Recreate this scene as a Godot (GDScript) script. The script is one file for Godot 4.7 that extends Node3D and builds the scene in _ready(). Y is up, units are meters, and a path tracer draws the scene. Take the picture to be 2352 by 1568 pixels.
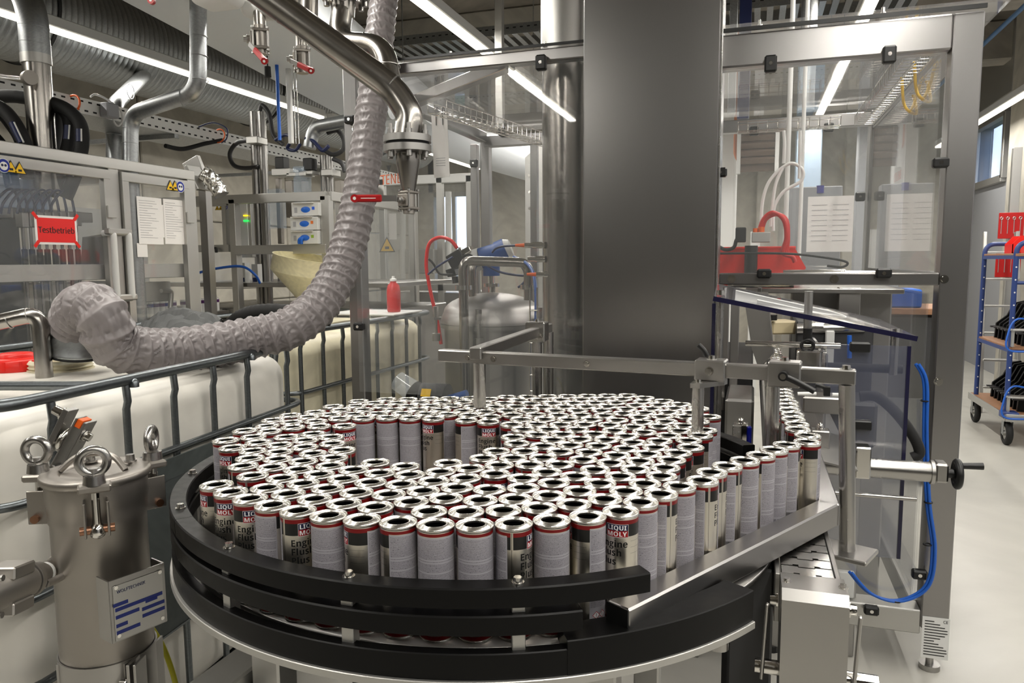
extends Node3D
# A can-filling hall: rotary table full of open tin cans, guarded machine behind it, containers and pipework left.
# World axes follow the hall: -Z runs along the lamps and the conveyor, X to the right, Y up, metres.

const FOC := 1700.0
var CB: Basis
var CO := Vector3(0, 1.5, 0)
var M := {}
var used := {}
var rng := RandomNumberGenerator.new()

# ---- pixels of the 2352x1568 photograph to points in the hall -------------------------------
func ray(px: float, py: float) -> Vector3:
	return CB * Vector3((px - 1176.0) / FOC, -(py - 784.0) / FOC, -1.0)
func pD(px: float, py: float, d: float) -> Vector3:
	return CO + ray(px, py) * d
func pX(px: float, py: float, x: float) -> Vector3:
	var r := ray(px, py)
	return CO + r * ((x - CO.x) / r.x)
func pY(px: float, py: float, y: float) -> Vector3:
	var r := ray(px, py)
	return CO + r * ((y - CO.y) / r.y)
func pZ(px: float, py: float, z: float) -> Vector3:
	var r := ray(px, py)
	return CO + r * ((z - CO.z) / r.z)

# ---- mesh builder ---------------------------------------------------------------------------
class MB:
	var v := PackedVector3Array()
	var n := PackedVector3Array()
	var t := PackedVector2Array()
	func tri(a: Vector3, b: Vector3, c: Vector3, na: Vector3, nb: Vector3, nc: Vector3, ta := Vector2.ZERO, tb := Vector2.ZERO, tc := Vector2.ZERO) -> void:
		if (b - a).cross(c - a).dot(na + nb + nc) > 0.0:
			v.append_array([a, c, b]); n.append_array([na, nc, nb]); t.append_array([ta, tc, tb])
		else:
			v.append_array([a, b, c]); n.append_array([na, nb, nc]); t.append_array([ta, tb, tc])
	func quad(a: Vector3, b: Vector3, c: Vector3, d: Vector3, nn: Vector3) -> MB:
		tri(a, b, c, nn, nn, nn, Vector2(0, 1), Vector2(1, 1), Vector2(1, 0))
		tri(a, c, d, nn, nn, nn, Vector2(0, 1), Vector2(1, 0), Vector2(0, 0))
		return self
	func box(c: Vector3, s: Vector3, b := Basis.IDENTITY, ch := 0.0) -> MB:
		var h := s * 0.5
		ch = minf(ch, minf(h.x, minf(h.y, h.z)) * 0.6)
		for i in 3:
			var j := (i + 1) % 3
			var k := (i + 2) % 3
			for si: float in [-1.0, 1.0]:
				var q := []
				for e in [[-1.0, -1.0], [1.0, -1.0], [1.0, 1.0], [-1.0, 1.0]]:
					var p := Vector3.ZERO
					p[i] = si * h[i]; p[j] = e[0] * (h[j] - ch); p[k] = e[1] * (h[k] - ch)
					q.append(c + b * p)
				var nn := Vector3.ZERO
				nn[i] = si
				quad(q[0], q[1], q[2], q[3], b * nn)
				if ch <= 0.0:
					continue
				for sj: float in [-1.0, 1.0]:
					var w := []
					for sk: float in [-1.0, 1.0]:
						var p1 := Vector3.ZERO
						p1[i] = si * h[i]; p1[j] = sj * (h[j] - ch); p1[k] = sk * (h[k] - ch)
						var p2 := Vector3.ZERO
						p2[i] = si * (h[i] - ch); p2[j] = sj * h[j]; p2[k] = sk * (h[k] - ch)
						w.append([c + b * p1, c + b * p2])
						if i == 0:
							var p3 := Vector3.ZERO
							p3[i] = si * (h[i] - ch); p3[j] = sj * (h[j] - ch); p3[k] = sk * h[k]
							var cn := b * Vector3(si, sj, sk).normalized()
							tri(c + b * p1, c + b * p2, c + b * p3, cn, cn, cn)
					var en := Vector3.ZERO
					en[i] = si; en[j] = sj
					quad(w[0][0], w[1][0], w[1][1], w[0][1], b * en.normalized())
		return self
	# box whose long axis runs from a to b; w = across, hgt = the other side; up hints the hgt direction
	func bar(a: Vector3, b: Vector3, w: float, hgt: float, ch := 0.0, up := Vector3.UP) -> MB:
		var z := (b - a).normalized()
		if absf(z.dot(up)) > 0.99:
			up = Vector3.RIGHT
		var x := up.cross(z).normalized()
		return box((a + b) * 0.5, Vector3(w, hgt, (b - a).length()), Basis(x, z.cross(x), z), ch)
	static func frame(z: Vector3) -> Basis:
		z = z.normalized()
		var u := Vector3.UP if absf(z.y) < 0.95 else Vector3.RIGHT
		var x := u.cross(z).normalized()
		return Basis(x, z.cross(x), z)
	func cyl(a: Vector3, b: Vector3, r: float, seg := 20, r2 := -1.0, caps := true) -> MB:
		if r2 < 0.0:
			r2 = r
		var f := frame(b - a)
		var ln := (b - a).length()
		for i in seg:
			var d := []
			for k in 2:
				var w := TAU * (i + k) / seg
				d.append(f.x * cos(w) + f.y * sin(w))
			var s := f.z * ((r - r2) / maxf(ln, 1e-6))
			var n0: Vector3 = (d[0] + s).normalized()
			var n1: Vector3 = (d[1] + s).normalized()
			var u0 := float(i) / seg
			var u1 := float(i + 1) / seg
			tri(a + d[0] * r, a + d[1] * r, b + d[1] * r2, n0, n1, n1, Vector2(u0, 1), Vector2(u1, 1), Vector2(u1, 0))
			tri(a + d[0] * r, b + d[1] * r2, b + d[0] * r2, n0, n1, n0, Vector2(u0, 1), Vector2(u1, 0), Vector2(u0, 0))
			if caps:
				if r > 0.0:
					tri(a, a + d[0] * r, a + d[1] * r, -f.z, -f.z, -f.z)
				if r2 > 0.0:
					tri(b, b + d[0] * r2, b + d[1] * r2, f.z, f.z, f.z)
		return self
	# profile of (radius, height) turned about the y axis of xf
	func lathe(pr: Array, xf := Transform3D.IDENTITY, seg := 28, sweep := TAU) -> MB:
		var m := pr.size()
		var na := []
		var total := 0.0
		var ls := [0.0]
		for i in m - 1:
			var d: Vector2 = pr[i + 1] - pr[i]
			na.append(Vector2(d.y, -d.x).normalized() if d.length() > 1e-9 else Vector2(0, 1))
			total += d.length()
			ls.append(total)
		for i in m - 1:
			var nlo: Vector2 = na[i]
			var nhi: Vector2 = na[i]
			if i > 0 and na[i - 1].dot(na[i]) > 0.6:
				nlo = (na[i - 1] + na[i]).normalized()
			if i < m - 2 and na[i + 1].dot(na[i]) > 0.6:
				nhi = (na[i + 1] + na[i]).normalized()
			var p: Vector2 = pr[i]
			var q: Vector2 = pr[i + 1]
			for k in seg:
				var w0 := sweep * k / seg
				var w1 := sweep * (k + 1) / seg
				var d0 := Vector3(sin(w0), 0, cos(w0))
				var d1 := Vector3(sin(w1), 0, cos(w1))
				var a := xf * (d0 * p.x + Vector3(0, p.y, 0))
				var b := xf * (d1 * p.x + Vector3(0, p.y, 0))
				var c := xf * (d1 * q.x + Vector3(0, q.y, 0))
				var e := xf * (d0 * q.x + Vector3(0, q.y, 0))
				var n0 := xf.basis * (d0 * nlo.x + Vector3(0, nlo.y, 0))
				var n1 := xf.basis * (d1 * nlo.x + Vector3(0, nlo.y, 0))
				var n2 := xf.basis * (d1 * nhi.x + Vector3(0, nhi.y, 0))
				var n3 := xf.basis * (d0 * nhi.x + Vector3(0, nhi.y, 0))
				var u0 := float(k) / seg
				var u1 := float(k + 1) / seg
				var v0: float = 1.0 - ls[i] / total
				var v1: float = 1.0 - ls[i + 1] / total
				if p.x > 1e-7:
					tri(a, b, c, n0, n1, n2, Vector2(u0, v0), Vector2(u1, v0), Vector2(u1, v1))
				if q.x > 1e-7:
					tri(a, c, e, n0, n2, n3, Vector2(u0, v0), Vector2(u1, v1), Vector2(u0, v1))
		return self
	# tube along points; r is a float or a Callable(distance along, angle) -> radius
	func tube(pts: Array, r, seg := 12, caps := true) -> MB:
		var m := pts.size()
		var rings := []
		var dirs := []
		var f := frame(pts[1] - pts[0])
		var s := 0.0
		for i in m:
			var tg: Vector3 = (pts[mini(i + 1, m - 1)] - pts[maxi(i - 1, 0)]).normalized()
			var ax: Vector3 = f.z.cross(tg)
			if ax.length() > 1e-6:
				f = Basis(ax.normalized(), f.z.angle_to(tg)) * f
			if i > 0:
				s += (pts[i] - pts[i - 1]).length()
			var ring := []
			var dd := []
			for k in seg:
				var w := TAU * k / seg
				var d := f.x * cos(w) + f.y * sin(w)
				dd.append(d)
				ring.append(pts[i] + d * (r.call(s, w) if r is Callable else r))
			rings.append(ring)
			dirs.append(dd)
		var nr := dirs
		if r is Callable:
			nr = []
			for i in m:
				var row := []
				for k in seg:
					var du: Vector3 = rings[i][(k + 1) % seg] - rings[i][(k + seg - 1) % seg]
					var dv: Vector3 = rings[mini(i + 1, m - 1)][k] - rings[maxi(i - 1, 0)][k]
					var q := du.cross(dv).normalized()
					row.append(q if q.dot(dirs[i][k]) > 0.0 else -q)
				nr.append(row)
		for i in m - 1:
			for k in seg:
				var l := (k + 1) % seg
				var ua := Vector2(float(k) / seg, float(i) / m)
				tri(rings[i][k], rings[i][l], rings[i + 1][l], nr[i][k], nr[i][l], nr[i + 1][l], ua, ua, ua)
				tri(rings[i][k], rings[i + 1][l], rings[i + 1][k], nr[i][k], nr[i + 1][l], nr[i + 1][k], ua, ua, ua)
		if caps:
			for e in [0, m - 1]:
				var cn: Vector3 = (pts[0] - pts[1]).normalized() if e == 0 else (pts[m - 1] - pts[m - 2]).normalized()
				for k in seg:
					tri(pts[e], rings[e][k], rings[e][(k + 1) % seg], cn, cn, cn)
		return self
	func torus(c: Vector3, ax: Vector3, R: float, r: float, seg := 28, sec := 10) -> MB:
		var f := frame(ax)
		var pr := []
		for i in sec + 1:
			var w := TAU * i / sec
			pr.append(Vector2(R + r * sin(w), r * -cos(w)))
		return lathe(pr, Transform3D(Basis(f.x, f.z, -f.y), c), seg)
	# flat polygon (Vector2) extruded along +z of xf by depth
	func prism(poly: Array, depth: float, xf: Transform3D) -> MB:
		var pk := PackedVector2Array(poly)
		var idx := Geometry2D.triangulate_polygon(pk)
		var zn := xf.basis.z.normalized()
		for i in range(0, idx.size(), 3):
			var q := []
			for k in 3:
				var p := pk[idx[i + k]]
				q.append([xf * Vector3(p.x, p.y, depth), xf * Vector3(p.x, p.y, 0)])
			tri(q[0][0], q[1][0], q[2][0], zn, zn, zn)
			tri(q[0][1], q[1][1], q[2][1], -zn, -zn, -zn)
		var cw := -1.0 if Geometry2D.is_polygon_clockwise(pk) else 1.0
		for i in pk.size():
			var p := pk[i]
			var q := pk[(i + 1) % pk.size()]
			var d := (q - p).normalized()
			var nn := (xf.basis * Vector3(d.y, -d.x, 0)).normalized() * cw
			quad(xf * Vector3(p.x, p.y, 0), xf * Vector3(q.x, q.y, 0), xf * Vector3(q.x, q.y, depth), xf * Vector3(p.x, p.y, depth), nn)
		return self
	# box with edges rounded to radius r
	func rbox(c: Vector3, s: Vector3, r: float, b := Basis.IDENTITY, k := 6) -> MB:
		var h := s * 0.5
		r = minf(r, minf(h.x, minf(h.y, h.z)))
		var rings := []
		for half in 2:
			for i in k + 1:
				var f := -PI / 2 + PI / 2 * i / k if half == 0 else PI / 2 * i / k
				var ring := []
				for q in 4:
					var cx := (h.x - r) * (1.0 if q == 0 or q == 3 else -1.0)
					var cz := (h.z - r) * (1.0 if q < 2 else -1.0)
					for j in k + 1:
						var w := PI / 2 * (q + float(j) / k)
						var nn := Vector3(cos(f) * cos(w), sin(f), cos(f) * sin(w))
						var p := Vector3(cx, (h.y - r) * (-1.0 if half == 0 else 1.0), cz) + nn * r
						ring.append([c + b * p, b * nn])
				rings.append(ring)
		for i in rings.size() - 1:
			var m: int = rings[i].size()
			for j in m:
				var a = rings[i][j]
				var d = rings[i][(j + 1) % m]
				var e = rings[i + 1][(j + 1) % m]
				var g = rings[i + 1][j]
				tri(a[0], d[0], e[0], a[1], d[1], e[1])
				tri(a[0], e[0], g[0], a[1], e[1], g[1])
		for si: float in [-1.0, 1.0]:
			var y := si * h.y
			quad(c + b * Vector3(-(h.x - r), y, -(h.z - r)), c + b * Vector3(h.x - r, y, -(h.z - r)), c + b * Vector3(h.x - r, y, h.z - r), c + b * Vector3(-(h.x - r), y, h.z - r), b * Vector3(0, si, 0))
		return self
	# arc of rectangular section about the vertical through c
	func arc(c: Vector3, r0: float, r1: float, y0: float, y1: float, a0: float, a1: float, seg := 96, ch := 0.0) -> MB:
		var sec := [Vector2(r0, y0), Vector2(r1, y0), Vector2(r1, y1 - ch), Vector2(r1 - ch, y1), Vector2(r0 + ch, y1), Vector2(r0, y1 - ch)]
		for k in seg:
			var w0 := lerpf(a0, a1, float(k) / seg)
			var w1 := lerpf(a0, a1, float(k + 1) / seg)
			var d0 := Vector3(cos(w0), 0, sin(w0))
			var d1 := Vector3(cos(w1), 0, sin(w1))
			for i in 6:
				var p: Vector2 = sec[i]
				var q: Vector2 = sec[(i + 1) % 6]
				var e := (q - p)
				if e.length() < 1e-6:
					continue
				var nn := Vector2(e.y, -e.x).normalized()
				var n0 := d0 * nn.x + Vector3(0, nn.y, 0)
				var n1 := d1 * nn.x + Vector3(0, nn.y, 0)
				var up := Vector3.UP
				tri(c + d0 * p.x + up * p.y, c + d1 * p.x + up * p.y, c + d1 * q.x + up * q.y, n0, n1, n1)
				tri(c + d0 * p.x + up * p.y, c + d1 * q.x + up * q.y, c + d0 * q.x + up * q.y, n0, n1, n0)
		if absf(a1 - a0) < TAU - 0.01:
			for w: float in [a0, a1]:
				var d := Vector3(cos(w), 0, sin(w))
				var nn := Vector3(-sin(w), 0, cos(w)) * (1.0 if w == a1 else -1.0) * signf(a1 - a0)
				var f := []
				for p: Vector2 in sec:
					f.append(c + d * p.x + Vector3.UP * p.y)
				for i in range(1, 5):
					tri(f[0], f[i], f[i + 1], nn, nn, nn)
		return self
	func hexbolt(c: Vector3, ax: Vector3, r: float, h: float) -> MB:
		ax = ax.normalized()
		cyl(c, c + ax * h * 0.22, r * 1.35, 16)
		return cyl(c + ax * h * 0.22, c + ax * h, r, 6, r * 0.94)
	func mesh() -> ArrayMesh:
		var a := []
		a.resize(Mesh.ARRAY_MAX)
		a[Mesh.ARRAY_VERTEX] = v; a[Mesh.ARRAY_NORMAL] = n; a[Mesh.ARRAY_TEX_UV] = t
		var am := ArrayMesh.new()
		am.add_surface_from_arrays(Mesh.PRIMITIVE_TRIANGLES, a)
		return am

func mb() -> MB:
	return MB.new()
func smooth(p: Array, k := 8) -> Array:
	var o := []
	for i in p.size() - 1:
		var a: Vector3 = p[maxi(i - 1, 0)]
		var b: Vector3 = p[i]
		var c: Vector3 = p[i + 1]
		var d: Vector3 = p[mini(i + 2, p.size() - 1)]
		for j in k:
			o.append(b.cubic_interpolate(c, a, d, float(j) / k))
	o.append(p[p.size() - 1])
	return o
# polyline with rounded corners of radius r
func bent(p: Array, r: float, k := 8) -> Array:
	var o := [p[0]]
	for i in range(1, p.size() - 1):
		var u: Vector3 = (p[i - 1] - p[i])
		var w: Vector3 = (p[i + 1] - p[i])
		var q := minf(r, minf(u.length(), w.length()) * 0.49)
		var a: Vector3 = p[i] + u.normalized() * q
		var b: Vector3 = p[i] + w.normalized() * q
		for j in k + 1:
			var f := float(j) / k
			o.append(a.lerp(p[i], f).lerp(p[i].lerp(b, f), f))
	o.append(p[p.size() - 1])
	return o

# ---- objects --------------------------------------------------------------------------------
func numbered(called: String) -> String:
	used[called] = used.get(called, -1) + 1
	return called if used[called] == 0 else "%s_%03d" % [called, used[called]]
func tag(o: Node, label: String, category: String, group := "") -> void:
	o.set_meta("label", label)
	o.set_meta("category", category)
	if group != "":
		o.set_meta("group", group)
func thing(called: String, label: String, category: String, at := Vector3.ZERO, group := "") -> Node3D:
	var o := Node3D.new()
	o.name = numbered(called)
	add_child(o, true)
	o.position = at
	tag(o, label, category, group)
	return o
func origin(o: Node) -> Vector3:
	var p := Vector3.ZERO
	while o != self:
		p += o.position
		o = o.get_parent()
	return p
func part(par: Node, called: String, b: MB, mat: Material, label := "") -> MeshInstance3D:
	var off := origin(par)
	if off != Vector3.ZERO:
		for i in b.v.size():
			b.v[i] -= off
	var o := MeshInstance3D.new()
	o.name = called
	o.mesh = b.mesh()
	o.material_override = mat
	par.add_child(o, true)
	if label != "":
		o.set_meta("label", label)
	return o
func share(par: Node, called: String, ms: Mesh, mat: Material, xf: Transform3D) -> MeshInstance3D:
	var o := MeshInstance3D.new()
	o.name = called
	o.mesh = ms
	o.material_override = mat
	par.add_child(o, true)
	o.transform = Transform3D(xf.basis, xf.origin - origin(par))
	return o
func one(called: String, label: String, category: String, b: MB, mat: Material, group := "") -> MeshInstance3D:
	var o := part(self, numbered(called), b, mat)
	tag(o, label, category, group)
	return o
func struct(called: String, b: MB, mat: Material) -> MeshInstance3D:
	var o := part(self, called, b, mat)
	o.set_meta("kind", "structure")
	return o
func letters(par: Node, called: String, s: String, height: float, at: Vector3, face: Basis, mat: Material, font := "Droid Sans") -> MeshInstance3D:
	var tm := TextMesh.new()
	var sf := SystemFont.new()
	sf.font_names = PackedStringArray([font])
	tm.font = sf
	tm.text = s
	tm.font_size = 64
	tm.pixel_size = height / 46.0
	tm.depth = 0.0012
	tm.curve_step = 2.0
	var o := MeshInstance3D.new()
	o.name = called
	o.mesh = tm
	o.material_override = mat
	par.add_child(o, true)
	o.transform = Transform3D(face, at - origin(par))
	return o

# ---- materials ------------------------------------------------------------------------------
func mat(c: Color, rough := 0.5, metal := 0.0) -> StandardMaterial3D:
	var m := StandardMaterial3D.new()
	m.albedo_color = c
	m.roughness = rough
	m.metallic = metal
	return m
func noise_image(seed_: int, freq: float, w: int, h: int, lo: float, hi: float, stretch := Vector2.ONE, tint := Color.WHITE, oct := 4) -> ImageTexture:
	var fn := FastNoiseLite.new()
	fn.seed = seed_
	fn.noise_type = FastNoiseLite.TYPE_SIMPLEX
	fn.frequency = 1.0
	fn.fractal_octaves = oct
	var im := Image.create(w, h, false, Image.FORMAT_RGB8)
	# sampled on two circles so that the picture tiles
	for y in h:
		var b := TAU * y / h
		var yc := Vector2(cos(b), sin(b)) * freq * stretch.y
		for x in w:
			var a := TAU * x / w
			var q := fn.get_noise_3d(cos(a) * freq * stretch.x + yc.x, sin(a) * freq * stretch.x + yc.y, yc.x * 0.7 - yc.y * 0.4)
			var g := lerpf(lo, hi, clampf(q * 0.9 + 0.5, 0, 1))
			im.set_pixel(x, y, Color(g * tint.r, g * tint.g, g * tint.b))
	im.generate_mipmaps()
	return ImageTexture.create_from_image(im)
func worldmap(m: StandardMaterial3D, scale_: Vector3) -> StandardMaterial3D:
	m.uv1_triplanar = true
	m.uv1_world_triplanar = true
	m.uv1_scale = scale_
	return m
func glassy(c: Color, a: float, rough := 0.02) -> StandardMaterial3D:
	var m := mat(Color(c.r, c.g, c.b, a), rough)
	m.transparency = BaseMaterial3D.TRANSPARENCY_ALPHA
	return m

func make_materials() -> void:
	var streak := noise_image(3, 2.2, 256, 64, 0.0, 1.0, Vector2(14, 0.25), Color.WHITE, 5)
	var cloud := noise_image(7, 1.2, 256, 256, 0.0, 1.0)
	var steel := func(c: Color, r: float) -> StandardMaterial3D:
		var m := mat(c, r, 1.0)
		m.roughness_texture = rough_tex
		return worldmap(m, Vector3(1.3, 1.3, 1.3))
	rough_tex = noise_image(11, 1.6, 256, 256, 0.88, 1.0)
	M.steel = steel.call(Color(0.66, 0.652, 0.64), 0.34)
	M.steel_lt = steel.call(Color(0.66, 0.652, 0.64), 0.28)
	M.steel_dk = steel.call(Color(0.66, 0.652, 0.64), 0.40)
	M.cast = steel.call(Color(0.62, 0.60, 0.575), 0.46)
	M.pipe = steel.call(Color(0.63, 0.615, 0.595), 0.26)
	M.satin = worldmap(mat(Color(0.60, 0.592, 0.588), 0.30, 1.0), Vector3(0.9, 0.9, 0.9))
	M.satin.roughness_texture = noise_image(12, 2.0, 512, 64, 0.94, 1.0, Vector2(16, 0.2))
	M.dome = steel.call(Color(0.70, 0.69, 0.68), 0.48)
	M.coupling = steel.call(Color(0.72, 0.705, 0.685), 0.44)
	M.chrome = mat(Color(0.86, 0.85, 0.83), 0.12, 1.0)
	M.tin = mat(Color(0.93, 0.92, 0.895), 0.24, 1.0)
	M.galv = worldmap(mat(Color(0.66, 0.67, 0.675), 0.42, 1.0), Vector3(3, 3, 3))
	M.galv.roughness_texture = cloud_rough(21, 0.85, 1.0)
	M.galv.albedo_texture = noise_image(22, 4.0, 256, 256, 0.90, 1.0)
	M.cage = worldmap(mat(Color(0.47, 0.49, 0.50), 0.36, 1.0), Vector3(5, 5, 5))
	M.cage.albedo_texture = noise_image(23, 3.0, 256, 256, 0.90, 1.0)
	M.alu = mat(Color(0.74, 0.735, 0.72), 0.42, 0.9)
	M.alu_dk = M.alu
	M.black = worldmap(mat(Color(0.035, 0.034, 0.034), 0.42), Vector3(3, 3, 3))
	M.black.metallic_specular = 0.3
	M.black.roughness_texture = cloud_rough(25, 0.85, 1.0)
	M.blackp = mat(Color(0.035, 0.035, 0.037), 0.42)
	M.rubber = mat(Color(0.05, 0.05, 0.052), 0.7)
	M.grey_cover = mat(Color(0.20, 0.20, 0.205), 0.5)
	M.hdpe = worldmap(mat(Color(0.90, 0.885, 0.85), 0.42), Vector3(0.8, 0.8, 0.8))
	M.hdpe.albedo_texture = noise_image(31, 1.3, 256, 256, 0.95, 1.0)
	M.hdpe_y = worldmap(mat(Color(0.88, 0.85, 0.74), 0.42), Vector3(0.8, 0.8, 0.8))
	M.hdpe_y.albedo_texture = noise_image(32, 1.3, 256, 256, 0.90, 1.0)
	M.funnel = worldmap(mat(Color(0.91, 0.88, 0.74), 0.5), Vector3(2, 2, 2))
	M.funnel.albedo_texture = noise_image(33, 2.2, 256, 256, 0.90, 1.0)
	M.hose = mat(Color(0.50, 0.475, 0.475), 0.38)
	M.red = mat(Color(0.72, 0.045, 0.04), 0.4)
	M.redp = mat(Color(0.86, 0.12, 0.07), 0.38)
	M.handle = mat(Color(0.62, 0.03, 0.05), 0.35)
	M.blue = mat(Color(0.06, 0.27, 0.55), 0.4)
	M.bluec = mat(Color(0.10, 0.35, 0.72), 0.4)
	M.navy = mat(Color(0.10, 0.14, 0.30), 0.45)
	M.cartblue = mat(Color(0.16, 0.24, 0.46), 0.4)
	M.yellow = mat(Color(0.90, 0.72, 0.08), 0.45)
	M.orange = mat(Color(0.86, 0.36, 0.08), 0.45)
	M.green = mat(Color(0.10, 0.45, 0.22), 0.5)
	M.white = mat(Color(0.86, 0.86, 0.85), 0.5)
	M.whitep = mat(Color(0.80, 0.80, 0.79), 0.4)
	M.soffit = mat(Color(0.84, 0.855, 0.87), 0.5)
	M.paper = mat(Color(0.87, 0.86, 0.85), 0.75)
	M.ink = mat(Color(0.07, 0.07, 0.08), 0.6)
	M.inkg = mat(Color(0.62, 0.62, 0.63), 0.6)
	M.plate = worldmap(mat(Color(0.30, 0.325, 0.325), 0.5, 0.3), Vector3(1.5, 1.5, 1.5))
	M.plate.albedo_texture = noise_image(35, 1.6, 256, 256, 0.85, 1.0)
	M.wood = worldmap(mat(Color(0.66, 0.48, 0.35), 0.6), Vector3(2, 2, 2))
	M.wood.albedo_texture = noise_image(36, 2.0, 256, 128, 0.8, 1.0, Vector2(0.6, 6))
	M.cloth = mat(Color(0.38, 0.385, 0.385), 0.9)
	M.inner = M.grey_cover
	M.pane = glassy(Color(0.95, 0.97, 0.97), 0.035)
	M.smoke = glassy(Color(0.40, 0.42, 0.50), 0.24)
	M.edge = mat(Color(0.09, 0.085, 0.20), 0.25)
	M.bluepane = glassy(Color(0.30, 0.50, 0.72), 0.45)
	M.concrete = worldmap(mat(Color(0.69, 0.67, 0.625), 0.85), Vector3(0.35, 0.35, 0.35))
	M.concrete.albedo_texture = noise_image(41, 1.6, 512, 512, 0.90, 1.0, Vector2.ONE, Color.WHITE, 6)
	M.ceiling = worldmap(mat(Color(0.50, 0.475, 0.435), 0.9), Vector3(0.3, 0.3, 0.3))
	M.ceiling.albedo_texture = noise_image(42, 1.6, 256, 256, 0.85, 1.0)
	M.greywall = mat(Color(0.58, 0.585, 0.60), 0.6)
	M.floor = worldmap(mat(Color(0.72, 0.71, 0.68), 0.36), Vector3(0.25, 0.25, 0.25))
	M.floor.albedo_texture = noise_image(43, 1.8, 512, 512, 0.955, 1.0, Vector2.ONE, Color.WHITE, 6)
	M.floor.roughness_texture = cloud_rough(44, 0.85, 1.0)
	M.lamp = mat(Color(1, 1, 1), 0.5)
	M.lamp.emission_enabled = true
	M.lamp.emission = Color(1.0, 0.965, 0.88)
	M.lamp.emission_energy_multiplier = 5.0
	M.led_g = mat(Color(0.1, 0.8, 0.3), 0.4)
	M.led_g.emission_enabled = true
	M.led_g.emission = Color(0.1, 1.0, 0.35)
	M.led_g.emission_energy_multiplier = 1.6
	M.led_y = mat(Color(0.9, 0.8, 0.1), 0.4)
	M.led_y.emission_enabled = true
	M.led_y.emission = Color(1.0, 0.85, 0.1)
	M.led_y.emission_energy_multiplier = 1.6
var rough_tex: ImageTexture
func cloud_rough(s: int, lo: float, hi: float) -> ImageTexture:
	return noise_image(s, 1.8, 256, 256, lo, hi)

# ---- printed can label ----------------------------------------------------------------------
const LW := 2048
const LH := 1024
var lab := PackedByteArray()    # colour
var orm := PackedByteArray()    # r = metal, g = roughness
func put(x: int, y: int, c: Color, me: float, ro: float) -> void:
	x = posmod(x, LW)
	if y < 0 or y >= LH:
		return
	var i := (y * LW + x) * 3
	lab[i] = int(c.r * 255); lab[i + 1] = int(c.g * 255); lab[i + 2] = int(c.b * 255)
	orm[i] = int(me * 255); orm[i + 1] = int(ro * 255)
func dx(deg: float) -> int:
	return int((0.5 + deg / 360.0) * LW)
func rect(d0: float, d1: float, y0: int, y1: int, c: Color, me: float, ro: float) -> void:
	for y in range(y0, y1):
		for x in range(dx(d0), dx(d1)):
			put(x, y, c, me, ro)
func print_text(s: String, deg: float, ytop: int, hgt: float, wide: float, c: Color, bold := true, me := 0.0, quarter := false) -> void:
	var tm := TextMesh.new()
	var sf := SystemFont.new()
	sf.font_names = PackedStringArray(["Droid Sans"])
	sf.font_weight = 700 if bold else 400
	tm.font = sf
	tm.text = s
	tm.font_size = 64
	tm.pixel_size = 1.0
	tm.depth = 0.0
	tm.curve_step = 1.0
	tm.horizontal_alignment = HORIZONTAL_ALIGNMENT_LEFT
	var ar := tm.get_mesh_arrays()
	var vs: PackedVector3Array = ar[Mesh.ARRAY_VERTEX]
	var ix: PackedInt32Array = ar[Mesh.ARRAY_INDEX]
	var lo := Vector2(1e9, 1e9)
	var hi := Vector2(-1e9, -1e9)
	for p in vs:
		lo = lo.min(Vector2(p.x, p.y)); hi = hi.max(Vector2(p.x, p.y))
	var base := 0.0
	var sc := hgt / 46.0
	var top := 46.0 - 23.0
	for i in range(0, ix.size(), 3):
		var q := []
		for k in 3:
			var p := vs[ix[i + k]]
			var lx := (p.x - lo.x) * sc * wide
			var ly := (hi.y - p.y) * sc if not s.contains("g") else (hi.y - p.y) * sc
			q.append(Vector2(dx(deg) + lx, ytop + ly))
		var a: Vector2 = q[0]
		var b: Vector2 = q[1]
		var d: Vector2 = q[2]
		var ar2 := (b - a).cross(d - a)
		if absf(ar2) < 1e-6:
			continue
		for y in range(int(minf(a.y, minf(b.y, d.y))), int(maxf(a.y, maxf(b.y, d.y))) + 1):
			for x in range(int(minf(a.x, minf(b.x, d.x))), int(maxf(a.x, maxf(b.x, d.x))) + 1):
				var p := Vector2(x + 0.5, y + 0.5)
				var w0 := (b - a).cross(p - a) / ar2
				var w1 := (d - b).cross(p - b) / ar2
				var w2 := (a - d).cross(p - d) / ar2
				if w0 >= -0.02 and w1 >= -0.02 and w2 >= -0.02:
					put(x, y, c, me, 0.35)
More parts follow.
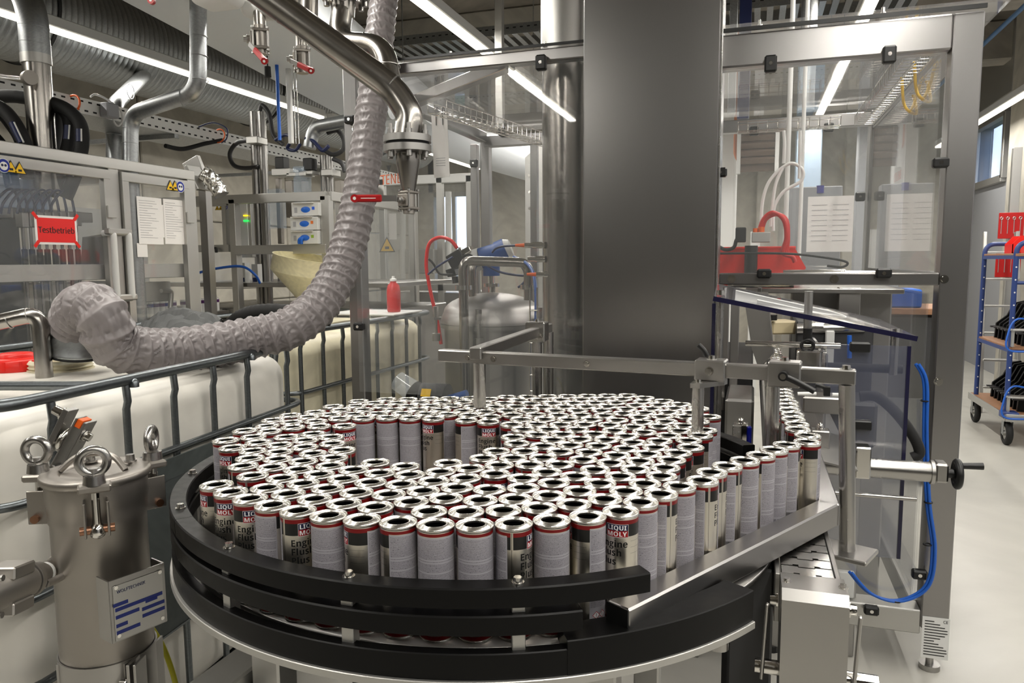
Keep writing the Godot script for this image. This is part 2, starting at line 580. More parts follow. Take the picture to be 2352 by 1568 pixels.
func make_label() -> StandardMaterial3D:
	lab.resize(LW * LH * 3)
	orm.resize(LW * LH * 3)
	var silver := Color(0.90, 0.875, 0.83)
	var redc := Color(0.47, 0.04, 0.055)
	var blk := Color(0.085, 0.085, 0.08)
	rect(-180, 180, 0, LH, silver, 1.0, 0.30)
	rect(-180, 180, 10, 38, redc, 0.25, 0.3)
	rect(-103, 103, 10, 50, redc, 0.25, 0.3)
	rect(-180, 180, 975, 1012, redc, 0.25, 0.3)
	# black band with the seam left of it
	rect(-102, 103, 50, 168, blk, 0.1, 0.32)
	rect(-91, -83, 10, 1012, silver, 1.0, 0.28)
	rect(-88.2, -87.0, 10, 1012, Color(0.25, 0.22, 0.18), 1.0, 0.4)
	# emblem
	rect(-37, 37, 50, 178, Color(0.86, 0.85, 0.85), 0.1, 0.35)
	rect(-36, 36, 54, 113, Color(0.07, 0.09, 0.23), 0.1, 0.35)
	rect(-36, 36, 113, 174, Color(0.58, 0.06, 0.08), 0.1, 0.35)
	print_text("LIQUI", -31, 62, 43, 2.2, Color(0.93, 0.93, 0.93))
	print_text("MOLY", -32, 122, 43, 2.25, Color(0.93, 0.93, 0.93))
	# product name
	print_text("Engine", -60, 205, 64, 1.94, blk, true, 0.1)
	print_text("Flush", -60, 292, 64, 1.94, blk, true, 0.1)
	print_text("Plus", -60, 379, 64, 1.94, blk, true, 0.1)
	for k in 7:
		rect(-60 + k * 9, -54 + k * 9, 720, 724, blk, 0.1, 0.3)
	rect(-60, -59, 720, 860, blk, 0.1, 0.3)
	rect(0, 1, 720, 860, blk, 0.1, 0.3)
	for k in 26:
		rect(-52 + (k * 37) % 44, -50 + (k * 37) % 44 + k % 4, 735 + (k * 53) % 100, 741 + (k * 53) % 100 + (k % 3) * 8, Color(0.2, 0.2, 0.19), 0.3, 0.3)
	for k in 3:
		rect(45, 92, 215 + k * 60, 217 + k * 60, Color(0.5, 0.48, 0.45), 1.0, 0.3)
	# small-print panel
	var pan := Color(0.635, 0.62, 0.65)
	rect(103, 258, 44, 968, pan, 0.0, 0.42)
	var g := RandomNumberGenerator.new()
	g.seed = 5
	var y := 62
	while y < 800:
		if g.randf() < 0.07:
			y += 15
			rect(106, 255, y - 8, y - 6, Color(0.71, 0.70, 0.72), 0, 0.42)
		var d := 107.0
		while d < 253.0:
			var w := g.randf_range(1.0, 4.5)
			var k := g.randf_range(0.36, 0.50)
			if g.randf() < 0.04:
				k = 0.15
			rect(d, minf(d + w, 254.0), y, y + 5, Color(k, k * 0.97, k), 0, 0.42)
			d += w + g.randf_range(0.5, 1.2)
		y += 10
	for dd: float in [126.0, 150.0]:
		var c := Vector2(dx(dd), 880)
		for yy in range(-62, 63):
			for xx in range(-84, 85):
				var r := absi(xx) / 2 + absi(yy)
				if r < 40:
					put(int(c.x) + xx, int(c.y) + yy, Color(0.62, 0.05, 0.07) if r > 32 else Color(0.86, 0.85, 0.86), 0, 0.4)
		rect(dd - 1.0, dd + 1.0, 860, 888, blk, 0, 0.4)
		rect(dd - 1.0, dd + 1.0, 893, 901, blk, 0, 0.4)
	for k in 14:
		rect(168, 200, 830 + k * 9, 834 + k * 9, Color(0.2, 0.2, 0.2), 0, 0.4)
	for k in 24:
		rect(205 + k * 2.0, 206 + k * 2.0 + (k % 3) * 0.3, 830, 940, blk, 0, 0.4)
	var m := StandardMaterial3D.new()
	var im := Image.create_from_data(LW, LH, false, Image.FORMAT_RGB8, lab)
	im.generate_mipmaps()
	m.albedo_texture = ImageTexture.create_from_image(im)
	var om := Image.create_from_data(LW, LH, false, Image.FORMAT_RGB8, orm)
	om.generate_mipmaps()
	var ot := ImageTexture.create_from_image(om)
	m.metallic = 1.0
	m.metallic_texture = ot
	m.metallic_texture_channel = BaseMaterial3D.TEXTURE_CHANNEL_RED
	m.roughness = 1.0
	m.roughness_texture = ot
	m.roughness_texture_channel = BaseMaterial3D.TEXTURE_CHANNEL_GREEN
	return m

const CAN_H := 0.161
const TABLE_Y := 0.979
var can_parts := []
func make_can() -> void:
	var lm := make_label()
	var body := mb().lathe([Vector2(0.02564, 0.003), Vector2(0.02564, CAN_H - 0.0045)], Transform3D.IDENTITY, 40)
	# seamed lid: outer curl, channel, cone up to the open mouth, curl down
	var lid := mb().lathe([Vector2(0.02564, CAN_H - 0.0047), Vector2(0.02652, CAN_H - 0.0042), Vector2(0.02681, CAN_H - 0.0020), Vector2(0.02652, CAN_H - 0.0004), Vector2(0.02593, CAN_H), Vector2(0.02535, CAN_H - 0.0003), Vector2(0.02476, CAN_H - 0.0022), Vector2(0.02398, CAN_H - 0.0034), Vector2(0.02301, CAN_H - 0.0036), Vector2(0.02165, CAN_H - 0.0026), Vector2(0.01911, CAN_H - 0.0008), Vector2(0.01677, CAN_H + 0.0006), Vector2(0.01560, CAN_H + 0.0009), Vector2(0.01482, CAN_H + 0.0004), Vector2(0.01453, CAN_H - 0.0012), Vector2(0.01482, CAN_H - 0.0035)], Transform3D.IDENTITY, 36)
	var inner := mb().lathe([Vector2(0.01482, CAN_H - 0.0034), Vector2(0.02476, CAN_H - 0.008), Vector2(0.02496, 0.006), Vector2(0.0, 0.005)], Transform3D.IDENTITY, 24)
	var foot := mb().lathe([Vector2(0.02145, 0.0015), Vector2(0.02438, 0.0), Vector2(0.02613, 0.0008), Vector2(0.02632, 0.0024), Vector2(0.02564, 0.0036)], Transform3D.IDENTITY, 28)
	can_parts = [["printed_body", body.mesh(), lm], ["lid", lid.mesh(), M.tin], ["inside_lacquer", inner.mesh(), mat(Color(0.10, 0.095, 0.07), 0.35, 0.4)], ["base_seam", foot.mesh(), M.tin]]
func can(p: Vector3, turn: float, label: String, group: String) -> void:
	var o := thing("tin_can", label, "can", p, group)
	for q in can_parts:
		var mi := MeshInstance3D.new()
		mi.name = q[0]
		mi.mesh = q[1]
		mi.material_override = q[2]
		o.add_child(mi, true)
	o.rotation.y = turn

const CANS := [-1002,-1533,-58,0,-1039,-1485,-6,0,-985,-1479,17,0,-1045,-1427,-93,0,-990,-1419,126,0,-942,-1443,-122,0,-1019,-1370,72,0,-957,-1376,179,0,-907,-1401,-71,0,-1038,-1318,-86,0,-983,-1328,131,0,-983,-1273,133,0,-916,-1293,-16,0,-878,-1333,-136,0,-1019,-1233,180,1,-942,-1235,114,0,-888,-1230,-54,0,-861,-1279,-128,0,-830,-1230,-180,0,-965,-1186,-44,1,-910,-1176,3,0,-856,-1183,-159,0,-787,-1192,-31,0,-972,-1689,21,0,-913,-1733,-124,0,-859,-1749,14,0,-808,-1773,-6,0,-919,-1678,-150,0,-862,-1695,-44,0,-809,-1718,-131,0,-757,-1738,142,0,-998,-1609,163,0,-944,-1629,-12,0,-878,-1643,63,0,-817,-1665,-19,0,-763,-1684,108,0,-955,-1573,-54,0,-903,-1593,-177,0,-833,-1613,27,0,-774,-1631,-82,0,-719,-1643,-85,0,-950,-1519,75,0,-898,-1539,-130,0,-847,-1561,-35,0,-791,-1579,60,0,-736,-1591,37,0,-906,-1486,-107,0,-855,-1506,182,0,-804,-1527,178,0,-751,-1539,170,0,-696,-1547,-37,0,-855,-1421,28,0,-825,-1319,7,0,-793,-1271,-4,0,-747,-1230,126,1,-758,-1792,-29,0,-708,-1812,-66,0,-619,-1852,42,0,-566,-1870,-158,0,-516,-1891,10,0,-705,-1756,10,0,-654,-1811,151,0,-573,-1816,99,0,-521,-1837,-124,0,-651,-1757,18,0,-598,-1769,51,0,-530,-1783,57,0,-478,-1801,19,0,-712,-1702,1,0,-657,-1703,60,0,-604,-1714,-95,0,-554,-1735,155,0,-489,-1748,112,0,-661,-1649,-121,0,-560,-1681,-73,0,-509,-1698,-129,0,-607,-1654,84,0,-683,-1600,180,0,-629,-1604,-15,0,-532,-1636,148,0,-480,-1652,70,0,-575,-1603,-126,0,-616,-1552,-131,0,-497,-1593,172,0,-446,-1610,-22,0,-562,-1551,3,0,-501,-1538,-126,0,-450,-1556,-105,0,-463,-1498,84,0,-412,-1514,-149,0,-421,-1461,116,0,-462,-1426,-102,0,-377,-1426,-171,0,-439,-1377,-55,0,-383,-1372,-127,0,-458,-1308,16,0,-406,-1323,-66,0,-465,-1908,7,0,-414,-1926,-49,0,-363,-1944,80,0,-312,-1962,-126,0,-263,-1940,-140,0,-210,-1909,72,0,-470,-1854,44,0,-418,-1872,-113,0,-367,-1890,1,0,-315,-1907,-30,0,-260,-1886,56,0,-215,-1855,54,0,-427,-1819,93,0,-375,-1836,-153,0,-323,-1853,173,0,-270,-1833,136,0,-438,-1766,-9,0,-386,-1783,-94,0,-335,-1800,-53,0,-285,-1781,-165,0,-226,-1802,-39,0,-448,-1713,-180,0,-396,-1730,-61,0,-340,-1745,-54,0,-284,-1727,50,0,-235,-1748,-101,0,-182,-1769,135,0,-427,-1663,128,0,-376,-1680,-128,0,-322,-1688,35,0,-241,-1694,-83,0,-191,-1716,-6,0,-393,-1620,-131,0,-342,-1638,72,0,-285,-1648,111,0,-227,-1642,141,0,-177,-1664,-94,0,-397,-1567,150,0,-346,-1584,-32,0,-293,-1594,28,0,-239,-1589,-173,0,-184,-1609,-1,0,-351,-1530,-170,0,-273,-1543,-139,0,-209,-1544,-37,0,-370,-1479,117,0,-306,-1500,79,0,-240,-1500,-106,0,-157,-1529,-82,0,-326,-1447,-29,0,-273,-1457,178,0,-170,-1476,-173,0,-218,-1450,-128,0,-333,-1393,-24,0,-279,-1403,-65,0,-170,-1422,-148,0,-224,-1396,101,0,-340,-1339,113,0,-287,-1350,-175,0,-164,-1876,150,0,-172,-1822,-151,0,-130,-1781,-144,0,-139,-1728,-178,0,-118,-1834,28,0,-87,-1745,-120,0,-109,-1682,47,0,-133,-1633,-158,0,-139,-1580,104,0,-89,-1601,-70,0,-95,-1548,-60,0,-114,-1497,69,0,-106,-1443,-25,0,-125,-1393,116,0,-132,-1339,114,0,-137,-1285,-53,0,-137,-1231,155,0,-881,-1129,38,0,-827,-1138,138,0,-773,-1139,-45,0,-732,-1176,103,0,-858,-1080,37,0,-804,-1089,-103,0,-750,-1090,125,0,-709,-1127,-176,0,-656,-1116,79,0,-803,-1034,62,0,-746,-1036,-154,0,-698,-1074,-59,0,-645,-1063,60,0,-694,-1020,-123,0,-827,-973,-73,1,-779,-948,-20,1,-737,-983,-99,0,-641,-1009,-2,0,-685,-966,-37,0,-586,-1004,27,0,-728,-929,10,1,-631,-956,75,0,-577,-951,-145,0,-676,-913,112,1,-624,-902,34,1,-570,-897,180,1,-642,-1169,-152,0,-579,-1161,152,0,-514,-1203,-90,0,-465,-1254,129,0,-412,-1270,78,0,-602,-1111,-157,0,-548,-1116,155,0,-505,-1148,53,0,-464,-1183,97,0,-421,-1216,-62,0,-591,-1058,-143,0,-537,-1063,38,0,-494,-1095,21,0,-450,-1126,-69,0,-410,-1163,37,0,-532,-1009,66,0,-488,-1041,84,0,-443,-1073,-136,0,-390,-1079,105,0,-483,-987,129,0,-439,-1018,55,0,-385,-1024,-32,0,-523,-950,-64,0,-439,-955,-126,0,-387,-970,141,0,-516,-897,-88,1,-462,-902,-134,1,-408,-908,180,1,-356,-923,-168,1,-233,-1343,-85,0,-178,-1369,-32,0,-360,-1288,-132,0,-286,-1296,-161,0,-233,-1289,116,0,-185,-1315,154,0,-370,-1235,54,0,-319,-1252,153,0,-252,-1238,72,0,-185,-1261,53,0,-328,-1199,-3,0,-275,-1189,-143,0,-203,-1210,-48,0,-357,-1153,-161,0,-301,-1142,5,0,-228,-1162,-150,0,-158,-1181,2,0,-341,-1102,2,0,-251,-1113,-53,0,-181,-1132,105,0,-127,-1134,124,1,-291,-1076,28,0,-205,-1084,113,0,-151,-1085,180,1,-336,-1046,105,0,-245,-1047,-178,0,-337,-991,104,0,-290,-1017,43,0,-173,-1036,-11,1,-214,-1001,-96,1,-259,-971,178,1,-306,-944,81,1,112,-1551,-52,1,72,-1515,160,1,47,-1467,178,1,23,-1419,-98,1,-5,-1372,175,1,-34,-1326,139,1,-58,-1278,132,1,-70,-1225,113,1,-103,-1182,178,1]
const LINE := [116,-1610,100,-1663,101,-1717,96,-1770,97,-1824,92,-1877,91,-1931,93,-1984,87,-2038,87,-2091,88,-2145,87,-2198,86,-2252,87,-2305,87,-2359,88,-2412,88,-2466,88,-2520,88,-2573,88,-2627,88,-2681,88,-2735,88,-2788,88,-2842,88,-2896,88,-2949,88,-3003,88,-3057,88,-3110,88,-3164]

# height of the point of the vertical line through p that shows in image row py
func vy(p: Vector3, py: float) -> float:
	var ci := CB.inverse()
	var c0 := ci * (Vector3(p.x, 0, p.z) - CO)
	var cu := ci * Vector3.UP
	var k := (784.0 - py) / FOC
	return -(c0.y + k * c0.z) / (cu.y + k * cu.z)
func at_y(p: Vector3, y: float) -> Vector3:
	return Vector3(p.x, y, p.z)

func _ready() -> void:
	rng.seed = 17
	CB = Basis.from_euler(Vector3(deg_to_rad(-6.2), deg_to_rad(18.0), deg_to_rad(-0.4)))
	var cam := Camera3D.new()
	cam.name = "camera"
	cam.fov = rad_to_deg(2.0 * atan(784.0 / FOC))
	cam.near = 0.05
	cam.far = 200.0
	cam.transform = Transform3D(CB, CO)
	add_child(cam)
	cam.current = true
	var env := Environment.new()
	env.background_mode = Environment.BG_SKY
	var sm := ProceduralSkyMaterial.new()
	sm.sky_top_color = Color(0.45, 0.62, 0.86)
	sm.sky_horizon_color = Color(0.86, 0.90, 0.95)
	sm.ground_horizon_color = Color(0.70, 0.72, 0.70)
	sm.ground_bottom_color = Color(0.35, 0.36, 0.33)
	sm.sky_energy_multiplier = 1.6
	sm.ground_energy_multiplier = 1.0
	var sky := Sky.new()
	sky.sky_material = sm
	env.sky = sky
	env.ambient_light_source = Environment.AMBIENT_SOURCE_SKY
	env.tonemap_mode = Environment.TONE_MAPPER_LINEAR
	env.tonemap_exposure = 1.0
	env.sdfgi_enabled = true
	env.ssao_enabled = true
	env.ssil_enabled = true
	var we := WorldEnvironment.new()
	we.name = "environment"
	we.environment = env
	add_child(we)
	make_materials()
	build_lights()
	build_shell()
	build_table()
	build_cans()
	build_guide_frame()
	build_conveyor()
	build_guard()
	build_machine()
	build_containers()
	build_filter()
	build_hose()
	build_pipes()
	build_overhead()
	build_left_line()
	build_back_line()
	build_vessel()
	build_right()
	build_cart()

# ---- lamps ----------------------------------------------------------------------------------
const LAMP_E := 6.2
func build_lights() -> void:
	var rows := [[-4.33, "beside the big spiral duct"], [-1.88, "above the filling machine"], [0.62, "above the conveyor"], [2.35, "above the aisle with the blue trolley"]]
	var spans := [[2.2, -2.3], [-2.4, -6.95], [-7.1, -11.6]]
	var where := ["near end", "middle", "far end"]
	for r in rows:
		for k in 3:
			var x: float = r[0]
			var z0: float = spans[k][0]
			var z1: float = spans[k][1]
			var zc := (z0 + z1) * 0.5
			var o := thing("strip_light", "slim LED strip light %s, %s" % [r[1], where[k]], "lamp", Vector3(x, 3.0, zc), "LED strip lights under the ceiling")
			part(o, "housing", mb().box(Vector3(x, 3.045, zc), Vector3(0.085, 0.07, z0 - z1), Basis.IDENTITY, 0.006), M.whitep)
			part(o, "diffuser", mb().box(Vector3(x, 3.0, zc), Vector3(0.07, 0.022, z0 - z1 - 0.02), Basis.IDENTITY, 0.004), M.lamp)
			for e in [z0 - 0.5, z1 + 0.5]:
				part(o, "hanger", mb().cyl(Vector3(x, 3.08, e), Vector3(x, 4.4, e), 0.004, 6), M.galv)
			var l := AreaLight3D.new()
			l.name = "strip_light_glow"
			l.area_size = Vector2(0.07, z0 - z1 - 0.02)
			l.light_color = Color(1.0, 0.985, 0.955)
			l.light_energy = LAMP_E
			l.area_range = 30.0
			l.area_attenuation = 2.0
			l.shadow_enabled = true
			o.add_child(l)
			l.position = Vector3(0, -0.0125, 0)
			l.rotation_degrees = Vector3(-90, 0, 0)

# ---- hall -----------------------------------------------------------------------------------
const XL := -6.3
const XR := 3.0
const ZB := -13.0
const ZF := 9.1
const CEIL := 4.4
func build_shell() -> void:
	struct("floor", mb().box(Vector3((XL + XR) / 2, -0.1, (ZB + ZF) / 2), Vector3(XR - XL + 0.4, 0.2, ZF - ZB + 0.4)), M.floor)
	var ce := struct("ceiling", mb().box(Vector3((XL + XR) / 2, CEIL + 0.1, (ZB + ZF) / 2), Vector3(XR - XL + 0.4, 0.2, ZF - ZB + 0.4)), M.ceiling)
	for z: float in [1.0, -1.4, -3.8, -6.2, -8.6, -11.0]:
		part(ce, "ceiling_beam", mb().box(Vector3((XL + XR) / 2, CEIL - 0.24, z), Vector3(XR - XL, 0.48, 0.34), Basis.IDENTITY, 0.02), M.concrete)
	# left wall of precast panels with recessed joints
	var wl := struct("wall_left", mb().box(Vector3(XL - 0.15, CEIL / 2, (ZB + ZF) / 2), Vector3(0.2, CEIL, ZF - ZB + 0.4)), M.alu_dk)
	var zz := ZF
	while zz > ZB + 0.01:
		var y := 0.0
		while y < CEIL - 0.01:
			part(wl, "wall_panel", mb().box(Vector3(XL - 0.03, y + 0.5, zz - 1.3), Vector3(0.08, 0.985, 2.585), Basis.IDENTITY, 0.012), M.concrete)
			y += 1.1 if y > 3 else 1.0
		zz -= 2.6
	struct("wall_front", mb().box(Vector3((XL + XR) / 2, CEIL / 2, ZF + 0.1), Vector3(XR - XL + 0.4, CEIL, 0.2)), M.concrete)
	# right wall, with a high window
	var w0 := pX(2318, 300, XR)
	var w1 := pX(2246, 300, XR)
	var ws := vy(w0, 408)
	var wt := vy(w0, 255)
	var za := w0.z
	var zb := w1.z
	var wr := struct("wall_right", mb().box(Vector3(XR + 0.1, CEIL / 2, (ZF + za) / 2 + 0.1), Vector3(0.2, CEIL, ZF - za + 0.2)).box(Vector3(XR + 0.1, ws / 2, (za + zb) / 2), Vector3(0.2, ws, za - zb)).box(Vector3(XR + 0.1, (wt + CEIL) / 2, (za + zb) / 2), Vector3(0.2, CEIL - wt, za - zb)).box(Vector3(XR + 0.1, CEIL / 2, (zb + ZB) / 2 - 0.1), Vector3(0.2, CEIL, zb - ZB + 0.2)), M.greywall)
	var wn := struct("window_1", mb().box(Vector3(XR + 0.1, (ws + wt) / 2, (za + zb) / 2), Vector3(0.012, wt - ws, za - zb)), M.pane)
	for e in [[Vector3(XR - 0.02, ws, za), Vector3(XR - 0.02, ws, zb)], [Vector3(XR - 0.02, wt, za), Vector3(XR - 0.02, wt, zb)], [Vector3(XR - 0.02, ws, za), Vector3(XR - 0.02, wt, za)], [Vector3(XR - 0.02, ws, zb), Vector3(XR - 0.02, wt, zb)]]:
		part(wn, "window_frame", mb().bar(e[0], e[1], 0.09, 0.09, 0.005), M.alu_dk)
	part(wr, "lintel_panel", mb().box(Vector3(XR - 0.03, (wt + CEIL) / 2 + 0.1, (za + zb) / 2 - 0.2), Vector3(0.05, CEIL - wt - 0.2, za - zb + 0.8), Basis.IDENTITY, 0.01), M.alu_dk)
	var pil := pX(2312, 400, XR - 0.3)
	struct("trim_1", mb().box(Vector3(XR - 0.15, CEIL / 2, pil.z + 0.3), Vector3(0.3, CEIL, 0.6), Basis.IDENTITY, 0.015), M.concrete)
	# back wall with a glazed door
	var b0 := pZ(985, 500, ZB).x
	var b1 := pZ(1096, 500, ZB).x
	var bt := vy(pZ(1040, 500, ZB), 440)
	var bw := struct("wall_back", mb().box(Vector3((XL + b0) / 2, CEIL / 2, ZB - 0.1), Vector3(b0 - XL + 0.2, CEIL, 0.2)).box(Vector3((b1 + XR) / 2, CEIL / 2, ZB - 0.1), Vector3(XR - b1 + 0.2, CEIL, 0.2)).box(Vector3((b0 + b1) / 2, (bt + CEIL) / 2, ZB - 0.1), Vector3(b1 - b0, CEIL - bt, 0.2)), M.concrete)
	for x: float in [-4.8, 0.2, 1.5]:
		part(bw, "pilaster", mb().box(Vector3(x, CEIL / 2, ZB + 0.1), Vector3(0.35, CEIL, 0.2), Basis.IDENTITY, 0.015), M.concrete)
	var dr := struct("door_1", mb().box(Vector3((b0 + b1) / 2, bt / 2, ZB - 0.1), Vector3(b1 - b0, bt, 0.014)), M.pane)
	for x: float in [b0 + 0.03, (b0 + b1) / 2, b1 - 0.03]:
		part(dr, "door_frame", mb().bar(Vector3(x, 0, ZB - 0.08), Vector3(x, bt, ZB - 0.08), 0.08, 0.07, 0.004), M.alu_dk)
	for y: float in [0.05, 1.1, bt - 0.04]:
		part(dr, "door_rail", mb().bar(Vector3(b0, y, ZB - 0.08), Vector3(b1, y, ZB - 0.08), 0.07, 0.09, 0.004), M.alu_dk)
	# garden outside
	one("lawn", "mown grass strip outside the hall windows", "lawn", mb().box(Vector3(-2, -0.25, ZB - 12.3), Vector3(50, 0.2, 24)).box(Vector3(XR + 9.3, -0.25, -6), Vector3(18, 0.2, 20)), mat(Color(0.24, 0.36, 0.14), 0.9))
	var tc := Vector3(XR + 7.0, 0, zb - 5.0)
	var tr := thing("garden_tree", "leafy green tree seen through the high window", "tree", tc)
	part(tr, "trunk", mb().cyl(tc, tc + Vector3(0, 2.6, 0), 0.14, 10, 0.09), mat(Color(0.25, 0.2, 0.15), 0.9))
	var cr := mb()
	for k in 1500:
		var d := Vector3(rng.randfn(), rng.randfn(), rng.randfn()).normalized() * pow(rng.randf(), 0.4)
		var p := tc + Vector3(0, 3.0, 0) + d * Vector3(2.0, 1.15, 2.0)
		var b := Basis.from_euler(Vector3(rng.randf() * TAU, rng.randf() * TAU, 0))
		cr.quad(p + b * Vector3(-0.16, 0, 0), p + b * Vector3(0, -0.09, 0), p + b * Vector3(0.16, 0, 0), p + b * Vector3(0, 0.09, 0), b.z)
	var lf := mat(Color(0.28, 0.42, 0.20), 0.7)
	lf.backlight_enabled = true
	lf.backlight = Color(0.2, 0.3, 0.1)
	var crown := part(tr, "crown", cr, lf)
	crown.set_meta("kind", "stuff")

# ---- rotary table ---------------------------------------------------------------------------
var TC := Vector3(-0.5207, 0, -1.4404)
const TR := 0.6165
func tang(px: float, py: float, y: float) -> float:
	var p := pY(px, py, y) - TC
	return atan2(p.z, p.x)
func build_table() -> void:
	var o := thing("rotary_table", "round black rotary accumulation table packed with open tin cans", "turntable", at_y(TC, 0))
	part(o, "disc", mb().lathe([Vector2(0, TABLE_Y - 0.012), Vector2(0.572, TABLE_Y - 0.012), Vector2(0.576, TABLE_Y - 0.008), Vector2(0.576, TABLE_Y - 0.002), Vector2(0.574, TABLE_Y), Vector2(0, TABLE_Y)], Transform3D(Basis.IDENTITY, at_y(TC, 0)), 96), M.steel)
	# angles run from the right front end clockwise (seen from above) over the left to the rear right
	var e_up := tang(1493, 1314, 1.08)
	var e_mid := tang(1338, 1400, 1.0424)
	var e_low := tang(1303, 1490, 0.991)
	var rear := tang(1735, 1020, 1.08)
	if rear > 0.0:
		rear -= TAU
	var back := rear + TAU
	var split := tang(400, 1193, 1.08)
	part(o, "upper_rail", mb().arc(at_y(TC, 0), TR - 0.030, TR, 1.053, 1.08, e_up, split - 0.002, 80, 0.002), M.black)
	part(o, "upper_rail", mb().arc(at_y(TC, 0), TR - 0.030, TR, 1.053, 1.0795, split + 0.002, back, 110, 0.002), M.black)
	part(o, "middle_rail", mb().arc(at_y(TC, 0), TR - 0.030, TR, 1.0155, 1.0424, e_mid, back, 160, 0.002), M.black)
	part(o, "skirt", mb().arc(at_y(TC, 0), TR - 0.018, TR, 0.955, 0.991, e_low, TAU * 0.999 - 0.12, 160, 0.0015), M.black)
	var e_r := tang(1727, 1352, 1.004)
	part(o, "raised_skirt", mb().arc(at_y(TC, 0), TR - 0.05, TR + 0.001, 0.955, 1.003, e_r, e_low, 60, 0.0015), M.black)
	part(o, "base_plate", mb().arc(at_y(TC, 0), 0.02, TR + 0.005, 0.944, 0.9548, e_r, TAU - 0.5, 150, 0.001), M.alu)
	part(o, "transfer_plate", mb().box(Vector3(0.012, 0.76, -1.345), Vector3(0.075, 0.40, 0.05), Basis.IDENTITY, 0.004), M.inner)
	for q in [[432, 1085], [404, 1165], [516, 1257], [798, 1322], [1190, 1336]]:
		var a := tang(q[0], q[1], 1.082)
		var p := at_y(TC, 0) + Vector3(cos(a), 0, sin(a)) * (TR - 0.017)
		var rot := Basis(Vector3.UP, -a)
		part(o, "rail_bolt", mb().hexbolt(at_y(p, 1.0795), Vector3.UP, 0.0065, 0.008), M.chrome)
		part(o, "spacer", mb().box(at_y(p, 1.0475), Vector3(0.018, 0.011, 0.018), rot, 0.001), M.alu)
		part(o, "spacer", mb().box(at_y(p, 0.985), Vector3(0.018, 0.061, 0.018), rot, 0.001), M.alu)
	part(o, "hub", mb().cyl(at_y(TC, 0.5), at_y(TC, 0.944), 0.11, 28), M.steel_dk)
	part(o, "gear_motor", mb().box(at_y(TC, 0.56), Vector3(0.44, 0.5, 0.44), Basis.IDENTITY, 0.01), M.blackp)
	for q in [[-0.32, 0.32], [0.30, 0.30], [-0.32, -0.3], [0.3, -0.3]]:
		var b := at_y(TC, 0) + Vector3(q[0], 0, q[1])
		var leg := part(o, "leg", mb().box(b + Vector3(0, 0.48, 0), Vector3(0.06, 0.9, 0.06), Basis.IDENTITY, 0.004), M.alu_dk)
		part(leg, "foot", mb().cyl(b, b + Vector3(0, 0.03, 0), 0.035, 16), M.blackp)
	for y: float in [0.905, 0.30]:
		for s: float in [-1.0, 1.0]:
			part(o, "cross_beam", mb().box(TC + Vector3(0, y, 0.31 * s), Vector3(0.7, 0.06, 0.06), Basis.IDENTITY, 0.004), M.alu)
			part(o, "cross_beam", mb().box(TC + Vector3(0.31 * s, y, 0), Vector3(0.06, 0.06, 0.7), Basis.IDENTITY, 0.004), M.alu)
	# long profile beam running away under the table, with a slot
	var a1 := pY(520, 1556, 0.70)
	var a2 := a1 + Vector3(0.05, 0, -0.95)
	var bm := part(o, "profile_beam", mb().bar(a1 + Vector3(0.03, 0, 0.12), a2, 0.08, 0.08, 0.004), M.alu)
	part(bm, "slot", mb().bar(a1 + Vector3(0.0725, 0, 0.12), a2 + Vector3(0.0425, 0, 0), 0.004, 0.014), M.rubber)
	# adjusting stop below the rim and the cable leaving it
	var st := pY(1650, 1470, 0.90)
	part(o, "stop_pin", mb().cyl(st + Vector3(0, 0.045, 0), st + Vector3(0, -0.012, 0), 0.016, 18), M.steel_lt)

func build_cans() -> void:
	make_can()
	var n := CANS.size() / 4
	for i in n:
		var p := Vector3(CANS[i * 4] * 0.001, TABLE_Y, CANS[i * 4 + 1] * 0.001)
		var w := atan2(-p.x, -p.z) - PI + deg_to_rad(CANS[i * 4 + 2])
		var d: int = posmod(CANS[i * 4 + 2] + 180, 360) - 180
		if CANS[i * 4 + 3] == 1:
			if absi(d) < 45:
				can(p, w, "open tin can in the outer front row turned to show its emblem", "front row cans with the emblem outward")
			elif absi(d) < 130:
				can(p, w, "open tin can in the outer front row showing bare silver and seam", "front row cans half turned")
			else:
				can(p, w, "open tin can in the outer front row showing its small-print panel", "front row cans with small print outward")
		else:
			can(p, w, "open silver tin can with red band packed among others on rotary table", "cans packed on the rotary table")
	for i in LINE.size() / 2:
		var p := Vector3(LINE[i * 2] * 0.001, TABLE_Y, LINE[i * 2 + 1] * 0.001)
		can(p, rng.randf() * TAU, "open tin can queuing in single file on the conveyor", "cans in line on the conveyor")

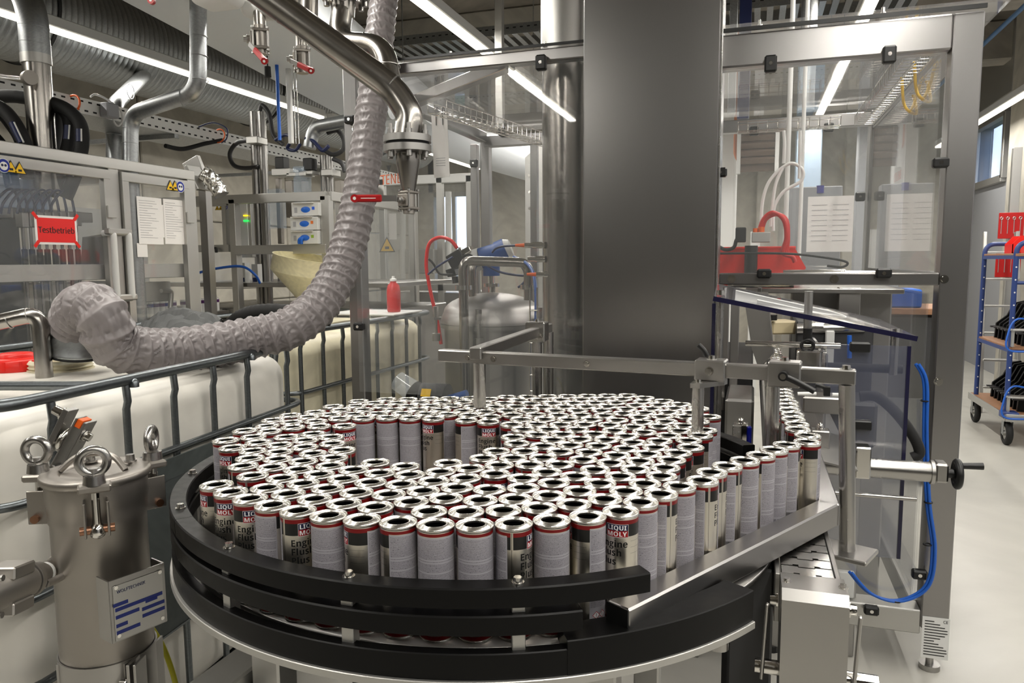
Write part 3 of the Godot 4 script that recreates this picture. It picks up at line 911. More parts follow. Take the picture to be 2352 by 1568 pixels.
# ---- guide frame over the table ---------------------------------------------------------------
func build_guide_frame() -> void:
	var rp := pY(1946, 1262, 0.90)
	var yb := vy(rp, 862)
	var bl := pY(1012, 815, yb)
	var br := pY(1966, 866, yb)
	br = bl + (br - bl)
	var o := thing("guide_frame", "stainless square bar guide frame standing over the rotary table", "frame", at_y(rp, 0.9))
	var dirv := (br - bl).normalized()
	var back := Vector3(dirv.z, 0, -dirv.x)
	if back.z > 0:
		back = -back
	part(o, "front_bar", mb().bar(bl, br, 0.03, 0.03, 0.0025), M.steel)
	# posts
	part(o, "post", mb().cyl(rp, at_y(br - dirv * 0.016, yb - 0.015), 0.0155, 24), M.steel_lt)
	part(o, "post_foot", mb().bar(rp + Vector3(-0.05, -0.005, -0.02), rp + Vector3(0.045, -0.005, 0.02), 0.09, 0.01, 0.002), M.steel)
	var p1 := bl.lerp(br, (1110.0 - 1012.0) / (1966.0 - 1012.0) * 1.12)
	part(o, "post", mb().cyl(at_y(p1, TABLE_Y + 0.012), at_y(p1, yb - 0.014), 0.0155, 24), M.steel_lt)
	# rear arm with clamp block and rear post
	var e := pY(1245, 757, yb + 0.012)
	var arm := p1 + Vector3(0, 0.012, 0)
	part(o, "rear_arm", mb().bar(arm + (arm - e).normalized() * 0.03, e + (e - arm).normalized() * 0.08, 0.03, 0.03, 0.0025), M.steel)
	var bk := arm.lerp(e, 0.9)
	var blk := part(o, "clamp_block", mb().bar(bk - (e - arm).normalized() * 0.03, bk + (e - arm).normalized() * 0.03, 0.062, 0.062, 0.003), M.steel_lt)
	part(blk, "bolt", mb().hexbolt(bk + Vector3(0, 0.031, 0), Vector3.UP, 0.008, 0.008), M.chrome)
	part(blk, "bolt", mb().hexbolt(bk + back * -0.031 + Vector3(0.02, -0.01, 0.0), -back, 0.007, 0.008), M.chrome)
	part(o, "post", mb().cyl(at_y(bk, 0.72), at_y(bk, yb - 0.02), 0.0155, 20), M.steel_lt)
	part(o, "post", mb().cyl(at_y(e + back * 0.06, 0.6), at_y(e + back * 0.06, yb), 0.0155, 20), M.steel_lt)
	# clamp blocks on the front bar
	var fx := func(px: float) -> Vector3:
		var r := ray(px, 845)
		var nn := Vector3.UP.cross(dirv).normalized()
		return at_y(CO + r * ((bl - CO).dot(nn) / r.dot(nn)), yb)
	var c1: Vector3 = fx.call(1634)
	var c2: Vector3 = fx.call(1803)
	for q in [[c1, 0.064, 0.045], [c2, 0.064, 0.052]]:
		var c: Vector3 = q[0]
		var b := part(o, "clamp_block", mb().bar(c - dirv * q[1] * 0.5, c + dirv * q[1] * 0.5, 0.05, q[2], 0.003), M.steel)
		part(b, "bolt", mb().hexbolt(c + Vector3(0, q[2] * 0.5, 0), Vector3.UP, 0.008, 0.008), M.chrome)
	part(o, "screw", mb().hexbolt(c1 - back * 0.025, -back, 0.007, 0.007), M.chrome)
	for px: float in [1081, 1140, 1352]:
		var c: Vector3 = fx.call(px)
		part(o, "screw", mb().hexbolt(c - back * 0.015, -back, 0.006, 0.005), M.chrome)
	part(o, "screw", mb().hexbolt(br - dirv * 0.018 + Vector3(0, 0.015, 0), Vector3.UP, 0.009, 0.008), M.chrome)
	# bracket plate in front of the first block carrying the inner post
	var q0 := c1 + Vector3(0, -0.026, 0) - back * 0.015
	var nb := Basis(dirv, -back, Vector3.UP)
	part(o, "bracket_plate", mb().prism([Vector2(-0.032, -0.03), Vector2(0.032, -0.03), Vector2(0.028, -0.012), Vector2(-0.012, 0.05), Vector2(-0.032, 0.05)], 0.010, Transform3D(nb, q0 - Vector3(0, 0.006, 0))), M.steel_lt)
	var pp := q0 - back * 0.034 - dirv * 0.018
	part(o, "post", mb().cyl(at_y(pp, TABLE_Y + 0.012), at_y(pp, q0.y - 0.004), 0.0125, 20), M.steel_lt)
	part(o, "bolt", mb().hexbolt(at_y(pp, q0.y + 0.004), Vector3.UP, 0.007, 0.007), M.chrome)
	# second block: post to the conveyor behind, and the clamping lever
	part(o, "post", mb().cyl(at_y(c2 - dirv * 0.025 + back * 0.03, TABLE_Y - 0.04), at_y(c2 - dirv * 0.025 + back * 0.03, yb - 0.02), 0.0145, 20), M.steel_lt)
	var lv := c2 - back * 0.027
	var lever := part(o, "clamping_lever", mb().tube(smooth([lv - back * 0.012, lv - back * 0.014 + dirv * 0.022 - Vector3(0, 0.008, 0), lv - back * 0.02 + dirv * 0.06 - Vector3(0, 0.026, 0)], 6), 0.0062, 10).cyl(lv, lv - back * 0.02, 0.0095, 16), M.blackp, "black clamping lever")
	part(lever, "screw", mb().cyl(lv - back * 0.02, lv - back * 0.0215, 0.006, 12), M.chrome)
	var lv2 := c1 - dirv * 0.014 + Vector3(0, 0.026, 0) + back * 0.02
	part(o, "clamping_lever", mb().tube(smooth([lv2, lv2 + Vector3(-0.006, 0.012, 0), lv2 + Vector3(-0.018, 0.024, 0)], 5), 0.006, 10), M.blackp, "black clamping lever")

# ---- conveyor ---------------------------------------------------------------------------------
func build_conveyor() -> void:
	var x0 := 0.10
	var o := thing("chain_conveyor", "slat chain conveyor carrying a single file of cans away", "conveyor", Vector3(x0, 0, -2.4))
	# one chain plate: wide body with a hinge tongue in front and two notches behind
	var lm := mb().prism([Vector2(-0.0405, -0.0165), Vector2(-0.022, -0.0165), Vector2(-0.022, -0.0115), Vector2(-0.0125, -0.0115), Vector2(-0.0125, -0.0205), Vector2(0.0125, -0.0205), Vector2(0.0125, -0.0115), Vector2(0.022, -0.0115), Vector2(0.022, -0.0165), Vector2(0.0405, -0.0165), Vector2(0.0405, 0.0165), Vector2(0.0135, 0.0165), Vector2(0.0135, 0.0125), Vector2(-0.0135, 0.0125), Vector2(-0.0135, 0.0165), Vector2(-0.0405, 0.0165)], 0.0045, Transform3D(Basis(Vector3.RIGHT, Vector3(0, 0, -1), Vector3.UP), Vector3(0, -0.0045, 0))).mesh()
	var z := -1.288
	for i in 34:
		share(o, "chain_plate", lm, M.steel_lt, Transform3D(Basis.IDENTITY, Vector3(x0, TABLE_Y - 0.0005, z)))
		z -= 0.0365
	part(o, "chain_bed", mb().box(Vector3(x0, TABLE_Y - 0.03, -2.6), Vector3(0.072, 0.045, 2.6)), M.rubber)
	part(o, "rear_chain", mb().box(Vector3(x0, TABLE_Y - 0.004, (z - 3.9) / 2), Vector3(0.081, 0.005, absf(z + 3.9))), M.steel_lt)
	for s: float in [-1.0, 1.0]:
		part(o, "side_plate", mb().box(Vector3(x0 + 0.047 * s, TABLE_Y - 0.045, -2.6), Vector3(0.008, 0.085, 2.66), Basis.IDENTITY, 0.001), M.steel_dk)
	# drive end cover with folded top
	var cz := -1.207
	var cov := part(o, "end_cover", mb().prism([Vector2(0.0, 0.0), Vector2(0.07, 0.004), Vector2(0.085, -0.01), Vector2(0.085, -0.42), Vector2(0.0, -0.42)], 0.098, Transform3D(Basis(Vector3(0, 0, 1), Vector3.UP, Vector3(-1, 0, 0)), Vector3(0.155, TABLE_Y - 0.001, cz - 0.066))), M.steel, "stainless end cover")
	for q in [[1807, 1335], [1937, 1350]]:
		part(cov, "cover_bolt", mb().hexbolt(pY(q[0], q[1], TABLE_Y + 0.001), Vector3.UP, 0.0055, 0.006), M.chrome)
	for s: float in [0.053, 0.159]:
		part(o, "side_bolt", mb().hexbolt(Vector3(s, 0.944, cz - 0.03), Vector3(signf(s - 0.1), 0, 0), 0.009, 0.012), M.chrome)
	# thin stays and cross tube either side of the drive end
	for q in [[1763, 1385, 1540, 0.045], [1977, 1415, 1568, 0.178]]:
		var a := pZ(q[0], q[1], cz)
		part(o, "stay_rod", mb().bar(a, Vector3(a.x - 0.006, a.y - 0.13, a.z), 0.008, 0.006, 0.002), M.steel_lt)
	var ty := pZ(1765, 1545, cz).y
	part(o, "cross_tube", mb().cyl(Vector3(0.02, ty, cz - 0.02), Vector3(0.205, ty, cz - 0.02), 0.012, 18), M.chrome)
	part(o, "motor_housing", mb().box(Vector3(0.005, 0.80, -1.45), Vector3(0.085, 0.26, 0.14), Basis.IDENTITY, 0.02), M.inner)
	for zz: float in [-1.5, -2.9, -3.7]:
		var leg := part(o, "leg", mb().box(Vector3(x0, 0.45, zz), Vector3(0.06, 0.9, 0.06), Basis.IDENTITY, 0.004), M.steel)
		part(leg, "foot", mb().cyl(Vector3(x0, 0, zz), Vector3(x0, 0.025, zz), 0.04, 16), M.blackp)
	# guide plates beside the line: tall dark one left, sloping one right
	part(o, "guide_plate", mb().box(Vector3(0.040, 1.05, -2.42), Vector3(0.006, 0.11, 1.5), Basis.IDENTITY, 0.001), M.steel_dk)
	part(o, "guide_plate", mb().prism([Vector2(0, 0), Vector2(0.10, -0.02), Vector2(0.10, -0.024), Vector2(0, -0.005)], 1.35, Transform3D(Basis(Vector3.RIGHT, Vector3.UP, Vector3(0, 0, 1)), Vector3(0.145, 1.03, -3.2))), M.steel_dk)
	for q in [[0.175, -2.02, 0.045], [-0.02, -2.03, 0.042]]:
		var bb := part(o, "bracket_block", mb().box(Vector3(q[0], 1.03, q[1]), Vector3(q[2], 0.07, 0.045), Basis.IDENTITY, 0.003), M.steel_lt)
		part(bb, "dome_nut", mb().lathe([Vector2(0.012, 0), Vector2(0.012, 0.003), Vector2(0.008, 0.004), Vector2(0.008, 0.01), Vector2(0.005, 0.015), Vector2(0, 0.017)], Transform3D(Basis.IDENTITY, Vector3(q[0], 1.065, q[1])), 16), M.chrome)
	var ph := pZ(1710, 1000, -1.95)
	part(o, "sensor", mb().box(ph, Vector3(0.016, 0.06, 0.02), Basis.IDENTITY, 0.003), M.chrome)
	part(o, "sensor_lens", mb().box(ph + Vector3(0.012, 0, 0.004), Vector3(0.010, 0.052, 0.018), Basis.IDENTITY, 0.003), mat(Color(0.05, 0.08, 0.45), 0.2), "blue sensor lens")
	# steel guide beam that sweeps the cans off the table
	var yt := 1.03
	var g0 := Vector3(-0.1645, yt - 0.0225, -0.9675)
	var g1 := Vector3(0.1525, yt - 0.0225, -1.5220)
	var gb := thing("guide_beam", "brushed steel box beam sweeping cans from table to conveyor", "guide rail", g0 - Vector3(0, 0.0225, 0))
	part(gb, "front_arm", mb().bar(g0, g1, 0.0395, 0.045, 0.003), M.satin)
	part(gb, "end_cap", mb().bar(g0 + (g0 - g1).normalized() * 0.0015, g0 - (g0 - g1).normalized() * 0.001, 0.0375, 0.043, 0.0), M.blackp)
	part(gb, "rear_arm", mb().bar(g1 + Vector3(0.0, 0, 0.012), Vector3(0.150, yt - 0.0225, -2.0), 0.0395, 0.045, 0.003), M.satin)

# ---- guard enclosure ----------------------------------------------------------------------------
const GZ := -2.88
const GZR := -4.52
func clamp_(par: Node, c: Vector3, nrm: Vector3, w := 0.042, h := 0.058) -> void:
	var f := MB.frame(nrm)
	var k := part(par, "pane_clamp", mb().box(c + nrm * 0.012, Vector3(w, h, 0.03), f, 0.006), M.blackp, "black pane clamp")
	part(k, "screw", mb().cyl(c + nrm * 0.027, c + nrm * 0.0285, 0.0065, 12), M.chrome)
func build_guard() -> void:
	var xl := -1.655
	var xr := 0.656
	var o := thing("machine_guard", "tall stainless guard frame with clear panes around the capping machine", "machine guard", Vector3(xr, 0, GZ))
	var post := func(x: float, z: float, w: float, y1: float) -> void:
		part(o, "post", mb().box(Vector3(x, (y1 + 0.17) / 2, z), Vector3(w, y1 - 0.17, w), Basis.IDENTITY, 0.004), M.satin)
		part(o, "levelling_foot", mb().cyl(Vector3(x, 0.0, z), Vector3(x, 0.02, z), 0.035, 18).cyl(Vector3(x, 0.02, z), Vector3(x, 0.172, z), 0.013, 14), M.steel)
	post.call(xr, GZ - 0.045, 0.09, 2.305)
	post.call(xl, GZ - 0.03, 0.065, 2.32)
	post.call(0.645, GZR - 0.06, 0.115, 2.30)
	post.call(xl, GZR - 0.06, 0.06, 2.30)
	part(o, "top_beam", mb().box(Vector3((-0.14 + 0.611) / 2, 2.248, GZ - 0.04), Vector3(0.751, 0.115, 0.08), Basis.IDENTITY, 0.006), M.satin)
	part(o, "top_beam", mb().box(Vector3((xl - 0.56) / 2, 2.298, GZ - 0.03), Vector3(-0.56 - xl, 0.046, 0.06), Basis.IDENTITY, 0.004), M.satin)
	part(o, "top_beam", mb().box(Vector3((xl + 0.60) / 2, 2.26, GZR - 0.05), Vector3(0.60 - xl, 0.07, 0.06), Basis.IDENTITY, 0.004), M.satin)
	part(o, "top_beam", mb().box(Vector3(0.645, 2.25, (GZ + GZR) / 2 - 0.05), Vector3(0.10, 0.10, GZ - GZR - 0.10), Basis.IDENTITY, 0.006), M.satin)
	part(o, "top_beam", mb().box(Vector3(xl, 2.28, (GZ + GZR) / 2 - 0.05), Vector3(0.06, 0.06, GZ - GZR - 0.10), Basis.IDENTITY, 0.004), M.satin)
	part(o, "diagonal_brace", mb().bar(Vector3(xl + 0.02, 2.26, GZ - 0.5), Vector3(-0.95, 2.29, GZ - 0.05), 0.05, 0.05, 0.003), M.satin)
	part(o, "middle_beam", mb().box(Vector3((-0.12 + 0.611) / 2, 1.428, GZ - 0.025), Vector3(0.731, 0.043, 0.05), Basis.IDENTITY, 0.004), M.satin)
	part(o, "middle_beam", mb().box(Vector3(0.645, 1.428, (GZ + GZR) / 2 - 0.05), Vector3(0.05, 0.043, GZ - GZR - 0.10), Basis.IDENTITY, 0.004), M.satin)
	part(o, "bottom_beam", mb().box(Vector3((0.05 + 0.611) / 2, 0.19, GZ - 0.045), Vector3(0.561, 0.09, 0.085), Basis.IDENTITY, 0.004), M.alu)
	part(o, "bottom_beam", mb().box(Vector3(0.63, 0.19, (GZ + GZR) / 2 - 0.05), Vector3(0.085, 0.09, GZ - GZR - 0.10), Basis.IDENTITY, 0.004), M.alu)
	part(o, "bottom_beam", mb().box(Vector3(0.07, 0.19, (GZ + GZR) / 2), Vector3(0.085, 0.09, GZ - GZR - 0.10), Basis.IDENTITY, 0.004), M.alu)
	for px: float in [1680, 1916, 2168]:
		part(o, "beam_bolt", mb().hexbolt(at_y(pZ(px, 640, GZ + 0.001), 1.428), Vector3(0, 0, 1), 0.011, 0.010), M.chrome)
	part(o, "beam_bolt", mb().hexbolt(pZ(2155, 876, GZ + 0.001), Vector3(0, 0, 1), 0.011, 0.010), M.chrome)
	# panes
	var pane := func(c: Vector3, s: Vector3) -> void:
		part(o, "pane", mb().box(c, s), M.pane)
	pane.call(Vector3((-0.13 + 0.60) / 2, 1.815, GZ + 0.004), Vector3(0.72, 0.73, 0.006))
	pane.call(Vector3((xl - 0.61) / 2, 1.60, GZ + 0.004), Vector3(-0.63 - xl, 1.34, 0.006))
	pane.call(Vector3((0.05 + 0.60) / 2, 0.62, GZ + 0.004), Vector3(0.52, 0.78, 0.006))
	pane.call(Vector3(0.60, 1.82, (GZ + GZR) / 2 - 0.05), Vector3(0.006, 0.74, GZ - GZR - 0.12))
	pane.call(Vector3(0.60, 0.80, (GZ + GZR) / 2 - 0.05), Vector3(0.006, 1.15, GZ - GZR - 0.12))
	pane.call(Vector3((-0.13 + 0.59) / 2, 1.72, GZR - 0.02), Vector3(0.70, 1.0, 0.006))
	pane.call(Vector3((xl - 0.8) / 2 + 0.02, 1.6, GZR - 0.02), Vector3(0.80, 1.25, 0.006))
	part(o, "roof_pane", mb().box(Vector3((xl + xr) / 2 + 0.03, 2.328, (GZ + GZR) / 2 - 0.03), Vector3(xr - xl + 0.16, 0.012, GZ - GZR + 0.10)), glassy(Color(0.86, 0.86, 0.88), 0.06, 0.02))
	part(o, "roof_edge", mb().box(Vector3((-0.13 + 0.70) / 2, 2.3135, GZ + 0.022), Vector3(0.83, 0.014, 0.006)).box(Vector3((xl - 0.6) / 2, 2.3275, GZ + 0.022), Vector3(1.06, 0.010, 0.006)), M.blackp)
	for q in [[1245, 146], [1770, 149], [2041, 128]]:
		clamp_(o, pZ(q[0], q[1], GZ + 0.008), Vector3(0, 0, 1))
	for q in [[1654, 397], [2158, 375], [1755, 628], [2028, 627], [2110, 1315], [2000, 1397], [808, 276], [828, 749]]:
		clamp_(o, pZ(q[0], q[1], GZ + 0.008), Vector3(0, 0, 1), 0.05, 0.034)
	for q in [[1732, 302], [1903, 294], [1975, 452], [1155, 303], [1090, 375]]:
		clamp_(o, pZ(q[0], q[1], GZR - 0.012), Vector3(0, 0, 1), 0.05, 0.05)
	for x: float in [-1.5, -1.2, -0.8, 0.0, 0.4]:
		part(o, "roof_screw", mb().hexbolt(Vector3(x, 2.334, GZ - 0.03), Vector3.UP, 0.007, 0.02), M.chrome)
	# vertical struts of the rear wall, left half
	for px: float in [1092, 1228]:
		var b := pZ(px, 500, GZR - 0.06)
		part(o, "rear_strut", mb().box(Vector3(b.x, 1.3, GZR - 0.06), Vector3(0.045, 1.9, 0.045), Basis.IDENTITY, 0.003), M.satin)
	# machine plate with small lettering on the right post
	var np := pZ(2148, 1465, GZ + 0.002)
	var pl := part(o, "rating_plate", mb().box(np, Vector3(0.088, 0.155, 0.002)), M.white)
	for k in 13:
		var w := 0.03 + 0.045 * absf(sin(k * 2.7))
		part(pl, "print_line", mb().box(np + Vector3(-0.036 + w / 2, 0.062 - k * 0.0105, 0.0015), Vector3(w, 0.003, 0.001)), M.ink)
	letters(pl, "print_mark", "CE", 0.010, np + Vector3(0.03, 0.064, 0.0015), Basis.IDENTITY, M.ink)
	# maker's lettering on the side panes, read from behind through the glass
	letters(o, "pane_lettering", "TTENE", 0.045, pZ(893, 412, GZ - 0.3), Basis(Vector3(0.93, 0.0, 0.37), Vector3.UP, Vector3(-0.37, 0, 0.93)), M.orange)
	letters(o, "pane_lettering", "EREINE", 0.04, Vector3(0.605, vy(pX(2062, 400, 0.605), 405), pX(2062, 400, 0.605).z), Basis(Vector3(0, 0, 1), Vector3.UP, Vector3(-1, 0, 0)), M.red)
	part(o, "pane_arrow", mb().prism([Vector2(-0.012, 0.016), Vector2(0.012, 0.016), Vector2(0, -0.016)], 0.001, Transform3D(Basis.IDENTITY, pZ(893, 388, GZ - 0.28))), M.ink)
	# wire cable tray under the roof, right and left
	var tray := func(a: Vector3, b: Vector3, nx: Vector3) -> void:
		var t := mb()
		for q in [[0.0, 0.0], [0.045, 0.0], [0.09, 0.0], [0.0, 0.05], [0.09, 0.05]]:
			t.cyl(a + nx * q[0] + Vector3(0, q[1], 0), b + nx * q[0] + Vector3(0, q[1], 0), 0.0022, 6)
		var nn := int((b - a).length() / 0.05)
		for k in nn + 1:
			var p := a.lerp(b, float(k) / nn)
			t.tube([p + Vector3(0, 0.05, 0), p, p + nx * 0.09, p + nx * 0.09 + Vector3(0, 0.05, 0)], 0.0022, 6, false)
		part(o, "wire_tray", t, M.chrome)
	tray.call(Vector3(0.49, 2.20, GZ - 0.15), Vector3(0.49, 2.20, GZR + 0.15), Vector3(1, 0, 0))
	tray.call(Vector3(-0.10, 2.20, GZR + 0.08), Vector3(0.42, 2.20, GZR + 0.08), Vector3(0, 0, 1))
	tray.call(Vector3(xl + 0.25, 2.16, GZ - 0.25), Vector3(-1.15, 2.16, GZR + 0.1), Vector3(1, 0, 0))
	tray.call(Vector3(-1.15, 2.16, GZR + 0.05), Vector3(-0.65, 2.16, GZR + 0.05), Vector3(0, 0, 1))
	for z: float in [GZ - 0.35, GZ - 0.6]:
		part(o, "cable_loop", mb().tube(smooth([Vector3(0.56, 2.24, z), Vector3(0.58, 2.13, z - 0.03), Vector3(0.62, 2.09, z), Vector3(0.60, 2.16, z + 0.03)], 8), 0.006, 8), M.yellow)
	# bundle of blue air lines on the right post
	var bl := []
	for q in [[2103, 835, 0.0], [2122, 880, 0.0], [2122, 1000, 0], [2128, 1150, 0], [2141, 1260, 0], [2125, 1345, 0], [2060, 1378, 0], [1995, 1360, 0], [1950, 1312, 0]]:
		bl.append(pZ(q[0], q[1], GZ + 0.05))
	for k in 2:
		var pts := []
		for p: Vector3 in smooth(bl, 8):
			pts.append(p + Vector3(0.008 * k, 0, 0.008 * k))
		part(o, "air_line", mb().tube(pts, 0.0055, 8), M.bluec, "blue air line")
	for q in [[2124, 920], [2132, 1153], [2130, 1250], [2060, 1380]]:
		part(o, "cable_tie", mb().torus(pZ(q[0], q[1], GZ + 0.052), Vector3.UP, 0.012, 0.003, 16, 6), M.blackp)

# ---- machine inside the guard -------------------------------------------------------------------
func build_machine() -> void:
	# tall brushed steel housing in front
	var tx0 := -0.60
	var tx1 := -0.126
	var t := thing("steel_tower", "tall plain brushed stainless steel housing behind the rotary table", "machine housing", Vector3((tx0 + tx1) / 2, 0, -2.95))
	part(t, "front_panel", mb().box(Vector3((tx0 + tx1) / 2, 1.88, -2.705), Vector3(tx1 - tx0, 3.0, 0.012), Basis.IDENTITY, 0.004), M.satin)
	part(t, "body", mb().box(Vector3((tx0 + tx1) / 2, 1.88, -2.97), Vector3(tx1 - tx0 - 0.012, 3.0, 0.515), Basis.IDENTITY, 0.004), M.satin)
	part(t, "edge_strip", mb().box(Vector3(tx1 + 0.004, 1.88, -2.715), Vector3(0.008, 3.0, 0.03), Basis.IDENTITY, 0.002), M.steel_lt)
	part(t, "plinth", mb().box(Vector3((tx0 + tx1) / 2, 0.19, -2.97), Vector3(tx1 - tx0 - 0.06, 0.38, 0.45), Basis.IDENTITY, 0.004), M.steel_dk)
	# round column left of it, carried up through the roof
	var cx := -0.775
	var c := thing("round_column", "polished round steel column beside the brushed housing", "column", Vector3(cx, 0, -3.12))
	part(c, "tube", mb().lathe([Vector2(0.093, 0.0), Vector2(0.093, 2.31), Vector2(0, 2.31)], Transform3D(Basis.IDENTITY, Vector3(cx, 0, -3.12)), 48), M.pipe)
	part(c, "collar", mb().box(Vector3(cx + 0.02, 2.346, -3.12), Vector3(0.24, 0.022, 0.22), Basis.IDENTITY, 0.008), M.white)
	part(c, "upper_tube", mb().lathe([Vector2(0.0, 2.358), Vector2(0.098, 2.358), Vector2(0.098, 4.35)], Transform3D(Basis.IDENTITY, Vector3(cx, 0, -3.12)), 48), M.alu)
	var k := 0
	for q in [[1228, 563], [1255, 630], [1235, 595]]:
		var p := pZ(q[0], q[1], -3.05)
		var s := part(c, "sensor_fitting", mb().cyl(p + Vector3(-0.045, 0, 0), p + Vector3(0.04, 0, -0.02), 0.011, 12).cyl(p + Vector3(-0.01, 0, 0), p + Vector3(0.03, 0, -0.01), 0.016, 6), M.chrome)
		if k < 2:
			part(s, "plug", mb().cyl(p + Vector3(-0.085, 0.001, 0.005), p + Vector3(-0.043, 0, 0), 0.006, 10, 0.009), M.orange, "orange cable plug")
		k += 1
	# work deck and linkage seen through the upper pane
	var dk := Vector3(0.24, 0, -3.6)
	var d := thing("capping_station", "crowded steel capping station with rods behind the clear pane", "machine", Vector3(0.24, 0, -3.6))
	part(d, "deck", mb().box(Vector3(0.27, 1.37, -3.75), Vector3(0.60, 0.02, 1.0), Basis.IDENTITY, 0.003), M.steel)
	part(d, "pedestal", mb().box(Vector3(0.36, 0.68, -3.9), Vector3(0.40, 1.36, 0.9), Basis.IDENTITY, 0.006), M.steel_dk)
	for q in [[-0.1, 0.52, 1.418, -3.36, 0.010], [-0.1, 0.5, 1.41, -3.5, 0.008], [0.12, 0.36, 1.436, -3.32, 0.020], [0.36, 0.5, 1.44, -3.32, 0.012], [-0.1, 0.16, 1.395, -3.24, 0.012]]:
		part(d, "rod", mb().cyl(Vector3(q[0], q[2], q[3]), Vector3(q[1], q[2], q[3]), q[4], 14), M.chrome)
	part(d, "rod_clamp", mb().cyl(Vector3(0.06, 1.42, -3.33), Vector3(0.06, 1.42, -3.27), 0.024, 18).box(Vector3(0.03, 1.425, -3.32), Vector3(0.05, 0.045, 0.04)), M.blackp)
	part(d, "valve_stand", mb().cyl(Vector3(-0.01, 1.38, -3.45), Vector3(-0.01, 1.56, -3.45), 0.028, 18), M.blackp)
	var vb := pZ(1748, 545, -3.45)
	var vk := part(d, "valve_block", mb().box(vb, Vector3(0.078, 0.044, 0.05), Basis.IDENTITY, 0.003), M.alu)
	part(vk, "coil", mb().box(vb + Vector3(-0.085, 0.012, 0), Vector3(0.045, 0.065, 0.05), Basis.IDENTITY, 0.004), M.blackp)
	part(vk, "fitting", mb().cyl(vb + Vector3(0, 0.022, 0), vb + Vector3(0, 0.045, 0), 0.014, 12).cyl(vb + Vector3(-0.025, 0.022, 0), vb + Vector3(-0.025, 0.04, 0), 0.010, 12), M.orange)
	part(d, "black_cable", mb().tube(smooth([pZ(1642, 560, -3.44), pZ(1665, 573, -3.44), pZ(1685, 568, -3.44), pZ(1692, 550, -3.44), pZ(1706, 535, -3.44)], 8), 0.008, 8), M.rubber)
	part(d, "black_cable", mb().tube(smooth([pZ(1640, 582, -3.4), pZ(1800, 582, -3.4), pZ(1900, 592, -3.4), pZ(1945, 602, -3.4), pZ(1935, 613, -3.4), pZ(1900, 610, -3.4)], 8), 0.005, 8), M.rubber)
	for j in 3:
		var pts := []
		for q in [[1742 + j * 3, 540], [1752 + j * 3, 505], [1775 + j * 4, 488 + j * 2], [1800 + j * 3, 505], [1806 + j * 2, 545], [1798 + j * 5, 580], [1820, 590], [1826, 602]]:
			pts.append(pZ(q[0], q[1], -3.46 - 0.01 * j))
		part(d, "red_hose", mb().tube(smooth(pts, 8), 0.009, 8), M.red, "glossy red hose")
	# white cables looping down from the roof
	for pl in [[[1748, 520], [1752, 460], [1770, 412], [1812, 376], [1842, 388], [1840, 415], [1800, 440], [1778, 478], [1776, 530]], [[1800, 300], [1802, 330], [1800, 375]], [[1838, 300], [1836, 410]], [[1770, 520], [1780, 430], [1798, 385]]]:
		var pts := []
		for q in pl:
			pts.append(pZ(q[0], q[1], -3.9))
		part(d, "white_cable", mb().tube(smooth(pts, 10), 0.008, 8), M.white, "white cable")
	for px: float in [1807, 1840]:
		var a := pZ(px, 450, -4.2)
		part(d, "standpipe", mb().cyl(at_y(a, 1.5), at_y(a, 3.6), 0.012 if px < 1820 else 0.010, 12), M.white)
	part(d, "cabinet", mb().box(pZ(1868, 530, -4.9), Vector3(0.30, 0.52, 0.12), Basis.IDENTITY, 0.005), M.greywall)
	var bt := pZ(1884, 436, -4.85)
	part(d, "blue_lamp", mb().cyl(bt + Vector3(0, -0.02, 0), bt + Vector3(0, 0.025, 0), 0.022, 18), mat(Color(0.08, 0.07, 0.5), 0.3), "blue signal cap")
	# red plastic storage bin standing behind the valve
	var rb0 := pZ(1738, 570, -3.62)
	var rb := thing("storage_bin", "large red open plastic bin standing on the machine deck", "bin", at_y(rb0, 1.38))
	part(rb, "bin_body", mb().prism([Vector2(-0.19, 0.0), Vector2(0.16, 0.0), Vector2(0.21, 0.08), Vector2(0.16, 0.17), Vector2(-0.19, 0.17)], 0.18, Transform3D(Basis.IDENTITY, at_y(rb0, 1.381) - Vector3(0, 0, 0.1))), M.redp)
	part(rb, "rim", mb().box(at_y(rb0, 1.551) + Vector3(-0.015, 0, -0.01), Vector3(0.36, 0.012, 0.19), Basis.IDENTITY, 0.003), M.redp)
	# sheet of paper taped inside the rear pane
	var s0 := pZ(1905, 515, GZR)
	var sh := thing("notice_sheet", "white ruled paper sheet fixed inside the rear guard pane", "paper", s0 + Vector3(0, -0.2, 0.03))
	part(sh, "sheet", mb().box(s0 + Vector3(0, 0, 0.03), Vector3(0.235, 0.305, 0.002)), M.paper)
	for j in 8:
		for e: float in [-0.07, 0.065]:
			part(sh, "print_line", mb().box(s0 + Vector3(e * 0.8, 0.105 - j * 0.028, 0.0316), Vector3(0.08, 0.0025, 0.0012)), M.inkg)
	# sheet hung in a sleeve with cable ties, left side
	var h0 := pZ(1012, 335, GZ - 0.6)
	var hs := thing("hanging_sheet", "white paper in a plastic sleeve hung by black cable ties", "paper", h0 + Vector3(0, -0.15, 0))
	part(hs, "sheet", mb().box(h0, Vector3(0.085, 0.31, 0.002), Basis(Vector3(0, 0, 1), 0.03)), M.paper)
	for e: float in [-0.02, 0.015]:
		part(hs, "cable_tie", mb().tube(smooth([h0 + Vector3(e, 0.10, 0.004), h0 + Vector3(e, 0.17, 0.004), h0 + Vector3(e + 0.008, 0.185, 0.004), h0 + Vector3(e + 0.012, 0.15, 0.006)], 6), 0.002, 6), M.blackp)
	for j in 4:
		part(hs, "print_line", mb().box(h0 + Vector3(0, -0.06 - j * 0.012, 0.0016), Vector3(0.05, 0.003, 0.001)), M.inkg)
	# lower works: labelling rollers, clear lid and shield
	var lz := -2.28
	var l0 := pZ(1638, 690, lz)
	var l1 := pZ(2107, 783, lz)
	var l2 := pZ(2022, 742, lz - 0.32)
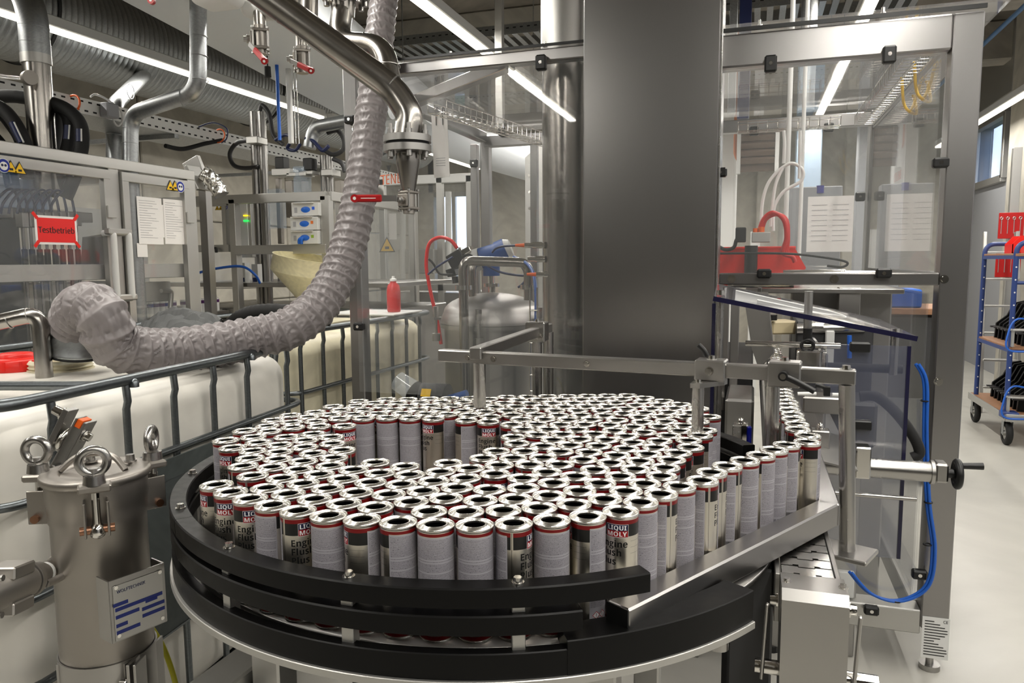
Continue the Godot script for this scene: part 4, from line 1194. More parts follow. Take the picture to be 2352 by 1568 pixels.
	var l3 := pZ(1648, 659, lz - 0.32)
	var ld := thing("clear_lid", "sloping clear acrylic lid with dark front edge over the conveyor", "cover", Vector3(l0.x, 0.98, lz))
	var up := Vector3(0, 0.012, 0)
	var lid := mb()
	lid.quad(l0, l1, l2, l3, Vector3.DOWN)
	lid.quad(l0 + up, l1 + up, l2 + up, l3 + up, Vector3.UP)
	part(ld, "sheet", lid, glassy(Color(0.62, 0.62, 0.68), 0.16, 0.03))
	part(ld, "front_edge", mb().bar(l0 + up * 0.5, l1 + up * 0.5, 0.004, 0.014), M.edge)
	part(ld, "back_edge", mb().bar(l3 + up * 0.5, l2 + up * 0.5, 0.003, 0.012), M.steel_lt)
	part(ld, "grip_slot", mb().tube(bent([l3.lerp(l0, 0.3).lerp(l2, 0.12) + up * 1.1, l3.lerp(l2, 0.72) + (l0 - l3) * 0.25 + up * 1.1, l3.lerp(l2, 0.78) + (l0 - l3) * 0.42 + up * 1.1, l3.lerp(l2, 0.72) + (l0 - l3) * 0.55 + up * 1.1, l3.lerp(l2, 0.25) + (l0 - l3) * 0.6 + up * 1.1], 0.03), 0.0025, 6), M.white)
	for q in [[l0 + Vector3(0.02, 0, -0.02), 0.60], [l0 + Vector3(0.02, 0, -0.26), 0.6], [l1 + Vector3(-0.05, 0, -0.04), 0.62]]:
		var b: Vector3 = q[0]
		part(ld, "standoff", mb().cyl(at_y(b, 1.0 if b.x < 0.2 else 1.17), b + Vector3(0, 0.01 if b.x < 0.2 else 0.02, 0), 0.011, 14), M.steel_lt)
		part(ld, "knob", mb().cyl(b + Vector3(0, 0.016, 0), b + Vector3(0, 0.03, 0), 0.012, 12), M.chrome)
	var s1 := pZ(2090, 795, -2.2)
	var yb := vy(s1, 1282)
	var sd := thing("splash_shield", "upright smoked acrylic shield with dark blue edge beside the handwheel", "shield", Vector3(s1.x, yb, -2.2))
	part(sd, "sheet", mb().box(Vector3(s1.x - 0.105, (s1.y + yb) / 2, -2.2), Vector3(0.20, s1.y - yb, 0.008)), M.smoke)
	part(sd, "edge", mb().box(Vector3(s1.x - 0.002, (s1.y + yb) / 2, -2.2), Vector3(0.009, s1.y - yb, 0.010)), M.edge)
	part(sd, "side_sheet", mb().box(Vector3(s1.x - 0.205, (s1.y + yb) / 2 + 0.02, -2.45), Vector3(0.008, s1.y - yb - 0.1, 0.5)), M.smoke)
	for q in [[1975, 797], [1978, 975]]:
		part(sd, "hinge", mb().box(pZ(q[0], q[1], -2.19), Vector3(0.05, 0.026, 0.03), Basis.IDENTITY, 0.003), M.blackp)
	# spindle with handwheel
	var w0 := pZ(1890, 1066, -2.1)
	var wy := w0.y
	var hw := thing("handwheel_spindle", "horizontal steel adjusting spindle ending in a black handwheel", "handwheel", Vector3(0.3, wy, -2.1))
	var wx := pZ(2195, 1080, -2.1).x
	part(hw, "tube", mb().cyl(Vector3(0.16, wy, -2.1), Vector3(wx - 0.055, wy, -2.1), 0.026, 28), M.steel_lt)
	part(hw, "flange", mb().cyl(Vector3(wx - 0.058, wy, -2.1), Vector3(wx - 0.05, wy, -2.1), 0.031, 24).box(Vector3(wx - 0.035, wy + 0.004, -2.1), Vector3(0.03, 0.05, 0.05), Basis.IDENTITY, 0.005), M.steel)
	part(hw, "gear_box", mb().box(pZ(1980, 1058, -2.06) , Vector3(0.036, 0.082, 0.05), Basis.IDENTITY, 0.003), M.chrome)
	part(hw, "thin_rod", mb().cyl(Vector3(0.16, wy - 0.075, -2.1), Vector3(0.42, wy - 0.075, -2.1), 0.006, 10), M.steel_lt)
	var wl := part(hw, "handwheel", mb().torus(Vector3(wx + 0.004, wy, -2.1), Vector3.RIGHT, 0.031, 0.0085, 32, 12).cyl(Vector3(wx - 0.02, wy, -2.1), Vector3(wx + 0.008, wy, -2.1), 0.012, 16).cyl(Vector3(wx, wy, -2.1), Vector3(wx + 0.003, wy, -2.1), 0.03, 24), M.blackp, "black handwheel")
	part(wl, "crank_handle", mb().cyl(Vector3(wx + 0.008, wy + 0.024, -2.09), Vector3(wx + 0.058, wy + 0.027, -2.09), 0.0075, 14, 0.009), M.blackp)
	# labelling unit under the lid
	var u := thing("labelling_unit", "cluttered steel labelling unit with rods and rollers beside the conveyor", "machine", Vector3(0.3, 0, -2.65))
	var r0 := pZ(1712, 788, -2.35)
	var r1 := pZ(1930, 795, -2.35)
	part(u, "cross_rod", mb().cyl(r0, r1, 0.009, 16), M.chrome)
	var rk := r0.lerp(r1, 0.66)
	part(u, "rod_knob", mb().cyl(rk + Vector3(0, 0.012, 0), rk + Vector3(0, 0.05, 0), 0.013, 14).torus(rk + Vector3(0, 0, 0.012), Vector3(0, 0, 1), 0.017, 0.005, 20, 8), M.blackp)
	part(u, "carrier_block", mb().box(rk + Vector3(0.005, -0.045, 0.0), Vector3(0.065, 0.06, 0.05), Basis.IDENTITY, 0.004), M.chrome)
	part(u, "carrier_post", mb().cyl(rk + Vector3(0, 0.05, -0.01), rk + Vector3(0, 0.16, -0.01), 0.012, 14), M.steel_dk)
	part(u, "threaded_spindle", mb().cyl(rk + Vector3(0.04, -0.065, -0.02), rk + Vector3(0.26, -0.065, -0.02), 0.013, 14), M.rubber)
	part(u, "sensor_box", mb().box(pZ(1895, 925, -2.2), Vector3(0.12, 0.045, 0.09), Basis.IDENTITY, 0.004), M.steel)
	part(u, "light_bar", mb().cyl(pZ(1832, 904, -2.12), pZ(1875, 904, -2.12), 0.005, 10).cyl(pZ(1912, 906, -2.12), pZ(1940, 907, -2.12), 0.005, 10), M.white)
	part(u, "black_lever", mb().tube(smooth([pZ(1873, 883, -2.13), pZ(1895, 890, -2.13), pZ(1905, 897, -2.13)], 5), 0.006, 10).box(pZ(1899, 898, -2.13), Vector3(0.016, 0.024, 0.02)), M.blackp)
	part(u, "chute", mb().prism([Vector2(-0.02, 0.14), Vector2(0.075, 0.14), Vector2(0.105, -0.07), Vector2(0.05, -0.13), Vector2(0.02, -0.06)], 0.006, Transform3D(Basis(Vector3(0.85, 0, 0.5), Vector3.UP, Vector3(-0.5, 0, 0.85)), pZ(1718, 760, -2.75))), M.steel_dk)
	for q in [[1690, 660, 900, -2.8, 0.03], [1668, 690, 880, -2.5, 0.02], [1745, 660, 760, -3.0, 0.015], [1950, 660, 1000, -3.3, 0.08]]:
		var a := pZ(q[0], q[1], q[3])
		part(u, "upright", mb().box(at_y(a, (a.y + vy(a, q[2])) / 2), Vector3(q[4], a.y - vy(a, q[2]), q[4]), Basis.IDENTITY, 0.002), M.steel_dk if q[4] > 0.025 else M.steel)
	part(u, "roller", mb().cyl(pZ(1830, 755, -2.9), pZ(1985, 752, -2.9), 0.02, 18).cyl(pZ(1850, 750, -2.9), pZ(1890, 751, -2.9), 0.026, 18), M.steel_lt)
	part(u, "housing", mb().box(pZ(1905, 810, -3.05), Vector3(0.26, 0.26, 0.3), Basis.IDENTITY, 0.006), M.grey_cover)
	part(u, "white_guide", mb().box(pZ(1905, 800, -2.88), Vector3(0.03, 0.13, 0.02), Basis.IDENTITY, 0.004), M.whitep)
	part(u, "blue_rod", mb().cyl(pZ(1951, 770, -2.85), pZ(1951, 822, -2.85), 0.008, 10), M.bluec)
	part(u, "cream_block", mb().box(pZ(1790, 750, -3.0), Vector3(0.10, 0.05, 0.10), Basis(Vector3.UP, 0.4), 0.006), mat(Color(0.80, 0.74, 0.60), 0.5))
	part(u, "star_knob", mb().cyl(pZ(1772, 735, -2.93), pZ(1772, 735, -2.93) + Vector3(0, 0.02, 0), 0.02, 8), M.blackp)
	part(u, "drag_chain", mb().tube(smooth([pZ(1975, 910, -2.5), pZ(2015, 912, -2.5), pZ(2060, 950, -2.5), pZ(2100, 1005, -2.5), pZ(2112, 1040, -2.5), pZ(2095, 1050, -2.5)], 8), 0.016, 8), M.rubber)
	part(u, "side_box", mb().box(pZ(1945, 960, -2.75), Vector3(0.16, 0.15, 0.22), Basis.IDENTITY, 0.01), M.grey_cover)
	part(u, "pedestal", mb().box(Vector3(0.30, 0.5, -3.02), Vector3(0.20, 1.0, 0.2), Basis.IDENTITY, 0.004), M.steel_dk)
	part(u, "left_cabinet", mb().box(Vector3(-0.055, 0.55, -3.3), Vector3(0.13, 1.1, 0.9), Basis.IDENTITY, 0.006), M.grey_cover)
	part(u, "dark_sheet", mb().box(pZ(1637, 840, -2.55), Vector3(0.012, 0.42, 0.02), Basis.IDENTITY, 0.001), M.edge)
	part(u, "drive_box", mb().box(Vector3(-0.03, 0.9, -2.62), Vector3(0.09, 0.3, 0.3), Basis.IDENTITY, 0.008), M.steel_dk)
	part(u, "white_rail", mb().box(Vector3(0.36, 0.29, -3.4), Vector3(0.06, 0.1, 1.0), Basis.IDENTITY, 0.004), M.white)

# ---- bulk liquid containers -----------------------------------------------------------------------
func pP(px: float, py: float, at: Vector3, nrm: Vector3) -> Vector3:
	var r := ray(px, py)
	return CO + r * ((at - CO).dot(nrm) / r.dot(nrm))
# a: near corner of the side facing the aisle, e: unit vector along that side, inn: unit vector into the container
func container(label: String, a: Vector3, e: Vector3, inn: Vector3, ln: float, wd: float, top: float, plastic: Material, rows: Array, cols: Array) -> Node3D:
	var o := thing("bulk_container", label, "container", at_y(a + e * ln / 2 + inn * wd / 2, 0))
	var b := Basis(e, Vector3.UP, e.cross(Vector3.UP))
	var mid := a + e * ln / 2 + inn * wd / 2
	part(o, "bottle", mb().rbox(at_y(mid, (top - 0.02 + 0.17) / 2), Vector3(ln - 0.07, top - 0.05 - 0.17, wd - 0.07), 0.085, b, 7), plastic)
	part(o, "top_rail", mb().tube(bent([a + inn * wd / 2, a, a + e * ln, a + e * ln + inn * wd, a + inn * wd, a + inn * wd / 2], 0.09).map(func(p): return at_y(p, top)), 0.0145, 12, false), M.cage)
	for y: float in rows:
		part(o, "cage_ring", mb().tube(bent([a + inn * wd / 2, a, a + e * ln, a + e * ln + inn * wd, a + inn * wd, a + inn * wd / 2], 0.09).map(func(p): return at_y(p, y)), 0.0105, 10, false), M.cage)
	var bars := []
	for f: float in cols:
		bars.append([a + e * f, -inn])
	for i in 6:
		bars.append([a + e * ln + inn * (0.12 + i * 0.15), e])
		bars.append([a + inn * (0.12 + i * 0.15), -e])
	for i in 7:
		bars.append([a + inn * wd + e * (0.12 + i * 0.16), inn])
	for q in bars:
		var p: Vector3 = q[0] - q[1] * 0.004
		part(o, "cage_bar", mb().tube([at_y(p, 0.16), at_y(p, top - 0.075), at_y(p + q[1] * 0.006, top - 0.055), at_y(p + q[1] * 0.002, top - 0.012)], 0.0098, 10), M.cage)
	part(o, "pallet_deck", mb().box(at_y(mid, 0.14), Vector3(ln, 0.03, wd), b, 0.005), M.cage)
	for u: float in [0.1, 0.5, 0.9]:
		for w: float in [0.1, 0.5, 0.9]:
			part(o, "pallet_foot", mb().box(at_y(a + e * ln * u + inn * wd * w, 0.0625), Vector3(0.12, 0.125, 0.12), b, 0.005), M.rubber)
	return o
func build_containers() -> void:
	var top := 1.2
	var a := Vector3(-1.508, top, -1.133)
	var bb := Vector3(-1.614, top, -2.417)
	var e := (bb - a).normalized()
	var inn := Vector3(e.z, 0, -e.x)
	if inn.x > 0:
		inn = -inn
	var row := func(px: float, py: float) -> float:
		return pP(px, py, a, inn).y
	var cols := []
	for q in [[140, 1000], [310, 1000], [415, 950], [503, 930], [579, 900], [668, 880]]:
		cols.append((pP(q[0], q[1], a, inn) - a).dot(e))
	cols.append(cols[0] - 0.2)
	var c1 := container("white caged bulk container with grey label plate left of the rotary table", a - e * 0.02, e, inn, 1.30, 1.0, top, M.hdpe, [row.call(70, 1152), row.call(60, 1385), row.call(120, 1556)], cols)
	# label plate of sheet metal
	var p0 := pP(322, 1078, a - inn * 0.014, inn)
	var p1 := pP(640, 950, a - inn * 0.014, inn)
	var yb: float = pP(480, 1388, a - inn * 0.014, inn).y
	part(c1, "label_plate", mb().bar(at_y(p0, (p0.y + yb) / 2), at_y(p1, (p0.y + yb) / 2), 0.004, p0.y - yb, 0.001), M.plate, "dark grey sheet metal label plate")
	part(c1, "plate_edge", mb().bar(at_y(p0, yb), at_y(p1, yb), 0.008, 0.006), M.cage)
	part(c1, "plate_edge", mb().bar(at_y(p0, p0.y - 0.06), at_y(p1, p0.y - 0.06), 0.006, 0.003), M.cage)
	for f in [[308, 878], [578, 818]]:
		var q := pP(f[0], f[1], a - inn * 0.012, inn)
		part(c1, "cage_rivet", mb().lathe([Vector2(0.012, -0.012), Vector2(0.012, 0.002), Vector2(0.007, 0.009), Vector2(0, 0.011)], Transform3D(Basis.IDENTITY, q), 14), M.cage)
	part(c1, "cross_bar", mb().tube([at_y(a + e * 0.30 + inn * 0.02, 1.195), at_y(a + e * 0.12 + inn * 0.98, 1.195)], 0.012, 10), M.cage)
	# filling neck, open
	var nk := pY(141, 848, 1.165)
	var nr := 0.086
	part(c1, "neck", mb().lathe([Vector2(nr + 0.022, -0.03), Vector2(nr + 0.008, -0.004), Vector2(nr + 0.008, 0.004), Vector2(nr, 0.006), Vector2(nr + 0.006, 0.012), Vector2(nr, 0.018), Vector2(nr + 0.006, 0.024), Vector2(nr, 0.032), Vector2(nr - 0.006, 0.034), Vector2(nr - 0.008, -0.02)], Transform3D(Basis.IDENTITY, nk), 40), M.hdpe_y)
	# red screw cap lying beside it
	var rc := pY(38, 848, 1.165)
	var cap := thing("screw_cap", "large red screw cap lying on the near white container", "cap", rc)
	part(cap, "cap_body", mb().lathe([Vector2(0, 0), Vector2(0.088, 0), Vector2(0.09, 0.003), Vector2(0.084, 0.032), Vector2(0.078, 0.038), Vector2(0.052, 0.041), Vector2(0.050, 0.050), Vector2(0.046, 0.053), Vector2(0, 0.053)], Transform3D(Basis.IDENTITY, rc), 40), M.redp)
	for i in 12:
		var w := TAU * i / 12
		var d := Vector3(cos(w), 0, sin(w))
		part(cap, "grip_rib", mb().bar(rc + d * 0.0875 + Vector3(0, 0.004, 0), rc + d * 0.083 + Vector3(0, 0.032, 0), 0.008, 0.007), M.redp)
	# suction pipe with elbow, dipping into the neck
	var s0 := pD(100, 836, 2.2)
	var sy := vy(s0, 718)
	var el := at_y(s0, sy)
	var sp := thing("suction_pipe", "bent stainless suction pipe dipping into the container neck", "pipe", s0)
	part(sp, "pipe", mb().tube(bent([at_y(s0, 1.0), el, pD(-60, 752, 2.15), pD(-300, 815, 2.1)], 0.05, 10), 0.0235, 20), M.pipe)
	for q in [[74, 726], [26, 738]]:
		var c := el.lerp(pD(-60, 752, 2.15), (100.0 - q[0]) / 160.0)
		part(sp, "weld_seam", mb().torus(c - Vector3(0, 0.003, 0), pD(-60, 752, 2.15) - el, 0.0228, 0.0022, 24, 6), M.steel_dk)
	# second container, far side
	var a2 := Vector3(-1.872, top, -2.72)
	var e2 := (Vector3(-1.82, top, -4.11) - a2).normalized()
	var in2 := Vector3(e2.z, 0, -e2.x)
	if in2.x > 0:
		in2 = -in2
	var c2 := container("yellowish caged bulk container beyond the grey hose", a2, e2, in2, 1.34, 1.0, top, M.hdpe_y, [0.93, 0.62, 0.34], [0.05, 0.22, 0.38, 0.54, 0.70, 0.86, 1.02, 1.18])
	part(c2, "neck", mb().lathe([Vector2(0.10, -0.02), Vector2(0.086, 0.0), Vector2(0.086, 0.02), Vector2(0.0, 0.02)], Transform3D(Basis.IDENTITY, pY(628, 742, 1.17)), 32), M.hdpe_y)
	var r2 := pY(628, 742, 1.19)
	part(c2, "red_cap", mb().lathe([Vector2(0.095, 0), Vector2(0.09, 0.03), Vector2(0.055, 0.036), Vector2(0.05, 0.045), Vector2(0, 0.045)], Transform3D(Basis.IDENTITY, r2), 32), M.redp, "red screw cap")
	# funnel standing in it
	var fb := pY(700, 708, 1.2)
	var fd := (fb - CO).dot(-CB.z)
	var fr := 84.0 / FOC * fd
	var fh := 98.0 / FOC * fd
	var tilt := Basis(-CB.z, deg_to_rad(10)) * Basis(CB.x, deg_to_rad(4))
	one("funnel", "big cream plastic funnel standing on the far container", "funnel", mb().lathe([Vector2(0.012, -0.05), Vector2(0.022, 0.0), Vector2(fr * 0.98, fh * 0.72), Vector2(fr * 0.99, fh * 0.74), Vector2(fr * 0.96, fh * 1.08), Vector2(fr * 0.98, fh * 1.1), Vector2(fr * 0.94, fh * 1.1), Vector2(fr * 0.95, fh * 0.76), Vector2(0.018, 0.01)], Transform3D(tilt, fb + Vector3(0, 0.03, 0)), 48), M.funnel)
	# black hose arching over the far container
	var bh := []
	for q in [[525, 748, 3.05], [560, 722, 3.0], [615, 712, 2.95], [690, 718, 2.9], [760, 735, 2.9]]:
		bh.append(pD(q[0], q[1], q[2]))
	one("black_hose", "thick black corrugated hose arching over the far container", "hose", mb().tube(smooth(bh, 14), func(s, _w): return 0.026 + 0.0015 * sin(s * 420.0), 16), M.rubber)
	# work jacket thrown over the rail
	var jk := mb()
	var jc := []
	for q in [[335, 742], [360, 728], [400, 722], [440, 720], [480, 724], [505, 738]]:
		jc.append(pD(q[0], q[1], 3.35))
	var jp := smooth(jc, 8)
	var jn := FastNoiseLite.new()
	jn.seed = 8
	jn.frequency = 3.2
	for lay in 2:
		var wd := 0.17 - lay * 0.07
		for i in jp.size() - 1:
			for j in 12:
				var q := []
				for cc in [[0, 0], [1, 0], [1, 1], [0, 1]]:
					var p: Vector3 = jp[i + cc[0]]
					var v := (float(j + cc[1]) / 12.0 - 0.5) * 2.0
					var fold := jn.get_noise_3d(p.x * 2.0, v * 0.5 + lay * 3.0, p.z * 2.0) * 0.045
					q.append(p + Vector3(v * wd * 0.25, -absf(v) * absf(v) * 0.10 + fold + lay * 0.012, v * wd))
				var nn: Vector3 = (q[1] - q[0]).cross(q[3] - q[0]).normalized()
				if nn.y < 0:
					nn = -nn
				jk.quad(q[0], q[1], q[2], q[3], nn)
	one("work_jacket", "crumpled grey work jacket thrown over the container rail", "jacket", jk, M.cloth)
	# red bottle standing at the far end
	var rb := pY(905, 716, 1.224)
	one("tray_board", "pale plastic board lying on the far container rails", "board", mb().box(rb + Vector3(-0.12, -0.005, 0.0), Vector3(0.42, 0.009, 0.36), Basis.IDENTITY, 0.002), M.whitep)
	var k := 78.0 / FOC * (rb - CO).dot(-CB.z)
	var bo := thing("red_bottle", "red plastic bottle with white cap standing on the far container", "bottle", rb)
	part(bo, "bottle_body", mb().lathe([Vector2(0, 0), Vector2(k * 0.18, 0), Vector2(k * 0.2, 0.01), Vector2(k * 0.2, k * 0.62), Vector2(k * 0.17, k * 0.78), Vector2(k * 0.09, k * 0.86), Vector2(k * 0.09, k * 0.9), Vector2(0, k * 0.9)], Transform3D(Basis.IDENTITY, rb), 28), mat(Color(0.72, 0.13, 0.13), 0.35))
	part(bo, "bottle_cap", mb().lathe([Vector2(k * 0.1, k * 0.9), Vector2(k * 0.1, k * 0.96), Vector2(k * 0.05, k * 0.98), Vector2(k * 0.04, k * 1.05), Vector2(0, k * 1.05)], Transform3D(Basis.IDENTITY, rb), 18), M.white)

# ---- bag filter housing ---------------------------------------------------------------------------
func build_filter() -> void:
	var ax := pD(236, 1300, 1.39)
	var R := 0.080
	var yl := vy(ax, 1080)       # top face of the lid
	var yf := vy(ax, 1172)       # foot of the neck flare
	var yb := vy(ax, 1482)       # clamp band
	var o := thing("filter_housing", "stainless filter vessel with three ring nuts beside the container", "filter", at_y(ax, 0))
	var T := Transform3D(Basis.IDENTITY, at_y(ax, 0))
	part(o, "body", mb().lathe([Vector2(0, yb - 0.16), Vector2(R, yb - 0.16), Vector2(R, yf - 0.012), Vector2(R + 0.002, yf - 0.008), Vector2(R + 0.002, yf), Vector2(R + 0.003, yf + 0.02), Vector2(R + 0.005, yf + 0.03), Vector2(R + 0.005, yl - 0.014), Vector2(R + 0.005, yl - 0.013), Vector2(0, yl - 0.013)], T, 64), M.cast)
	var lid := part(o, "lid", mb().lathe([Vector2(R + 0.010, yl - 0.012), Vector2(R + 0.012, yl - 0.010), Vector2(R + 0.012, yl), Vector2(R + 0.010, yl + 0.002), Vector2(R * 0.78, yl + 0.003), Vector2(R * 0.72, yl - 0.002), Vector2(R * 0.3, yl + 0.003), Vector2(0, yl + 0.003)], T, 64), M.cast)
	# three lugs with swing bolts and ring nuts; directions taken from the picture
	var right := CB.x
	var fwd := -Vector3(CB.z.x, 0, CB.z.z).normalized()
	right = Vector3(right.x, 0, right.z).normalized()
	var dirs := []
	for q in [[93, 1085], [217, 1112], [345, 1057]]:
		dirs.append((pY(q[0], q[1], yl) - at_y(ax, yl)).normalized())
	var turn := [Vector3(CB.z.x, 0, CB.z.z).normalized(), (Vector3(CB.z.x, 0, CB.z.z).normalized() + right * 0.45).normalized(), (right + fwd * 0.15).normalized()]
	for di in 3:
		var d: Vector3 = dirs[di]
		var sd := Vector3.UP.cross(d)
		var c := at_y(ax, yl - 0.005) + d * (R + 0.012)
		part(lid, "lug", mb().bar(c - d * 0.03, c + d * 0.026, 0.052, 0.013, 0.003), M.cast)
		var ring := part(o, "ring_nut", mb().torus(c + Vector3(0, 0.046, 0) + d * 0.008, turn[di], 0.0215, 0.0075, 32, 14).cyl(c + d * 0.008 + Vector3(0, 0.006, 0), c + d * 0.008 + Vector3(0, 0.022, 0), 0.0185, 24, 0.0165), M.steel_lt, "zinc-plated ring nut")
		part(ring, "thread_end", mb().cyl(c + d * 0.008 + Vector3(0, 0.02, 0), c + d * 0.008 + Vector3(0, 0.034, 0), 0.0075, 12), M.steel_dk)
		part(o, "swing_bolt", mb().cyl(c + d * 0.008 + Vector3(0, -0.075, 0), c + d * 0.008 + Vector3(0, 0.0, 0), 0.0065, 14).lathe([Vector2(0, -0.015), Vector2(0.011, -0.009), Vector2(0.0135, 0.0), Vector2(0.010, 0.010), Vector2(0.006, 0.014)], Transform3D(Basis.IDENTITY, c + d * 0.008 + Vector3(0, -0.078, 0)), 18), M.chrome)
		for s: float in [-1.0, 1.0]:
			part(o, "hinge_plate", mb().bar(c + d * -0.03 + sd * 0.018 * s + Vector3(0, -0.055, 0), c + d * 0.022 + sd * 0.018 * s + Vector3(0, -0.055, 0), 0.004, 0.062, 0.001), M.cast)
		part(o, "hinge_pin", mb().cyl(c + d * 0.008 + sd * -0.027 + Vector3(0, -0.075, 0), c + d * 0.008 + sd * 0.027 + Vector3(0, -0.075, 0), 0.0075, 16), mat(Color(0.60, 0.45, 0.36), 0.35, 1.0))
	# lifting bow and vent screws on the lid
	var hc := at_y(ax, yl + 0.003)
	part(lid, "lifting_bow", mb().tube(smooth([hc - right * 0.06 + fwd * -0.01, hc - right * 0.035 + Vector3(0, 0.022, 0), hc + Vector3(0, 0.027, 0) + fwd * 0.01, hc + right * 0.035 + Vector3(0, 0.022, 0), hc + right * 0.06 + fwd * -0.01], 8), 0.0055, 10), M.cast)
	for s: float in [-1.0, 1.0]:
		part(lid, "vent_screw", mb().hexbolt(hc + right * 0.038 * s + fwd * 0.05, Vector3.UP, 0.0085, 0.014), M.steel_lt)
	# inlet nozzle with white gasket and lever coupling to the left
	var ny := vy(ax, 1285)
	var n0 := at_y(ax, ny) - right * (R - 0.01) * 0.9 - fwd * 0.03
	var nd := (pD(20, 1350, 1.22) - n0).normalized()
	n0 -= nd * 0.0078
	part(o, "inlet", mb().cyl(n0, n0 + nd * 0.0484, 0.01911, 28).torus(n0 + nd * 0.0125, nd, 0.02028, 0.00312, 28, 8), M.cast)
	part(o, "gasket", mb().cyl(n0 + nd * 0.0484, n0 + nd * 0.0538, 0.01833, 28), M.white, "white sealing ring")
	var cp := thing("hose_coupling", "cast lever coupling with clamp shells at the filter inlet", "coupling", n0 + nd * 0.0546)
	part(cp, "socket", mb().cyl(n0 + nd * 0.0538, n0 + nd * 0.0663, 0.01755, 28).cyl(n0 + nd * 0.0663, n0 + nd * 0.092, 0.02340, 28, 0.02652).cyl(n0 + nd * 0.092, n0 + nd * 0.1014, 0.03042, 28), M.coupling)
	part(cp, "clamp_shell", mb().cyl(n0 + nd * 0.1045, n0 + nd * 0.2184, 0.02808, 28), M.coupling)
	var nu := nd.cross(right).normalized()
	nu = (Vector3.UP - nd * nd.y).normalized()
	var ns := nd.cross(nu)
	for s: float in [-1.0, 1.0]:
		part(cp, "clamp_ear", mb().bar(n0 + nd * 0.117 + nu * 0.0289 * s, n0 + nd * 0.1716 + nu * 0.0289 * s, 0.05, 0.02028, 0.00234, nu), M.coupling)
		for t: float in [0.165, 0.195]:
			part(cp, "socket_screw", mb().cyl(n0 + nd * t + nu * 0.0289 * s - ns * 0.0187, n0 + nd * t + nu * 0.0289 * s - ns * 0.0226, 0.00507, 14), M.steel_dk)
	var cs := ns if ns.dot(CO - n0) > 0 else -ns
	part(cp, "locking_lever", mb().tube(smooth([n0 + nd * 0.0897 + cs * 0.0265 - nu * 0.0094, n0 + nd * 0.0663 + cs * 0.0281 - nu * 0.0094, n0 + nd * 0.0312 + cs * 0.0359 - nu * 0.0031, n0 - nd * 0.0039 + cs * 0.0452 + nu * 0.0023], 6), 0.00663, 10), M.coupling)
	part(cp, "pull_ring", mb().torus(n0 + cs * 0.0452 - nu * 0.0172, cs, 0.01677, 0.00140, 28, 8), M.chrome)
	# nameplate on a folded bracket, turned to the right
	var q0 := pD(248, 1328, 1.27)
	var q1 := pD(374, 1280, 1.35)
	var qe := (at_y(q1, 0) - at_y(q0, 0)).normalized()
	var qn := Vector3(-qe.z, 0, qe.x)
	if qn.dot(CO - q0) < 0:
		qn = -qn
	var pw := (at_y(q1, 0) - at_y(q0, 0)).length()
	var yt := vy(q0, 1336)
	var ph := yt - vy(q0, 1478)
	var pc := at_y(q0, yt - ph / 2) + qe * pw / 2
	var pb := Basis(qe, Vector3.UP, qn)
	var br := part(o, "plate_bracket", mb().box(pc, Vector3(pw, ph, 0.003), pb).box(pc - qe * pw / 2 - qn * 0.02, Vector3(0.003, ph, 0.04), pb).box(pc + qe * pw / 2 - qn * 0.02, Vector3(0.003, ph, 0.04), pb), M.steel)
	var npl := part(br, "nameplate", mb().box(pc + qn * 0.0025 - Vector3(0, 0.004, 0), Vector3(pw * 0.9, ph * 0.88, 0.0015), pb), M.alu)
	npl.set_meta("label", "rating plate with blue print bars")
	var bars := [[-0.33, 0.10, 0.26], [0.0, 0.02, 0.86], [-0.22, -0.10, 0.42], [0.16, 0.0, 0.0], [0.22, -0.02, 0.22], [0.25, -0.13, 0.42], [-0.33, -0.24, 0.2], [0.25, -0.24, 0.42], [-0.22, -0.35, 0.42]]
	for g in bars:
		if g[2] > 0.0:
			part(br, "print_bar", mb().box(pc + pb * Vector3(g[0] * pw, g[1] * ph, 0.0036), Vector3(g[2] * pw, ph * 0.055, 0.0008), pb), mat(Color(0.06, 0.13, 0.42), 0.4))
	letters(br, "print_title", "WOLFTECHNIK", 0.0055, pc + pb * Vector3(-0.13 * pw, 0.30 * ph, 0.0034), pb, M.navy)
	for g in [[-0.40, 0.38], [0.40, 0.38], [-0.40, -0.40], [0.40, -0.40]]:
		part(br, "rivet", mb().cyl(pc + pb * Vector3(g[0] * pw, g[1] * ph, 0.003), pc + pb * Vector3(g[0] * pw, g[1] * ph, 0.0055), 0.0035, 10), M.chrome)
	# clamp band and three-cornered support
	part(o, "clamp_band", mb().lathe([Vector2(R + 0.001, yb - 0.09), Vector2(R + 0.004, yb - 0.09), Vector2(R + 0.004, yb), Vector2(R + 0.001, yb)], T, 56), M.steel)
	var bc := at_y(ax, yb - 0.04) + (right * 0.75 - fwd * 0.66).normalized() * (R + 0.004)
	var bt := part(o, "band_ear", mb().box(bc + right * 0.012, Vector3(0.006, 0.085, 0.04), Basis(right, Vector3.UP, right.cross(Vector3.UP)), 0.001).box(bc + right * 0.024, Vector3(0.005, 0.085, 0.04), Basis(right, Vector3.UP, right.cross(Vector3.UP)), 0.001), M.steel)
	part(bt, "band_bolt", mb().hexbolt(bc + right * 0.008 - fwd * 0.012, -right, 0.010, 0.016), M.chrome)
	for s: float in [-1.0, 1.0]:
		var f0 := at_y(ax, yb - 0.004) + right * s * (R + 0.0) - fwd * 0.005
		part(o, "angle_bracket", mb().bar(at_y(f0 + right * s * 0.0, (yb - 0.004) / 2), at_y(f0 + right * s * 0.001 - fwd * 0.055 - right * s * 0.02, (yb - 0.004) / 2), 0.004, yb - 0.004).bar(at_y(f0, (yb - 0.004) / 2), at_y(f0 + fwd * 0.05, (yb - 0.004) / 2), 0.004, yb - 0.004), M.steel)
	# bracket with clamped ring bolt rising behind the lid
	var k0 := pD(150, 1075, 1.52)
